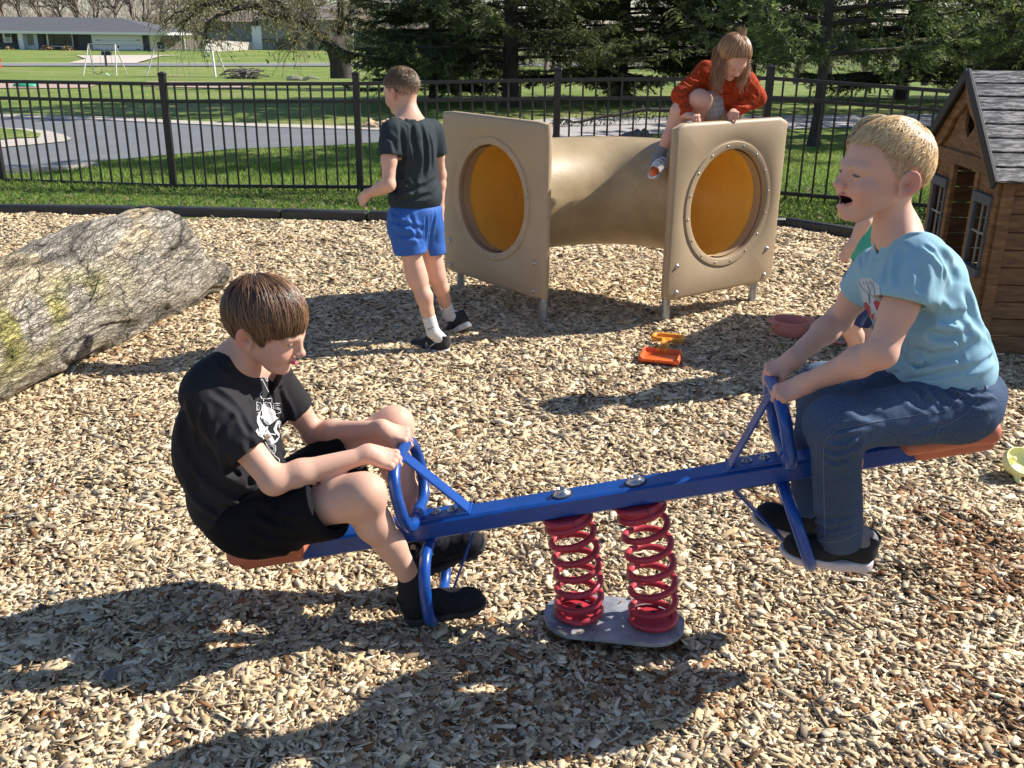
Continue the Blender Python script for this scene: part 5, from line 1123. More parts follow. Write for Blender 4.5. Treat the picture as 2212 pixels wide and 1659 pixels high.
def hand(sd, F, side, a=(35, 75, 60), spread=0.0, thumb=((.042, .038, -.016), (.064, .030, -.030), (.076, .016, -.036)), wr=None, fvar=(0, 0, 0, 0)):
    s = sd; ys = (.0265, .0090, -.0085, -.0245); xs = (.068, .072, .069, .063); Ls = (.058, .066, .061, .047)
    for y, x in zip(ys, xs): s.cap((.004, y*.60*side, -.002), (x-.004, y*side, 0), .0125, .0098, .012, F)
    s.ell((.035, -.0*side, -.006), (.034, .028, .012), k=.012, F=F)
    for i, (y, x, L) in enumerate(zip(ys, xs, Ls)):
        p = np.array([x-.002, y*side, -.001]); ang = 0; sp = spread*(y/.026)*side; r0 = (.0082, .0084, .0080, .0070)[i]
        for j, (f, da) in enumerate(zip((.46, .30, .24), a)):
            ang += radians(da+fvar[i]*(1 if j == 0 else .5)); d = np.array([cos(ang)*cos(sp), sin(sp), -sin(ang)]); q = p+d*L*f; s.cap(p, q, r0-.0006*j, r0-.0006*(j+1), .0035 if j else .006, F); p = q
        s.ell((x, y*side, .003), (.0095, .0078, .0085), k=.006, F=F)
    T3 = [np.array([.012, .020*side, -.004])]+[np.array([q[0], q[1]*side, q[2]]) for q in thumb]; rr = (.0135, .0105, .0090, .0078)
    for i in range(3): s.cap(T3[i], T3[i+1], rr[i], rr[i+1], .009 if i == 0 else .004, F)
    if wr is not None: s.cap(F((-.012, 0, 0)), F((.012, 0, -.001)), wr*1.02, .016*F.k/1, .02)
def arm(sd, sh, el, wr, r=(.041, .032, .033, .021)):
    sh, el, wr = map(np.array, (sh, el, wr)); m = el+(wr-el)*.28; sd.cap(sh, sh+(el-sh)*.55, r[0], r[0]*.96, .02); sd.cap(sh+(el-sh)*.5, el, r[0]*.95, r[1], .02)
    sd.ell(el, (r[1]*.98,)*3, k=.012); sd.cap(el, m, r[1], r[2], .018); sd.cap(m, wr, r[2], r[3], .018)
def leg(sd, hp, kn, an, r=(.075, .051, .052, .030), back=(0, 0, 0)):
    hp, kn, an = map(np.array, (hp, kn, an)); back = np.array(back); sd.cap(hp, kn+(hp-kn)*.15, r[0], r[1]*1.12, .03); sd.cap(kn+(hp-kn)*.2, kn, r[1]*1.10, r[1]*.98, .03); sd.ell(kn-back*.004, (r[1]*.97,)*3, k=.04)
    c = kn+(an-kn)*.30+back*.016; sd.cap(kn+back*.004, c, r[1]*.86, r[2]*.92, .035); sd.cap(c, kn+(an-kn)*.62+back*.006, r[2]*.92, r[3]*1.22, .03); sd.cap(kn+(an-kn)*.55, an, r[3]*1.25, r[3], .02)
    for g in (-1, 1):
        sd_ = np.cross(unit(an-kn), unit(back+1e-6)); sd.ell(an+sd_*g*r[3]*.62, (.012,)*3, k=.012)
def frame_along(x, z): x = unit(x); z = np.array(z, float); y = unit(np.cross(z, x)); return np.stack([x, y, np.cross(x, y)], 1)
clothbump = dict(bump=.0006, bscale=420)
def ridges(P, sc, A_=1.0, warp=.35):
    Q = P*np.array(sc); Q = Q+warp*np.stack([vnoise(P*6+1), vnoise(P*6+5), vnoise(P*6+9)], 1); return A_*(1-2*np.abs(vnoise(Q)))
def folds(P, lines):     # crease lines: (a, b, width, height)
    r = 0
    for a, b, wd, hgt in lines:
        a = np.array(a, np.float32); ba = np.array(b, np.float32)-a; L = ba@ba; pa = P-a; t = np.clip((pa@ba)/L, 0, 1); q = pa-t[:, None]*ba; d = np.sqrt((q*q).sum(1)); r = r-hgt*np.exp(-(d/wd)**2)*(1-np.abs(2*t-1)**4)
    return r
def shoe(F, parent, upper, sole, L=.235, style=0, lace=None, mark=None):
    """F: origin at the heel on the ground, x to the toe, z up"""
    k = L/.235; G_ = Fr(F.R, F.t, k); s = Sdf()
    s.ell((.040, 0, .045), (.040, .036, .036), F=G_); s.cap((.045, 0, .050), (.185, -.0, .030), .034, .029, .02, G_); s.cap((.13, .006, .030), (.185, -.004, .028), .036, .032, .02, G_)
    s.ell((.197, 0, .030), (.036, .036, .024), k=.02, F=G_); s.cap((.038, 0, .05), (.030, 0, .088), .034, .032, .02, G_); s.cap((.075, 0, .066), (.11, 0, .066), .022, .018, .03, G_)
    s.s(p_cap((.032, 0, .075), (.020, 0, .14), .026, .028, G_), .004); s.i(p_plane((0, 0, .014), (0, 0, -1), G_), .002)
    o = sdf_obj('shoe', s, G_((.11, 0, .06))-.17*k, G_((.11, 0, .06))+.17*k, .0028 if style < 2 else .0035, upper, parent, (lambda P, d: .0012*ridges(P, (60, 60, 60))) if style == 1 else None)
    s = Sdf(); s.cap((.038, 0, .012), (.10, .002, .012), .043, .037, .03, G_); s.cap((.10, .004, .012), (.185, 0, .012), .039, .044, .03, G_); s.cap((.185, 0, .014), (.203, -.002, .020), .041, .034, .02, G_)
    s.i(p_plane((0, 0, 0), (0, 0, -1), G_), .004); s.i(p_plane((0, 0, .030), (.05, 0, 1), G_), .006)
    so = sdf_obj('sole', s, G_((.11, 0, .01))-.16*k, G_((.11, 0, .01))+.16*k, .0028 if style < 2 else .0035, sole, o, (lambda P, d: .0018*np.sign(np.sin((P@F.R[:, 0])*260))*(((P-F.t)@F.R[:, 2]) < .012)) if style == 1 else None)
    if lace is not None:
        mb = MB()
        for i in range(4): x = .075+.020*i; z = .094-.0085*i; mb.tube([G_((x, -.024, z-.010)), G_((x+.004, 0, z)), G_((x, .024, z-.010))], .0030*k, 6)
        mb.tube([G_((.072, 0, .096)), G_((.07, .02, .108)), G_((.085, .034, .094)), G_((.076, .004, .098)), G_((.09, -.024, .104)), G_((.098, -.036, .084))], .0026*k, 6); mb.build('laces', lace, o, smooth=True)
    return o
def scalp_dirs(n, th_max, whorl=(-.45, 0, .9), seed=1):
    r = np.random.default_rng(seed); return r
def hair_strands(F, n, ell_c, ell_r, whorl, zl, color, seed, th0=(0, 2.0), length=(.5, 1.0), lift=(.001, .004), w0=.0009, m=9, cvar=.35, flip=0.0, wav=0.0, droop=0.0, grey=None, fuzz=.004):
    r = np.random.default_rng(seed); wv = unit(whorl); t1 = unit(np.cross(wv, (0, 1, 0))); t2 = np.cross(wv, t1); phi = r.uniform(0, 2*pi, n); a = t1[None]*np.cos(phi)[:, None]+t2[None]*np.sin(phi)[:, None]
    s = th0[0]+(th0[1]-th0[0])*np.sqrt(r.random(n)); ln = r.uniform(*length, n); lf = r.uniform(*lift, n); er = np.array(ell_r); ec = np.array(ell_c); tt = np.linspace(0, 1, m); P = np.zeros((n, m, 3)); tw = r.normal(0, .10, n)
    for i, t in enumerate(tt):
        th = s+ln*t; ph = tw*t+wav*np.sin(6*t+phi*3)*t; aa = a*np.cos(ph)[:, None]+np.cross(wv, a)*np.sin(ph)[:, None]; d = wv[None]*np.cos(th)[:, None]+aa*np.sin(th)[:, None]; rad = 1/np.sqrt(((d/er)**2).sum(1)); P[:, i] = ec+d*(rad+lf*(sin(pi*min(t*.8+.2, 1))+.2)+flip*t*t)[:, None]
    ok = np.ones(n, bool)
    z_ok = P[:, :, 2] > zl(P[:, :, 0], P[:, :, 1])+fuzz*(r.random((n, 1))-.7); last = np.cumprod(z_ok, 1).sum(1); ok = last >= 3; idx = np.minimum(np.arange(m)[None]*np.maximum(last-1, 1)[:, None]/(m-1), m-1)
    lo = np.floor(idx).astype(int); hi = np.minimum(lo+1, m-1); f = (idx-lo)[..., None]; P = np.take_along_axis(P, lo[..., None], 1)*(1-f)+np.take_along_axis(P, hi[..., None], 1)*f
    P = P[ok]; n = len(P); Wp = F.t+F.k*(P@F.R.T); N = Wp[:, m//2]-(F.t+F.k*(F.R@ec)); N /= np.linalg.norm(N, axis=1, keepdims=True); w = w0*(1-.65*np.linspace(0, 1, m)**2); V, Q = ribbons(Wp, N, w)
    c = np.array(color)[None]*np.exp(r.normal(0, cvar, (n, 1))); 
    if grey is not None: m_ = r.random((n, 1)) < .3; c = np.where(m_, np.array(grey)[None]*r.uniform(.7, 1.2, (n, 1)), c)
    C = np.repeat(c, m*3, 0); return V, Q, C
hairm = lambda nm: mat(nm, (.3, .2, .1), .36, attr=True, spec=.5)
def add_hair(name, parts, m, parent):
    V = []; Q = []; C = []; k = 0
    for v, q, c in parts: V.append(v); Q.append(q+k); C.append(c); k += len(v)
    return link(name, np_mesh(name, np.concatenate(V), np.concatenate(Q), np.concatenate(C)), m, parent, smooth=True)
def cap_mesh(F, c, r, zl, h, color, extra=None, seed=0, post=None, carve=None):
    s = Sdf(); s.ell(c, r, F=F, k=0)
    if extra: extra(s)
    def pf(P, d):
        L = F.loc(P); z = zl(L[:, 0], L[:, 1]); return np.maximum(d, (z-L[:, 2])*F.k*.8)-d+(.0018*F.k*vnoise(L*A(60, 60, 60)+seed) if post is None else post(L))
    V, Q = s.mesh(F(c)-max(r)*1.35*F.k, F(c)+max(r)*1.35*F.k, h, pf, .01); C = np.tile(np.array(color), (len(V), 1))*(1+.3*vnoise((V-F.t)@F.R*A(40, 260, 40))[:, None]); return V, Q, C
def smooth_zl(pts):       # hairline height as a function of x (forward), from a table
    xs, zs = zip(*pts); return lambda x, y: np.interp(x, xs, zs)
def Uncut(plane, region):     # a cut that acts only inside a region
    return lambda p: np.where(region(p) < 0, plane(p), np.float32(-9))

def snap(sd, px, py, tmax=9.0):      # first surface point of a form seen from the measuring point
    r = unit(ray(px, py)); t = 1.2
    for _ in range(90):
        d = float(sd.ev((CAM+r*t)[None].astype(np.float32))[0]); t += max(d*.8, .0006)
        if d < .001 or t > tmax: break
    return CAM+r*t
def fold_post(sd, lines, extra=None):   # lines: (view polyline, width, depth); soft creases pressed into cloth along them, with a ridge beside
    L = []
    for pts, wd, dp in lines:
        Q = []
        for a, b in zip(pts[:-1], pts[1:]):
            for i in range(4): t = i/4; Q.append(snap(sd, a[0]+(b[0]-a[0])*t, a[1]+(b[1]-a[1])*t))
        Q.append(snap(sd, *pts[-1])); L.append((np.array(Q, np.float32), wd, dp))
    def post(P, d):
        r = np.zeros(len(P), np.float32) if extra is None else extra(P).astype(np.float32)
        for Q, wd, dp in L:
            lo = Q.min(0)-4*wd; hi = Q.max(0)+4*wd; m = np.flatnonzero(((P > lo) & (P < hi)).all(1))
            if len(m) == 0: continue
            p = P[m]; best = np.full(len(m), 9.0, np.float32); bt = np.zeros(len(m), np.float32); n = len(Q)-1
            for i in range(n):
                a = Q[i]; ba = Q[i+1]-a; pa = p-a; t = np.clip((pa@ba)/(ba@ba+1e-12), 0, 1); q = pa-t[:, None]*ba; dd = np.sqrt((q*q).sum(1)); k = dd < best; best[k] = dd[k]; bt[k] = (i+t[k])/n
            e = (1-np.abs(2*bt-1)**3)*dp; r[m] += e*(np.exp(-(best/wd)**2)-.55*np.exp(-((best-1.9*wd)/(wd*1.1))**2))
        return r
    return post
# ------------------------------------------------------------ boy in black on the low end
def boy_black():
    F = Fr(frame_fu((.90, -.22, -.34), (.12, -.06, 1)), (0, 0, 0), 1.09); ear = W(530, 733, 2.370); F.t = ear-F.R@A(-.012, -.080, -.010)*F.k
    hipc = W(525, 1092, 2.46); bel = W(512, 1000, 2.46); che = W(505, 880, 2.455); sh = W(434, 848, 2.335); shf = W(588, 812, 2.56); neckb = W(500, 790, 2.455)
    el = W(592, 1038, 2.27); elf = W(678, 935, 2.63)
    TR = frame_fu((.90, -.38, .05)); TR2 = frame_fu((.94, -.25, .0))
    top = BH/2; hb_ = lambda y: S(sHL, y, top+.017+.185)
    HR = frame_along((.92, .03, -.28), (.28, -.48, .80)); Hn = Fr(HR, (0, 0, 0), .93); Hn.t = hb_(-.080)-HR@A(.074, 0, -.0250)*.93
    HRf = frame_along((.92, -.02, -.28), (.28, -.30, .85)); Hf = Fr(HRf, (0, 0, 0), .93); Hf.t = hb_(.080)-HRf@A(.074, 0, -.0250)*.93
    wr, wrf = Hn((-.004, 0, 0)), Hf((-.004, 0, 0))
    hp, kn, an = W(560, 1125, 2.37), W(788, 1068, 2.27), W(886, 1250, 2.36); hpf, knf, anf = W(590, 1085, 2.56), W(852, 918, 2.63), W(905, 1185, 2.545)
    s = Sdf(); head(s, F, 'tongue', neckb, .047); s.cap(neckb, sh, .036, .036, .05); s.cap(neckb, shf, .036, .036, .05); s.ell(che, (.075, .10, .11), TR, .04); s.ell(bel, (.10, .12, .13), TR, .04); s.ell(hipc, (.10, .12, .10), TR2, .04)
    arm(s, sh, el, wr, (.043, .035, .0345, .0215)); arm(s, shf, elf, wrf, (.040, .033, .034, .0215))
    hand(s, Hn, 1, (55, 68, 45), wr=.0215, thumb=((.040, .036, -.018), (.060, .030, -.034), (.072, .016, -.042))); hand(s, Hf, -1, (52, 70, 45), wr=.0215, thumb=((.040, .036, -.018), (.060, .030, -.034), (.072, .016, -.042)))
    bk = unit(A(-.35, 0, -.7)); leg(s, hp, kn, an, (.071, .047, .049, .0295), unit(A(-.9, 0, -.35))); leg(s, hpf, knf, anf, (.070, .048, .050, .030), unit(A(-.9, 0, -.35)))
    def colf(V):
        C = np.tile(SK*A(1.0, .98, .95), (len(V), 1))*(1+.05*vnoise(V*30)[:, None]); 
        for k_ in (kn, knf): m = np.exp(-(((V-k_)**2).sum(1)/.045**2))[:, None]; C = C*(1-.25*m)+.25*m*A(.62, .28, .20)
        for f_ in (Hn, Hf): L = f_.loc(V); m = np.exp(-(((L-A(.070, 0, .005))/A(.02, .04, .02))**2).sum(1))[:, None]; C = C*(1-.3*m)+.3*m*A(.68, .29, .22)
        head_color(V, C, F, (.14, .08, .05), (.10, .06, .035), 'tongue'); return C
    P = [F((0, 0, 0)), neckb, sh, shf, el, elf, wr, wrf, hp, kn, an, hpf, knf, anf, hipc, che]; lo, hi = bounds(P, .13)
    body = sdf_obj('person', s, lo, hi, .0024, skinm, None, None, 0, colf); tag(body, 'boy in black shirt and black shorts riding the low end of the seesaw', 'boy')
    # hair
    hc, hr = (-.016, 0, .034), (.101, .0835, .0905); zl = lambda x, y: np.interp(x, [-.12, -.075, -.045, -.03, .005, .012, .028, .035, .05, .075, .11], [-.070, -.062, -.040, .018, .016, -.030, -.028, .012, .020, .016, .016])
    parts = [cap_mesh(F, hc, (.0975, .0805, .087), zl, .0026, (.045, .024, .013))]
    parts.append(hair_strands(F, 6500, hc, hr, (-.55, .12, .83), lambda x, y: zl(x, y)-.004, (.078, .038, .019), 3, (0, 2.1), (.5, 1.2), (0, .004), .0010, 10, .38, 0, .03, fuzz=.014))
    parts.append(hair_strands(F, 1500, hc, (.103, .086, .093), (-.55, .12, .83), lambda x, y: zl(x, y)-.010-.008*np.sin(y*150), (.21, .11, .055), 4, (0, 1.9), (.5, 1.1), (0, .005), .0008, 10, .35, .001, .05, fuzz=.016))
    add_hair('hair', parts, hairm('brown_hair'), body)
    # t-shirt
    shirt_m = mat('black_shirt', (.026, .025, .027), .75, spec=.15, var=.15, vscale=300, bump=.0006, bscale=500)
    t = Sdf(); t.cap(W(472, 818, 2.40), W(575, 806, 2.52), .066, .062, .05); t.ell(che, (.118, .138, .135), TR, .05); t.ell(bel+A(-.004, 0, 0), (.138, .142, .15), TR, .06); t.ell(W(506, 1075, 2.46), (.128, .138, .105), TR2, .05); t.ell(W(430, 960, 2.44), (.06, .09, .13), TR2, .05)
    ts = sh+(el-sh)*.56; tf = shf+(elf-shf)*.50; t.cap(sh+A(0, .01, -.005), ts, .060, .074, .05); t.cap(shf, tf, .056, .056, .045); t.cap(neckb, neckb+(F((-.03, 0, -.085))-neckb)*.45, .058, .056, .03)
    t.s(p_cap(sh+(el-sh)*.30, sh+(el-sh)*.95, .047, .066), .004); t.s(p_cap(shf+(elf-shf)*.3, shf+(elf-shf)*.9, .042, .052), .004); u = unit(el-sh); t.i(Uncut(p_plane(ts+u*.035, u), p_cap(sh, el, .1, .1)), .003); uf = unit(elf-shf); t.i(Uncut(p_plane(tf+uf*.02, uf), p_cap(shf+(elf-shf)*.3, elf, .075, .075)), .003)
    nk = unit(F((-.03, 0, -.07))-neckb); t.i(Uncut(p_plane(neckb+nk*.032+A(.01, 0, 0), unit(nk*.8+A(.62, -.25, .15))), p_cap(neckb, F((-.03, 0, 0)), .13, .13)), .004); t.s(p_cap(neckb-nk*.02, F((-.026, 0, -.02)), .049, .052), .004)
    t.i(Uncut(p_plane(W(505, 1165, 2.46), unit(A(.35, 0, -.93))), p_cap(hipc, hipc-A(0, 0, .3), .3, .3)), .004)
    z4 = lambda *p: [(329+.496*q[0], 548.5+.496*q[1]) for q in p]
    fl = [(z4((440, 545), (455, 640), (480, 760), (520, 900)), .008, .010), (z4((490, 540), (520, 640), (560, 760)), .007, .009), (z4((540, 560), (590, 700), (615, 850)), .008, .009), (z4((250, 590), (330, 640), (400, 700)), .009, .009), (z4((180, 620), (190, 740), (205, 860)), .010, .009), (z4((215, 640), (235, 760), (280, 850)), .007, .007),
          (z4((300, 850), (330, 930), (420, 990), (560, 1000)), .012, .014), (z4((200, 880), (260, 980), (400, 1060), (520, 1060)), .013, .013), (z4((150, 900), (190, 1040), (300, 1120), (420, 1110)), .013, .012), (z4((150, 760), (170, 880), (230, 980)), .012, .009), (z4((200, 1130), (280, 1160), (360, 1130)), .010, .009), (z4((420, 800), (440, 900), (520, 960)), .009, .009), (z4((560, 860), (590, 900), (640, 905)), .009, .008), (z4((350, 700), (300, 740), (290, 830)), .008, .007), (z4((370, 660), (400, 740), (430, 790)), .007, .006), (z4((130, 620), (140, 740), (135, 860)), .012, .007), (z4((260, 440), (330, 500), (420, 545)), .008, .006)]
    sobj = sdf_obj('t_shirt', t, lo, hi, .0032, shirt_m, body, fold_post(t, fl, lambda P: .0036*ridges(P, (9, 8, 6))+.0012*ridges(P, (26, 26, 20))), .02)
    # shorts
    sm = mat('black_shorts', (.006, .006, .008), .75, spec=.15, bump=.0005, bscale=400); t = Sdf(); t.ell(hipc+A(.01, 0, -.005), (.128, .145, .104), TR2, .04); he = kn+(hp-kn)*.36; hef = knf+(hpf-knf)*.34; t.cap(hp, hp+(he-hp)*1.15, .094, .098, .06); t.cap(hpf, hef, .088, .088, .06); t.ell(W(565, 1140, 2.40), (.13, .11, .06), TR2, .05)
    u = unit(kn-hp); t.i(Uncut(p_plane(he+A(.015, 0, .0), unit(u+A(.35, 0, .25))), p_cap(hp, kn, .16, .16)), .003); t.s(p_cap(hp+(kn-hp)*.45, kn, .076, .066), .004); u = unit(knf-hpf); t.i(Uncut(p_plane(hef, u), p_cap(hpf+(knf-hpf)*.3, knf, .11, .11)), .003); t.s(p_cap(hpf+(knf-hpf)*.45, knf, .068, .062), .004); t.i(Uncut(p_plane(S(sSL, 0, BH/2+.010), -bn), p_ell(hipc-A(-.02, 0, .06), (.24, .2, .13))), .006)
    sdf_obj('shorts', t, lo, hi, .0036, sm, body, fold_post(t, [(z4((450, 1100), (520, 1150), (640, 1180)), .010, .010), (z4((420, 1180), (520, 1230), (680, 1240)), .010, .009), (z4((560, 1060), (540, 1140), (560, 1230)), .009, .008), (z4((380, 1240), (500, 1290), (640, 1300)), .010, .007)], lambda P: .003*ridges(P, (12, 12, 12))), .02)
    # shoes, socks
    bs = mat('black_shoe', (.018, .018, .02), .8, spec=.15, bump=.0012, bscale=320, var=.3, vscale=90); bsole = mat('black_sole', (.022, .022, .023), .7, bump=.001, bscale=200); lc = mat('dark_lace', (.11, .11, .12), .8)
    for (h, toe, a_, up) in ((W(880, 1338, 2.375), W(1045, 1304, 2.365), an, (.0, -.25, 1)), (W(902, 1232, 2.54), W(1082, 1158, 2.52), anf, (.2, -.42, 1))):
        R = frame_along(toe-h, up); f = Fr(R, h); shoe(f, body, bs, bsole, .235, 1, lc)
        t = Sdf(); t.cap(a_+A(0, 0, .012), f((.036, 0, .075)), .036, .036, .01); t.i(p_plane(a_+unit(kn-an)*.022, unit(kn-an)), .004); sdf_obj('sock', t, a_-.12, a_+.12, .0035, mat('black_sock', (.014, .014, .016), .9, bump=.0006, bscale=500), body)
    return body, sobj
def Uncut(plane, region):     # a cut that acts only inside a region
    return lambda p: np.where(region(p) < 0, plane(p), np.float32(-9))
BB, BBshirt = boy_black()

# white shirt print: outlined letters over abstract white shapes
def shirt_print():
    tree = bvh_of([BBshirt]); m = mat('white_print', (.72, .72, .70), .7); z = lambda x, y: (521+x*.1653, 740.5+y*.1653)
    def L(*p): return [z(*q) for q in p]
    st = [(L((275, 345), (290, 345), (345, 500), (330, 505), (280, 400)), .9), (L((265, 475), (250, 500)), 1.2), (L((270, 480), (330, 600), (375, 690), (400, 725)), .8), (L((270, 640), (240, 680), (262, 730), (280, 730)), 1.1), (L((285, 765), (290, 735), (400, 725), (395, 780)), 1.3),
          (L((200, 775), (200, 920), (235, 915), (262, 880), (270, 820), (250, 785), (200, 775)), 1.3), (L((215, 805), (215, 885), (238, 870), (245, 830), (215, 805)), .9), (L((300, 780), (330, 775), (380, 790), (390, 860)), 1.3), (L((310, 800), (345, 800), (365, 850)), .9),
          (L((505, 790), (420, 790), (410, 850), (500, 870), (515, 910), (440, 925)), 1.3), (L((495, 815), (440, 815), (440, 840), (515, 860)), .9), (L((250, 960), (262, 985), (330, 1060), (370, 1062), (440, 1010)), 1.6),
          (L((445, 1200), (400, 1190), (340, 1200), (330, 1250), (370, 1290), (440, 1290), (470, 1250)), 2.2), (L((480, 1180), (490, 1230), (455, 1290), (420, 1310)), 1.6), (L((280, 1240), (355, 1375), (420, 1440)), 2.2), (L((360, 1330), (440, 1340), (445, 1400), (430, 1445), (375, 1420), (355, 1360), (385, 1350), (420, 1360), (425, 1400), (400, 1410), (380, 1380)), 1.1),
          (L((400, 1430), (440, 1480), (490, 1520), (495, 1560)), 1.4), (L((190, 1150), (225, 1210), (285, 1240)), 2.0)]
    polys = [L((285, 775), (270, 870), (262, 980), (370, 1062), (450, 1000), (440, 890), (370, 850), (330, 830)), L((250, 900), (205, 960), (205, 1040), (235, 1110), (235, 1190), (270, 1230), (330, 1130), (270, 1060), (235, 1000)), L((350, 1080), (320, 1110), (390, 1210), (440, 1300), (400, 1330), (320, 1260), (300, 1200), (330, 1150)),
             L((520, 1020), (470, 1010), (440, 1060), (415, 1130), (440, 1180), (490, 1225), (495, 1190), (455, 1130), (470, 1070), (490, 1060), (480, 1110), (500, 1115), (525, 1060)), L((300, 1160), (300, 1220), (350, 1330), (400, 1330), (350, 1240), (345, 1180)), L((410, 960), (460, 965), (485, 985), (450, 1005)), L((190, 1150), (215, 1120), (235, 1200), (225, 1215))]
    decal('shirt_print', tree, st, m, BB, .0016, polys)
shirt_print()

# ------------------------------------------------------------ blond boy on the high end
def boy_blond():
    F = Fr(frame_fu((-.955, -.22, .05), (.03, -.03, 1)), (0, 0, 0), 1.09); ear = W(1962, 400, 2.225); F.t = ear-F.R@A(-.012, .080, -.010)*F.k
    hipc = W(2050, 868, 2.31); bel = W(2024, 745, 2.315); che = W(1982, 620, 2.32); sh = W(1985, 560, 2.195); shf = W(1893, 580, 2.44); neckb = W(1938, 506, 2.32)
    el = W(1903, 762, 2.13); elf = W(1812, 690, 2.53); TR = frame_fu((-.94, -.2, -.30)); TR2 = frame_fu((-.98, -.1, -.1))
    top = BH/2; hb_ = lambda y: S(sHR, y, top+.017+.185)
    HR = frame_along((-.86, .05, -.44), (-.35, -.50, .78)); Hn = Fr(HR, (0, 0, 0), .86); Hn.t = hb_(-.088)-HR@A(.074, 0, -.0245)*.86
    HRf = frame_along((-.86, -.02, -.44), (-.40, -.20, .86)); Hf = Fr(HRf, (0, 0, 0), .86); Hf.t = hb_(.078)-HRf@A(.074, 0, -.0245)*.86
    wr, wrf = Hn((-.004, 0, 0)), Hf((-.004, 0, 0)); hp, kn, an = W(2065, 880, 2.23), W(1803, 915, 2.145), W(1812, 1150, 2.240); hpf, knf, anf = W(2040, 860, 2.39), W(1772, 838, 2.47), W(1752, 1085, 2.42)
    s = Sdf(); head(s, F, 'open', neckb, .040, jaw=.003); s.cap(neckb, sh, .036, .036, .05); s.cap(neckb, shf, .036, .036, .05); s.ell(che, (.075, .10, .11), TR, .04); s.ell(bel, (.09, .12, .13), TR, .04); s.ell(hipc, (.09, .12, .07), TR2, .04)
    arm(s, sh, el, wr, (.040, .034, .0355, .0225)); arm(s, shf, elf, wrf, (.038, .033, .034, .0220))
    th = ((.040, .036, -.018), (.060, .030, -.034), (.072, .016, -.042)); hand(s, Hn, -1, (48, 66, 50), wr=.022, thumb=th); hand(s, Hf, 1, (44, 70, 52), wr=.022, thumb=th)
    leg(s, hp, kn, an, (.066, .048, .046, .030), unit(A(.9, 0, -.3))); leg(s, hpf, knf, anf, (.066, .048, .046, .030), unit(A(.9, 0, -.3)))
    hzl = lambda x, y: np.interp(x, [-.12, -.085, -.04, -.028, .008, .02, .045, .062, .075, .12], [-.062, -.055, -.045, -.010, -.004, .004, .042, .072, .080, .080])
    def colf(V):
        C = np.tile(SK*A(1.06, 1.0, .98), (len(V), 1))*(1+.05*vnoise(V*30)[:, None])
        for f_ in (Hn, Hf): L = f_.loc(V); m = np.exp(-(((L-A(.070, 0, .005))/A(.02, .04, .02))**2).sum(1))[:, None]; C = C*(1-.3*m)+.3*m*A(.70, .30, .23)
        head_color(V, C, F, (.50, .32, .19), (.12, .14, .16), 'open', jaw=.003, eye=(.0008, -.0022)); L = F.loc(V); hm = np.clip((L[:, 2]-hzl(L[:, 0], L[:, 1]))/.02+.2, 0, 1)*(np.abs(L[:, 1]) < .080)*(L[:, 2] > -.07)*(np.abs(L[:, 0]) < .12); hm = (hm*np.clip(.42+L[:, 2]*6, .3, .9))[:, None]; return C*(1-hm)+hm*A(.50, .34, .19)
    P = [F((0, 0, 0)), neckb, sh, shf, el, elf, wr, wrf, hp, kn, an, hpf, knf, anf, hipc, che]; lo, hi = bounds(P, .14)
    body = sdf_obj('person', s, lo, hi, .0024, skinm, None, None, 0, colf); tag(body, 'laughing blond boy in pale blue shirt and jeans on the high seesaw end', 'boy')
    hc, hr = (-.012, 0, .028), (.0965, .0775, .0875); topz = lambda x, y: np.interp(x, [-.12, -.06, .0, .04, .06, .08, .11], [-.03, .022, .060, .068, .078, .080, .08])
    parts = [cap_mesh(F, (-.012, 0, .030), (.0945, .0748, .0865), lambda x, y: topz(x, y)+.016, .0028, (.54, .34, .15), post=lambda L: .002*vnoise(L*120)),
             hair_strands(F, 8000, hc, (.0965, .0765, .0895), (-.62, 0, .78), lambda x, y: topz(x, y)-.008, (.72, .46, .20), 5, (0, 1.85), (.22, .36), (.0, .003), .0008, 5, .22, .003, .01, fuzz=.03, grey=(.92, .68, .38)),
             hair_strands(F, 2600, hc, (.0945, .0752, .0852), (-.62, 0, .78), hzl, (.55, .36, .18), 6, (.3, 2.45), (.06, .12), (.0, .0016), .0007, 4, .25, .0028)]
    add_hair('hair', parts, hairm('blond_hair'), body)
    # pale blue t-shirt
    shirt_m = mat('light_blue_shirt', (.30, .50, .60), .85, spec=.15, var=.06, vscale=400, bump=.0006, bscale=500, c2=(.33, .54, .63))
    t = Sdf(); t.cap(sh+A(0, .02, -.02), shf+A(0, -.02, -.015), .060, .058, .05); t.ell(che, (.112, .135, .13), TR, .05); t.ell(bel, (.112, .135, .15), TR, .06); t.ell(W(2036, 795, 2.31), (.124, .138, .075), TR2, .05); t.ell(W(1965, 660, 2.31), (.08, .11, .12), TR, .05)
    ts = sh+(el-sh)*.37; tf = shf+(elf-shf)*.42; t.cap(sh, ts, .060, .073, .05); t.cap(shf, tf, .055, .057, .04); t.cap(neckb, neckb+(F((-.03, 0, -.075))-neckb)*.45, .060, .058, .03)
    t.s(p_cap(sh+(el-sh)*.20, sh+(el-sh)*.95, .046, .068), .004); t.s(p_cap(shf+(elf-shf)*.2, shf+(elf-shf)*.9, .042, .054), .004); u = unit(el-sh); t.i(Uncut(p_plane(ts+u*.02, unit(u+A(.10, 0, -.02))), p_cap(sh, el, .105, .105)), .003); uf = unit(elf-shf); t.i(Uncut(p_plane(tf+uf*.01, uf), p_cap(shf+(elf-shf)*.2, elf, .072, .072)), .003)
    nk = unit(F((-.03, 0, -.07))-neckb); t.i(Uncut(p_plane(neckb+nk*.036+A(.0, 0, 0), unit(nk*.85+A(-.52, -.12, .15))), p_cap(neckb, F((-.03, 0, 0)), .13, .13)), .004); t.s(p_cap(neckb-nk*.03+A(-.012, 0, 0), F((-.022, 0, -.02)), .051, .053), .004)
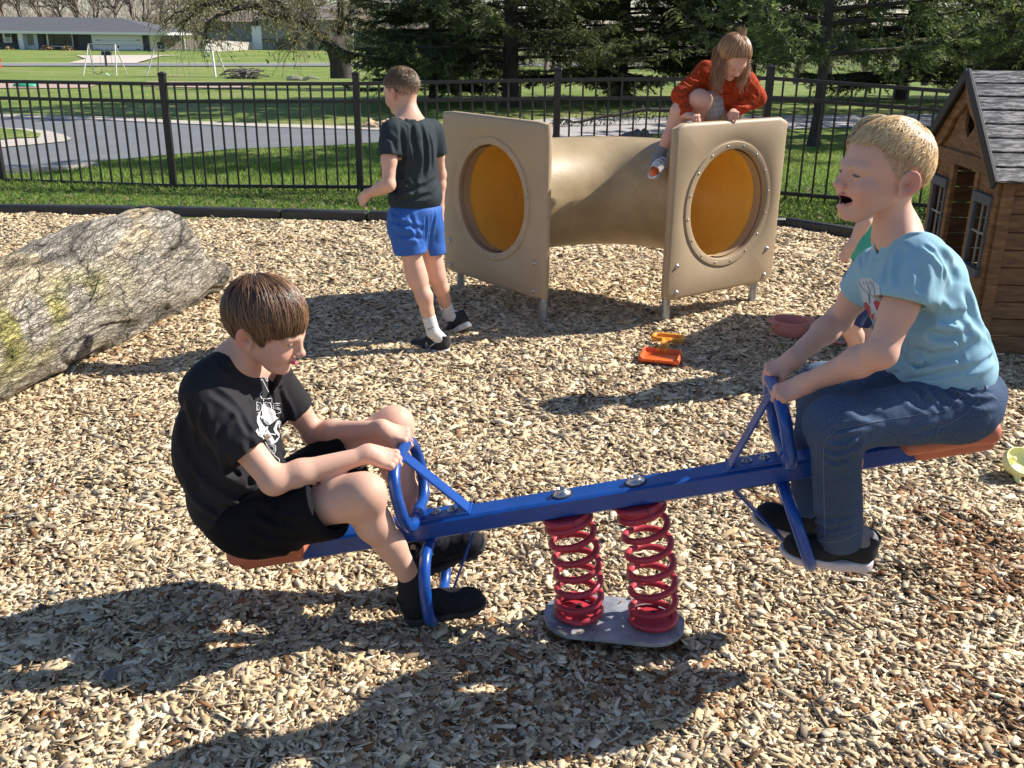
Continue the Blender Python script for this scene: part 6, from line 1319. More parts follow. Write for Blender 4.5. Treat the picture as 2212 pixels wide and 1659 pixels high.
    hem = W(2050, 818, 2.31); t.i(Uncut(p_plane(hem, unit(A(-.06, 0, -1))), p_cap(hipc, hipc-A(0, 0, .3), .4, .4)), .005)
    z5_ = lambda *p: [(1536+.3803*q[0], 192+.3803*q[1]) for q in p]; z6_ = lambda *p: [(1536+.3637*q[0], 713+.3637*q[1]) for q in p]
    fl = [(z5_((1200, 880), (1270, 930), (1320, 1000), (1325, 1100)), .0045, .006), (z5_((1290, 900), (1360, 1000), (1400, 1100)), .012, .009), (z5_((1230, 1230), (1300, 1290), (1420, 1310), (1480, 1260)), .012, .011), (z5_((1180, 1330), (1280, 1400), (1420, 1400)), .011, .010), (z5_((1120, 1460), (1260, 1520), (1420, 1500), (1560, 1420)), .012, .011), (z5_((1300, 1200), (1370, 1330), (1410, 1480), (1420, 1600)), .006, .007), (z5_((1440, 1130), (1480, 1280), (1560, 1400)), .012, .009),
          (z6_((1050, 270), (1180, 250), (1300, 190)), .009, .010), (z6_((1150, 290), (1330, 270), (1500, 230)), .008, .009), (z6_((1490, 260), (1600, 210), (1690, 150)), .008, .009), (z6_((1100, 120), (1200, 190), (1340, 200)), .010, .009), (z5_((1010, 940), (1000, 1020), (985, 1120)), .008, .008), (z5_((1100, 900), (1060, 1000), (1050, 1120)), .009, .007), (z5_((940, 880), (930, 980), (900, 1060)), .008, .008), (z5_((1180, 980), (1200, 1080), (1180, 1160)), .010, .007), (z5_((980, 870), (1060, 830), (1150, 800)), .008, .007), (z5_((850, 930), (860, 1010), (840, 1080)), .007, .007), (z5_((1560, 1380), (1600, 1460), (1620, 1560)), .010, .008)]
    so = sdf_obj('t_shirt', t, lo, hi, .0032, shirt_m, body, fold_post(t, fl, lambda P: .0034*ridges(P, (8, 8, 9))+.0010*ridges(P, (26, 26, 20))), .02)
    MBn = MB()
    # jeans
    jm = bpy.data.materials.new('denim'); jm.use_nodes = True; b = jm.node_tree.nodes['Principled BSDF']; b.inputs['Roughness'].default_value = .85; b.inputs['Specular IOR Level'].default_value = .15; at = jm.node_tree.nodes.new('ShaderNodeAttribute'); at.attribute_name = 'Col'
    n1 = jm.node_tree.nodes.new('ShaderNodeTexNoise'); n1.inputs['Scale'].default_value = 420; n1.inputs['Detail'].default_value = 3; mr = jm.node_tree.nodes.new('ShaderNodeMapRange'); mr.inputs[1].default_value = .3; mr.inputs[2].default_value = .7; mr.inputs[3].default_value = .6; mr.inputs[4].default_value = 1.45
    vm = jm.node_tree.nodes.new('ShaderNodeVectorMath'); vm.operation = 'SCALE'; tc = jm.node_tree.nodes.new('ShaderNodeTexCoord'); Lk = jm.node_tree.links; Lk.new(tc.outputs['Object'], n1.inputs[0]); Lk.new(n1.outputs[0], mr.inputs[0]); Lk.new(at.outputs['Color'], vm.inputs[0]); Lk.new(mr.outputs[0], vm.inputs['Scale']); Lk.new(vm.outputs[0], b.inputs['Base Color'])
    bp2 = jm.node_tree.nodes.new('ShaderNodeBump'); bp2.inputs['Distance'].default_value = .0006; Lk.new(n1.outputs[0], bp2.inputs['Height']); Lk.new(bp2.outputs[0], b.inputs['Normal'])
    t = Sdf(); t.ell(hipc, (.122, .138, .098), TR2, .04); t.ell(W(2062, 838, 2.31), (.112, .132, .06), TR2, .04)
    t.cap(hp, kn+(hp-kn)*.1, .084, .068, .05); t.ell(kn+A(-.004, 0, 0), (.066, .066, .066), k=.03); t.cap(kn, an+(an-kn)*.06, .064, .058, .03); t.cap(hpf, knf+(hpf-knf)*.1, .086, .068, .05); t.ell(knf, (.064,)*3, k=.03); t.cap(knf, anf+(anf-knf)*.06, .062, .057, .03); t.i(Uncut(p_plane(S(sSR, 0, BH/2+.012), -bn), p_ell(hipc-A(-.02, 0, .08), (.24, .2, .15))), .010)
    for k_, a_ in ((kn, an), (knf, anf)): u = unit(a_-k_); t.i(Uncut(p_plane(a_+u*.030, u), p_cap(k_+(a_-k_)*.4, a_+u*.2, .12, .12)), .003); t.s(p_cap(k_+(a_-k_)*.85, a_+u*.1, .042, .056), .003)
    KF = [(z6_((640, 690), (740, 720), (860, 690), (900, 640)), .008, .011), (z6_((700, 650), (780, 660), (880, 620)), .007, .008), (z6_((640, 740), (740, 780), (860, 750)), .008, .009), (z6_((690, 600), (800, 580), (960, 560)), .006, .005), (z6_((1280, 330), (1340, 400), (1420, 440)), .008, .010), (z6_((1200, 320), (1260, 400), (1380, 470)), .008, .009), (z6_((1370, 320), (1420, 380), (1500, 410)), .007, .009), (z6_((1100, 340), (1200, 420), (1330, 480)), .009, .007), (z6_((1500, 340), (1560, 380), (1680, 370)), .006, .006), (z6_((1540, 420), (1620, 440), (1700, 420)), .008, .007),
          (z6_((1340, 560), (1330, 620), (1300, 660)), .006, .006), (z6_((1180, 640), (1280, 600), (1450, 560)), .009, .006), (z6_((610, 1150), (700, 1190), (860, 1150)), .007, .008), (z6_((600, 1100), (720, 1130), (870, 1090)), .008, .008), (z6_((600, 1210), (700, 1225), (870, 1190)), .005, .006), (z6_((640, 880), (700, 940), (780, 990)), .009, .004), (z6_((700, 830), (780, 850), (860, 900)), .009, .004), (z6_((800, 440), (900, 500), (1050, 520)), .010, .006), (z6_((820, 720), (850, 800), (870, 900)), .009, .008)]
    seam_a = W(2000, 880, 2.12); 
    def jcol(V):
        n = vnoise(V*14)[:, None]; c = np.tile(A(.055, .085, .145), (len(V), 1))*(1+.16*n)
        th = np.exp(-(((V-(kn+hp)*.5-A(0, -.03, .07))**2).sum(1))/.13**2)[:, None]; c = c*(1-.25*th)+.25*th*A(.12, .17, .26); th = np.exp(-(((V-kn-A(-.05, 0, .02))**2).sum(1))/.07**2)[:, None]; c = c*(1-.35*th)+.35*th*A(.10, .14, .22); th = np.exp(-(((V-knf-A(0, 0, .06))**2).sum(1))/.12**2)[:, None]; c = c*(1-.5*th)+.5*th*A(.17, .27, .40)
        return c
    jo = sdf_obj('jeans', t, lo, hi, .0032, jm, body, fold_post(t, KF, lambda P: .0026*ridges(P, (11, 11, 11))+.001*ridges(P, (30, 30, 30))), .02, jcol)
    tree = bvh_of([jo]); thr = mat('pale_denim_seam', (.17, .22, .31), .85); dkd = mat('denim_seam_shade', (.03, .045, .085), .9); z6 = lambda x, y: (1536+x*.3637, 713+y*.3637)
    def L(*p): return [z6(*q) for q in p]
    seam1 = L((1530, 330), (1470, 410), (1400, 480), (1250, 500), (1050, 530), (880, 560), (760, 590), (690, 640), (668, 700), (670, 850), (672, 1000), (676, 1150), (680, 1240))
    decal('seam', tree, [(seam1, 1.1), (L((1340, 640), (1350, 580), (1430, 545), (1510, 500), (1590, 410)), 1.1), (L((1460, 360), (1520, 400)), 1.0), (L((1570, 340), (1700, 410)), .9), (L((1590, 420), (1665, 520)), 1.1), (L((600, 1235), (680, 1262), (780, 1250), (880, 1200)), 1.1)], thr, jo, .0012)
    decal('seam_shadow', tree, [([(x, y+2.2) for x, y in seam1], 1.6)], dkd, jo, .0008)  # shade under the seam, painted as a dark line along its lower side
    decal('belt_loop', tree, [(L((1628, 270), (1636, 350)), 5.0)], mat('denim_loop', (.10, .15, .25), .85), jo, .003)
    tree2 = bvh_of([so]); pr_w = mat('faded_white_print', (.55, .62, .66), .85); pr_r = mat('red_print', (.50, .07, .08), .85); pr_d = mat('dark_print', (.10, .13, .17), .85); z5 = lambda x, y: (1536+x*.3803, 192+y*.3803)
    def M(*p): return [z5(*q) for q in p]
    decal('shirt_print', tree2, [], pr_w, body, .0010, [M((835, 1090), (850, 1075), (910, 1075), (960, 1120), (965, 1200), (960, 1260), (925, 1320), (895, 1290), (865, 1200))])
    decal('shirt_print', tree2, [], pr_r, body, .0018, [M((868, 1215), (885, 1210), (905, 1235), (912, 1280), (895, 1290), (880, 1270)), M((925, 1210), (940, 1195), (965, 1215), (962, 1270), (940, 1250), (935, 1235)), M((905, 1290), (930, 1270), (925, 1318))])
    decal('shirt_print', tree2, [(M((842, 1090), (860, 1130), (895, 1160), (905, 1220)), 1.2), (M((885, 1090), (905, 1150), (905, 1220)), 1.0), (M((925, 1110), (935, 1180)), 1.0), (M((865, 1095), (875, 1110)), 1.4), (M((905, 1090), (915, 1110)), 1.4), (M((880, 1240), (890, 1270)), .8)], pr_d, body, .0018)
    sl = sdf_obj('sleeve_hem', Sdf().u(lambda p: np.float32(1)+0*p[:, 0]), lo, lo+.05, .02, shirt_m, body) if False else None
    # shoes
    us = mat('black_knit', (.012, .014, .015), .85, bump=.0006, bscale=400); wsole = mat('white_sole', (.60, .53, .50), .55, var=.1, vscale=25); sock = mat('grey_sock', (.16, .16, .165), .9, bump=.0006, bscale=500)
    first = None
    for (h, toe, a_, k_, up) in ((W(1876, 1222, 2.262), W(1662, 1192, 2.255), an, kn, (-.05, -.12, 1)), (W(1800, 1172, 2.42), W(1608, 1118, 2.43), anf, knf, (-.2, -.2, 1))):
        R = frame_along(toe-h, up); f = Fr(R, h); o = shoe(f, body, us, wsole, .245, 0, None); first = first or o
        t = Sdf(); t.cap(a_+unit(k_-a_)*.03, f((.036, 0, .075)), .035, .035, .01); sdf_obj('sock', t, a_-.12, a_+.12, .004, sock, body)
    tree3 = bvh_of([first]); wm = mat('white_mark', (.7, .68, .66), .6)
    decal('shoe_mark', tree3, [(L((672, 1272), (690, 1285), (735, 1285), (752, 1272)), 1.8), (L((672, 1302), (690, 1290), (735, 1290), (752, 1300)), 1.8), (L((676, 1290), (690, 1306)), 2.6), (L((742, 1284), (752, 1296)), 2.6)], wm, first, .0012)
    return body
boy_blond()
# ------------------------------------------------------------ boy walking past the tunnel
def boy_walking():
    z = lambda x, y: (768+x*.43, 110+y*.43)
    def Z(x, y, Y): return W(*z(x, y), Y)
    F = Fr(frame_fu((-.80, .52, -.24), (-.02, .02, 1)), (0, 0, 0), .98); ear = Z(190, 215, 4.93); F.t = ear-F.R@A(-.012, .078, -.010)*F.k
    f = unit(A(-.62, .78, 0)); l = np.cross((0, 0, 1), f); TR = frame_fu(f+A(0, 0, -.05)); Y0 = 4.97
    neckb = Z(268, 345, 4.97); sh = Z(172, 405, 4.86); shf = Z(392, 400, 5.10); che = Z(285, 480, Y0); bel = Z(295, 640, Y0); hipc = Z(300, 850, Y0)
    el, wr = Z(165, 672, 4.80), Z(55, 722, 4.90); elf, wrf = Z(424, 620, 5.16), Z(424, 800, 5.14)
    hp, kn, an = Z(250, 900, 4.90), Z(312, 1150, 4.88), Z(390, 1412, 4.86); hpf, knf, anf = Z(370, 900, 5.04), Z(402, 1130, 5.05), Z(470, 1325, 5.22)
    s = Sdf(); head(s, F, 'closed', neckb, .045); s.cap(neckb, sh, .042, .037, .05); s.cap(neckb, shf, .042, .037, .05); s.ell(che, (.055, .10, .12), TR, .04); s.ell(bel, (.055, .09, .13), TR, .04); s.ell(hipc, (.07, .11, .09), TR, .04)
    arm(s, sh, el, wr, (.038, .032, .032, .020)); arm(s, shf, elf, wrf, (.038, .031, .030, .020))
    Hn = Fr(frame_along((-.55, .45, -.62), (-.55, -.7, .2)), wr, .84); hand(s, Hn, -1, (32, 45, 35), spread=.1, wr=.02); Hf = Fr(frame_along((.05, .0, -1), (.8, .5, 0)), wrf, .84); hand(s, Hf, 1, (20, 25, 20), wr=.02)
    leg(s, hp, kn, an, (.062, .043, .044, .026), -f); leg(s, hpf, knf, anf, (.060, .042, .043, .026), -f)
    hzl = lambda x, y: np.interp(x, [-.12, -.085, -.04, -.028, .008, .02, .045, .062, .075, .12], [-.058, -.050, -.040, -.012, .0, .006, .035, .060, .066, .066])
    def colf(V):
        C = np.tile(SK*A(1.02, .98, .95), (len(V), 1))*(1+.05*vnoise(V*22)[:, None]); head_color(V, C, F, (.22, .13, .08), (.10, .08, .06)); L = F.loc(V); hm = np.clip((L[:, 2]-hzl(L[:, 0], L[:, 1]))/.025+.1, 0, 1)*(np.abs(L[:, 1]) < .080)*(L[:, 2] > -.065)*(np.abs(L[:, 0]) < .12); hm = (hm*np.clip(.35+L[:, 2]*8, .3, 1))[:, None]; return C*(1-hm)+hm*A(.20, .125, .07)
    P = [F((0, 0, 0)), neckb, sh, shf, el, elf, wr, wrf, hp, kn, an, hpf, knf, anf, hipc]; lo, hi = bounds(P, .14)
    body = sdf_obj('person', s, lo, hi, .0036, skinm, None, None, 0, colf); tag(body, 'boy with cropped hair walking away left of the tunnel in bright blue shorts', 'boy')
    hc = (-.012, 0, .028); topz = lambda x, y: np.interp(x, [-.12, -.06, .0, .05, .07, .11], [-.01, .035, .050, .056, .060, .062])
    parts = [cap_mesh(F, (-.012, 0, .030), (.0945, .0748, .0865), lambda x, y: topz(x, y)+.006, .004, (.19, .115, .06), post=lambda L: .002*vnoise(L*120)),
             hair_strands(F, 3500, hc, (.0965, .0765, .0885), (-.62, 0, .78), lambda x, y: topz(x, y)-.015, (.17, .105, .055), 15, (0, 1.9), (.10, .2), (.0, .004), .0012, 4, .3, .006), hair_strands(F, 3000, hc, (.0948, .0756, .0856), (-.62, 0, .78), hzl, (.22, .145, .08), 16, (.3, 2.4), (.05, .1), (.0, .0012), .0009, 4, .3, .002)]
    add_hair('hair', parts, MATS['brown_hair'], body)
    sm = mat('charcoal_shirt', (.036, .047, .052), .82, spec=.15, var=.2, vscale=200, bump=.0006, bscale=400)
    t = Sdf(); t.cap(Z(198, 392, 4.88), Z(368, 388, 5.06), .050, .048, .05); t.ell(che, (.094, .136, .14), TR, .05); t.ell(bel, (.100, .130, .16), TR, .06); t.ell(Z(302, 740, Y0), (.118, .148, .10), TR, .05); ts = sh+(el-sh)*.40; tf = shf+(elf-shf)*.52
    t.cap(sh, ts, .050, .057, .04); t.cap(shf, tf, .054, .056, .04); t.cap(neckb, neckb+(F((-.03, 0, -.09))-neckb)*.35, .055, .053, .03); t.s(p_cap(sh+(el-sh)*.25, sh+(el-sh)*.9, .040, .051), .004); u = unit(el-sh); t.i(Uncut(p_plane(ts+u*.012, u), p_cap(sh, el, .09, .09)), .003); u = unit(elf-shf); t.i(Uncut(p_plane(tf, u), p_cap(shf+(elf-shf)*.25, elf, .07, .07)), .003); t.s(p_cap(shf+(elf-shf)*.25, shf+(elf-shf)*.9, .04, .05), .004)
    nk = unit(F((-.03, 0, -.07))-neckb); t.i(Uncut(p_plane(neckb+nk*.026, unit(nk*.9+f*.5)), p_cap(neckb, F((-.03, 0, 0)), .12, .12)), .004); t.i(Uncut(p_plane(Z(300, 785, Y0), (0, 0, -1)), p_cap(hipc, hipc-A(0, 0, .3), .4, .4)), .004)
    zz = lambda *p: [z(*q) for q in p]
    fl = [(zz((225, 360), (235, 450), (240, 560), (255, 660)), .011, .014), (zz((275, 350), (290, 450), (310, 560)), .011, .013), (zz((320, 350), (345, 440), (350, 560), (340, 640)), .012, .014), (zz((360, 400), (380, 480), (385, 600)), .010, .011), (zz((200, 560), (250, 650), (300, 700)), .012, .010), (zz((180, 720), (260, 700), (360, 680), (410, 640)), .012, .011), (zz((190, 760), (280, 745), (390, 720)), .010, .009), (zz((280, 600), (300, 680), (290, 740)), .011, .008), (zz((150, 420), (190, 450), (205, 520)), .010, .010), (zz((225, 330), (270, 370), (330, 350)), .008, .006)]
    sdf_obj('t_shirt', t, lo, hi, .0042, sm, body, fold_post(t, fl, lambda P: .004*ridges(P, (11, 10, 7))), .02)
    sm = mat('blue_shorts', (.045, .135, .44), .6, spec=.15, bump=.0008, bscale=200); t = Sdf(); t.ell(hipc, (.118, .150, .11), TR, .04); t.ell(Z(302, 800, Y0), (.112, .142, .06), TR, .04); he = hp+(kn-hp)*.46; hef = hpf+(knf-hpf)*.50; t.cap(hp, he+(kn-hp)*.2, .088, .086, .05); t.cap(hpf, hef+(knf-hpf)*.2, .080, .074, .05)
    for (h_, k_, e_, r_) in ((hp, kn, he, .075), (hpf, knf, hef, .064)): u = unit(k_-h_); t.i(Uncut(p_plane(e_, unit(u*.7+A(0, 0, -.7))), p_cap(h_+(k_-h_)*.1, k_, .12, .12)), .003); t.s(p_cap(h_+(k_-h_)*.42, k_, r_, r_-.004), .004)
    fl = [(zz((165, 850), (240, 870), (350, 900)), .010, .009), (zz((170, 920), (260, 930), (345, 945)), .010, .008), (zz((355, 830), (352, 920), (350, 1000)), .006, .010), (zz((200, 800), (230, 880), (250, 990)), .009, .006), (zz((400, 800), (385, 880), (375, 980)), .008, .007), (zz((270, 810), (300, 900), (330, 980)), .010, .007), (zz((180, 800), (200, 830), (190, 870)), .008, .006)]
    sdf_obj('shorts', t, lo, hi, .004, sm, body, fold_post(t, fl, lambda P: .0035*ridges(P, (12, 12, 10))), .02)
    up = mat('black_trainer', (.016, .017, .018), .7, bump=.0008, bscale=200); sole = mat('white_trainer_sole', (.55, .54, .50), .55, var=.1, vscale=30); so = mat('white_sock', (.72, .70, .68), .9, bump=.001, bscale=300); shs = []; sks = []
    for (h, toe, a_, k_, upv) in ((Z(470, 1525, 4.86), Z(285, 1500, 4.99), an, kn, (0, 0, 1)), (Z(566, 1388, 5.16), Z(446, 1462, 5.36), anf, knf, (-.25, .15, 1))):
        f_ = Fr(frame_along(toe-h, upv), h); shs.append(shoe(f_, body, up, sole, .255, 2, None)); d = unit(k_-a_); t = Sdf(); t.cap(a_+d*.10, a_, .0365, .0345, .01); t.cap(a_, f_((.036, 0, .07)), .0345, .034, .01); t.i(p_plane(a_+d*.088, d), .003); sks.append(sdf_obj('sock', t, a_-.15, a_+.15, .004, so, body, lambda P, d: .0008*np.sin(P[:, 2]*500), .01))
    wm = MATS['white_mark']; bmk = mat('black_mark', (.02, .02, .02), .6); t1 = bvh_of([shs[0]]); t2 = bvh_of(sks)
    decal('shoe_mark', t1, [([z(*q) for q in ((358, 1462), (352, 1475), (356, 1490), (368, 1494), (402, 1466))], 1.1), ([z(*q) for q in ((358, 1462), (362, 1478), (372, 1484), (402, 1466))], .9)], wm, shs[0], .002)
    decal('sock_mark', t2, [([z(*q) for q in ((363, 1392), (370, 1400), (390, 1386))], 1.2)], bmk, sks[0], .002); decal('sock_mark', t2, [([z(*q) for q in ((428, 1308), (434, 1318), (443, 1298))], 1.1)], bmk, sks[1], .002)
boy_walking()

# ------------------------------------------------------------ girl on the tunnel
def girl():
    z = lambda x, y: (1344+x*.2116, 65.8+y*.2116)
    def Z(x, y, Y): return W(*z(x, y), Y)
    YP = 5.62; F = Fr(frame_fu((.30, -.70, -.72), (.10, -.25, 1)), (0, 0, 0), 1.0); F.t = Z(1130, 350, 5.66)-F.R@A(.03, 0, -.02)
    neckb = Z(1040, 500, 5.80); sh = Z(850, 420, 5.80); shf = Z(1265, 530, 5.78); che = Z(1030, 600, 5.84); bel = Z(980, 740, 5.92); hipc = Z(960, 800, 5.95)
    el, wr = Z(600, 655, 5.72), Z(655, 865, 5.62); elf, wrf = Z(1375, 690, 5.82), Z(1135, 835, 5.72)
    hp, kn, an = Z(850, 800, 5.95), Z(590, 830, 5.68), Z(392, 1262, 5.66); hpf, knf, anf = Z(1000, 820, 5.92), Z(785, 700, 5.66), Z(790, 980, 5.78)
    TR = frame_fu((.1, -.9, -.35)); s = Sdf(); head(s, F, 'closed', neckb, .040); s.cap(neckb, sh, .038, .034, .05); s.cap(neckb, shf, .038, .034, .05); s.ell(che, (.08, .10, .11), TR, .04); s.ell(bel, (.08, .10, .11), TR, .04); s.ell(hipc, (.09, .11, .09), TR, .04)
    arm(s, sh, el, wr, (.034, .029, .028, .019)); arm(s, shf, elf, wrf, (.034, .029, .028, .019)); leg(s, hp, kn, an, (.062, .045, .043, .027), (.3, .9, 0)); leg(s, hpf, knf, anf, (.060, .045, .043, .027), (.3, .9, 0))
    Hn = Fr(frame_along((.50, -.80, .02), (-.05, -.15, 1)), wr+A(.012, -.035, .0), .80); hand(s, Hn, 1, (78, 18, 10), spread=.15, wr=.018); Hf = Fr(frame_along((-.10, -.95, .0), (.0, -.1, 1)), wrf+A(-.01, -.045, .004), .80); hand(s, Hf, -1, (80, 16, 10), spread=.12, wr=.018)
    def colf(V):
        C = np.tile(SK*A(1.04, .96, .95), (len(V), 1))*(1+.05*vnoise(V*22)[:, None]); head_color(V, C, F, (.30, .17, .10), (.12, .10, .08), 'closed', (.60, .17, .15), eye=(-.003, -.0045)); m = np.exp(-(((V-knf-A(0, -.02, 0))**2).sum(1)/.04**2))[:, None]; C[:] = C*(1-.3*m)+.3*m*A(.6, .25, .2)
        t = np.clip((an[2]-.055-V[:, 2])/.01, 0, 1)[:, None]; return C*(1-t)+t*A(.85, .16, .05)
    P = [F((0, 0, 0)), neckb, sh, shf, el, elf, wr, wrf, hp, kn, an, hpf, knf, anf, hipc]; lo, hi = bounds(P, .16)
    body = sdf_obj('person', s, lo, hi, .0038, skinm, None, None, 0, colf); tag(body, 'girl in a rust red sweater and plaid skirt climbing on top of the tunnel', 'girl')
    # sweater
    sw = mat('rust_velour', (.42, .052, .014), .85, spec=.15, var=.35, vscale=60, bump=.003, bscale=170)
    t = Sdf(); t.cap(sh, shf, .055, .055, .06); t.ell(che, (.105, .130, .12), TR, .05); t.ell(Z(990, 700, 5.84), (.10, .120, .08), TR, .05); we, wf = wr+(el-wr)*.10, wrf+(elf-wrf)*.12; t.cap(sh, el, .056, .052, .04); t.cap(el, we, .052, .038, .03); t.cap(shf, elf, .056, .052, .04); t.cap(elf, wf, .052, .038, .03); t.cap(neckb, neckb+A(0, 0, .03), .055, .05, .03); t.cap(we, we+(wr-el)*.02, .034, .036, .01)
    for e_, w_, q in ((el, wr, we), (elf, wrf, wf)): u = unit(w_-e_); t.i(Uncut(p_plane(q+u*.012, u), p_cap(e_+(w_-e_)*.5, w_+u*.08, .06, .06)), .004)
    zz = lambda *p: [z(*q) for q in p]
    fl = [(zz((880, 470), (920, 560), (930, 680)), .011, .012), (zz((980, 620), (1080, 640), (1180, 610)), .010, .010), (zz((1000, 700), (1100, 690), (1190, 640)), .010, .009), (zz((1190, 560), (1260, 640), (1310, 720)), .011, .012), (zz((1100, 720), (1220, 750), (1340, 750)), .010, .010), (zz((620, 480), (700, 540), (790, 560)), .010, .010), (zz((560, 660), (620, 670), (690, 640)), .010, .011), (zz((570, 740), (630, 760), (700, 740)), .009, .009), (zz((1260, 520), (1330, 600), (1390, 680)), .009, .008), (zz((800, 400), (830, 460), (880, 480)), .009, .008)]
    sdf_obj('sweater', t, lo, hi, .0042, sw, body, fold_post(t, fl, lambda P: .0045*ridges(P, (16, 16, 16))), .02)
    # plaid skirt
    pm = bpy.data.materials.new('plaid'); pm.use_nodes = True; nt = pm.node_tree; b = nt.nodes['Principled BSDF']; b.inputs['Roughness'].default_value = .9; at = nt.nodes.new('ShaderNodeAttribute'); at.attribute_name = 'Col'; nt.links.new(at.outputs['Color'], b.inputs['Base Color'])
    def pc(V):
        C = np.tile(A(.42, .36, .31), (len(V), 1)); a = V[:, 0]*1+V[:, 2]*.25; c = V[:, 2]-V[:, 0]*.15
        for ax, per, w_, k_ in ((a, .052, .10, (.45, .12, .08)), (c, .060, .09, (.45, .12, .08)), (a+.02, .052, .16, (.28, .24, .21)), (c+.03, .060, .16, (.28, .24, .21))): m = (np.mod(ax, per)/per < w_); C[m] = .35*C[m]+.65*A(*k_)
        return C
    t = Sdf(); t.ell(hipc+A(.02, -.05, .01), (.12, .14, .10), TR, .04); t.cap(hpf, knf+(hpf-knf)*.35, .078, .070, .05); t.cap(Z(930, 740, 5.76), Z(940, 850, 5.73), .055, .060, .04); u = unit(knf-hpf); t.i(Uncut(p_plane(knf-u*.055, u), p_cap(hpf, knf, .1, .1)), .004)
    sdf_obj('skirt', t, lo, hi, .004, pm, body, lambda P, d: .004*ridges(P, (16, 16, 8)), .01, pc)
    # sock and sandal on the hanging foot
    d = unit(kn-an); t = Sdf(); t.cap(an+d*.03, an-d*.02, .031, .033, .01); t.cap(an-d*.02, an+A(-.04, -.05, -.07), .034, .030, .02); t.i(p_plane(an+d*.045, d), .003); sdf_obj('sock', t, an-.15, an+.15, .0038, mat('grey_sock_light', (.23, .23, .235), .95, bump=.001, bscale=300), body)
    heel = Z(452, 1355, 5.66); toe = Z(262, 1548, 5.50); R = frame_along(toe-heel, (-.45, -.72, .62)); S_ = Fr(R, heel, .90); wsm = mat('white_sandal', (.66, .64, .62), .5); t = Sdf(); t.cap((.03, 0, .008), (.10, 0, .008), .034, .032, .02, S_); t.cap((.10, 0, .008), (.165, 0, .008), .034, .040, .02, S_); t.i(p_plane((0, 0, -.004), (0, 0, -1), S_), .003); t.i(p_plane((0, 0, .014), (0, 0, 1), S_), .003)
    sd = sdf_obj('sandal', t, heel-.24, heel+.24, .0038, wsm, body)
    t = Sdf(); t.cap((.03, 0, .035), (.10, 0, .036), .034, .036, .02, S_); t.cap((.10, 0, .036), (.155, 0, .026), .038, .036, .02, S_); t.s(p_cap((-.02, 0, .040), (.19, 0, .026), .030, .031, S_), .003); t.i(p_plane((.155, 0, 0), (1, 0, 0), S_), .003); t.i(p_plane((.022, 0, 0), (-1, 0, 0.2), S_), .003); t.i(p_plane((0, 0, .01), (0, 0, -1), S_), .003)
    for x in (.068, .098, ): t.s(p_box((x, .0, .075), (.0065, .030, .03), .004, F=S_), .002)
    sdf_obj('upper_strap', t, heel-.24, heel+.24, .0034, wsm, sd)
    t = Sdf(); t.cap((.10, 0, .028), (.165, 0, .022), .026, .024, .02, S_); sdf_obj('toe_sock', t, heel-.25, heel+.25, .0038, mat('orange_sock', (.85, .17, .04), .9), body)
    for x in (.055, .084): MB().box(S_((x, -.034, .055)), (.014, .006, .012), R).build('buckle', steel, sd)
    # long hair
    r = np.random.default_rng(33); hc = (-.012, 0, .032); parts = [cap_mesh(F, hc, (.099, .0815, .090), lambda x, y: np.interp(x, [-.12, -.05, .0, .03, .055, .08, .11], [-.09, -.07, -.05, -.005, .060, .082, .082]), .0038, (.19, .10, .05)),
        hair_strands(F, 4200, hc, (.1015, .0845, .0925), (-.45, .2, .85), lambda x, y: np.interp(x, [-.12, -.05, .0, .03, .055, .08, .11], [-.10, -.09, -.06, -.01, .055, .078, .078]), (.34, .175, .08), 34, (0, 1.8), (.6, 1.3), (0, .006), .0015, 8, .42, .004, .05, grey=(.52, .28, .13))]
    n = 900; m = 14; P = np.zeros((n, m, 3)); sgn = np.where(r.random(n) < .55, -1, 1); x0 = r.uniform(-.08, .028, n); y0 = sgn*(.070+r.normal(0, .009, n)); z0 = r.uniform(-.01, .03, n); L0 = np.stack([x0, y0, z0], 1); Wp = F.t+F.k*(L0@F.R.T); ln = r.uniform(.05, .22, n)*np.where(x0 > .0, .6, 1); ph = r.uniform(0, 6.3, n)
    out = np.stack([sgn*-.10, -.25+0*sgn, 0*sgn], 1)*1.0; sd2 = F.R[:, 1][None]*sgn[:, None]
    for i in range(m): t_ = i/(m-1); P[:, i] = Wp+sd2*(.012*np.sin(pi*t_))[..., None] + (A(0, -.28, -1)[None]+sd2*.05)*(ln*t_)[:, None]*A(1, 1-.5*t_, 1)+.022*t_*np.stack([np.sin(5*t_+ph), np.cos(4*t_+ph), 0*ph], 1)
    V, Q = ribbons(P, np.tile(A(0, -1, 0.3), (n, 1)), .0014*(1-.6*np.linspace(0, 1, m)**2)); c = A(.34, .17, .08)*np.exp(r.normal(0, .4, (n, 1))); parts.append((V, Q, np.repeat(c, m*3, 0)))
    # loose tuft tied on top
    n = 50; m = 7; b0 = F((-.035, .02, .108)); d0 = unit(F.R@A(-.8, .3, .5)); P = np.zeros((n, m, 3)); rd = r.normal(0, 1, (n, 3)); rd /= np.linalg.norm(rd, axis=1, keepdims=True)
    for i in range(m): t_ = i/(m-1); P[:, i] = b0+rd*.012+(d0[None]*.018+rd*.022*t_)*t_+F.R[:, 0]*-.03*t_*t_
    V, Q = ribbons(P, rd, .0015*(1-.5*np.linspace(0, 1, m))); parts.append((V, Q, np.repeat(A(.38, .21, .10)*np.exp(r.normal(0, .35, (n, 1))), m*3, 0)))
    add_hair('hair', parts, mat('long_hair', (.3, .2, .1), .42, attr=True, spec=.45), body)
girl()

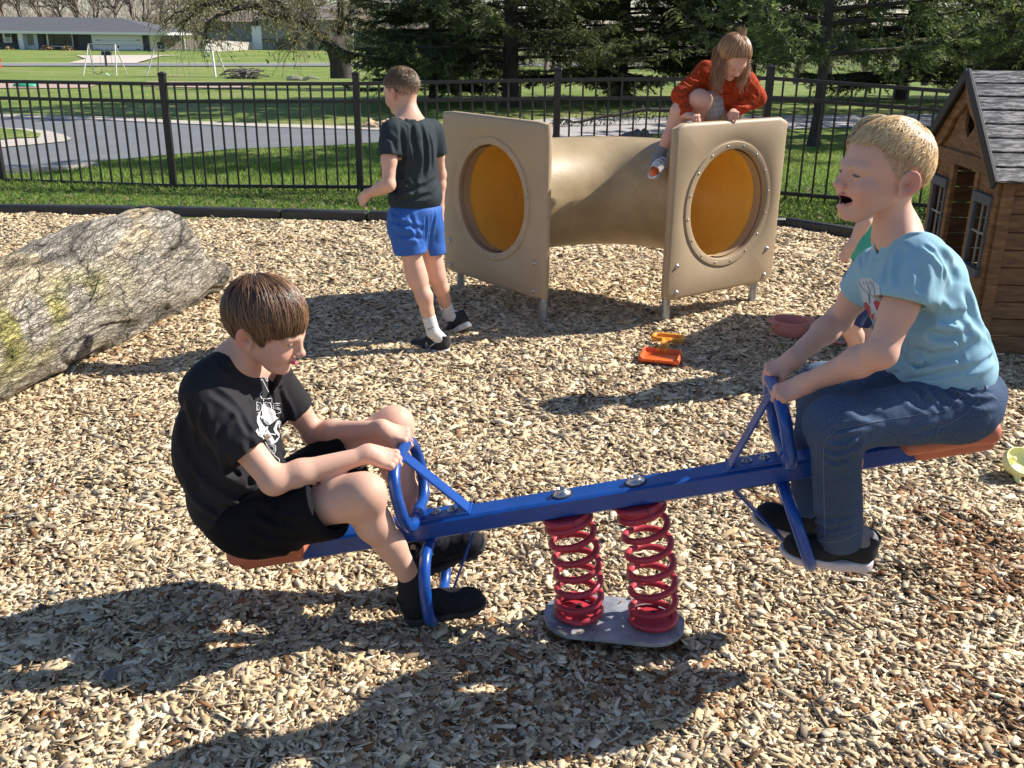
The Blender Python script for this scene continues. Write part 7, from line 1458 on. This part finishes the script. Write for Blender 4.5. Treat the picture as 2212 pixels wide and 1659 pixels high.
# ------------------------------------------------------------ small child behind the blond boy
def child_green():
    Y0 = 4.55
    def Z(x, y, Y=Y0): return W(x, y, Y)
    F = Fr(frame_fu((-.55, .15, -.80), (-.5, 0, 1)), (0, 0, 0), .98); F.t = Z(1893, 318)
    neckb = Z(1900, 400); sh = Z(1880, 430, 4.45); shf = Z(1905, 430, 4.68); che = Z(1905, 480); bel = Z(1885, 540); hipc = Z(1868, 610); el, wr = Z(1868, 478, 4.42), Z(1836, 535, 4.42); elf, wrf = Z(1880, 520, 4.72), Z(1850, 560, 4.72)
    hp, kn, an = Z(1868, 630, 4.48), Z(1830, 700, 4.45), Z(1862, 782, 4.5); hpf, knf, anf = Z(1885, 630, 4.62), Z(1850, 700, 4.64), Z(1885, 775, 4.68)
    TR = frame_fu((-.8, -.3, -.4)); s = Sdf(); head(s, F, 'closed', neckb, .038); s.cap(neckb, sh, .036, .03, .05); s.cap(neckb, shf, .036, .03, .05); s.ell(che, (.07, .09, .10), TR, .04); s.ell(bel, (.07, .09, .10), TR, .04); s.ell(hipc, (.08, .10, .08), TR, .04)
    arm(s, sh, el, wr, (.031, .027, .026, .018)); arm(s, shf, elf, wrf, (.031, .027, .026, .018)); leg(s, hp, kn, an, (.058, .043, .042, .026), (.9, 0, 0)); leg(s, hpf, knf, anf, (.056, .043, .042, .026), (.9, 0, 0))
    hand(s, Fr(frame_along((-.4, .1, -.9), (-.7, -.6, .3)), wr, .74), -1, (40, 50, 40), wr=.017); hand(s, Fr(frame_along((-.4, 0, -.9), (-.7, .5, .3)), wrf, .74), 1, (30, 40, 30), wr=.017)
    def colf(V): C = np.tile(SK, (len(V), 1)); head_color(V, C, F, (.3, .2, .12), (.1, .1, .1)); return C
    P = [F((0, 0, 0)), neckb, sh, shf, el, elf, wr, wrf, hp, kn, an, hpf, knf, anf]; lo, hi = bounds(P, .15); body = sdf_obj('person', s, lo, hi, .004, skinm, None, None, 0, colf); tag(body, 'small child in a green shirt and navy shorts hidden behind the blond boy', 'child')
    t = Sdf(); t.cap(sh, shf, .048, .048, .05); t.ell(che, (.095, .115, .11), TR, .05); t.ell(bel, (.098, .115, .11), TR, .05); t.cap(sh, sh+(el-sh)*.45, .046, .050, .03); t.cap(shf, shf+(elf-shf)*.6, .046, .050, .03); t.i(Uncut(p_plane(Z(1870, 575), (-.2, 0, -1)), p_cap(hipc, hipc-A(0, 0, .2), .3, .3)), .004); u = unit(el-sh); t.i(Uncut(p_plane(sh+(el-sh)*.55, u), p_cap(sh, el, .07, .07)), .004)
    sdf_obj('t_shirt', t, lo, hi, .0045, mat('mint_shirt', (.10, .50, .36), .85, spec=.15), body, lambda P, d: .004*ridges(P, (14, 14, 10)), .01)
    t = Sdf(); t.ell(hipc, (.10, .12, .09), TR, .04)
    for h_, k_ in ((hp, kn), (hpf, knf)): t.cap(h_, h_+(k_-h_)*.9, .074, .066, .04); u = unit(k_-h_); t.i(Uncut(p_plane(h_+(k_-h_)*.95, u), p_cap(h_+(k_-h_)*.5, k_+u*.1, .1, .1)), .004)
    sdf_obj('shorts', t, lo, hi, .0045, mat('navy_shorts', (.018, .035, .11), .8), body, lambda P, d: .003*ridges(P, (14, 14, 14)), .01)
    for h, toe, a_ in ((an+A(.05, 0, 0), an+A(-.15, -.02, 0), an), (anf+A(.05, 0, 0), anf+A(-.15, -.02, 0), anf)): h = A(h[0], h[1], .01); toe = A(toe[0], toe[1], .01); shoe(Fr(frame_along(toe-h, (0, 0, 1)), h), body, mat('pink_shoe', (.6, .22, .18), .6), MATS['white_trainer_sole'], .2, 2)
    hc = (-.012, 0, .032); hz = lambda x, y: np.interp(x, [-.12, -.05, .0, .03, .055, .08, .11], [-.06, -.04, -.02, .01, .04, .04, .04])
    add_hair('hair', [cap_mesh(F, hc, (.101, .0835, .092), hz, .004, (.28, .19, .10)), hair_strands(F, 4200, hc, (.104, .087, .096), (.25, .3, .85), hz, (.46, .33, .18), 44, (0, 2.0), (.3, .7), (.0, .016), .0016, 7, .35, .012, .06, grey=(.70, .55, .32))], MATS['blond_hair'], body)
child_green()
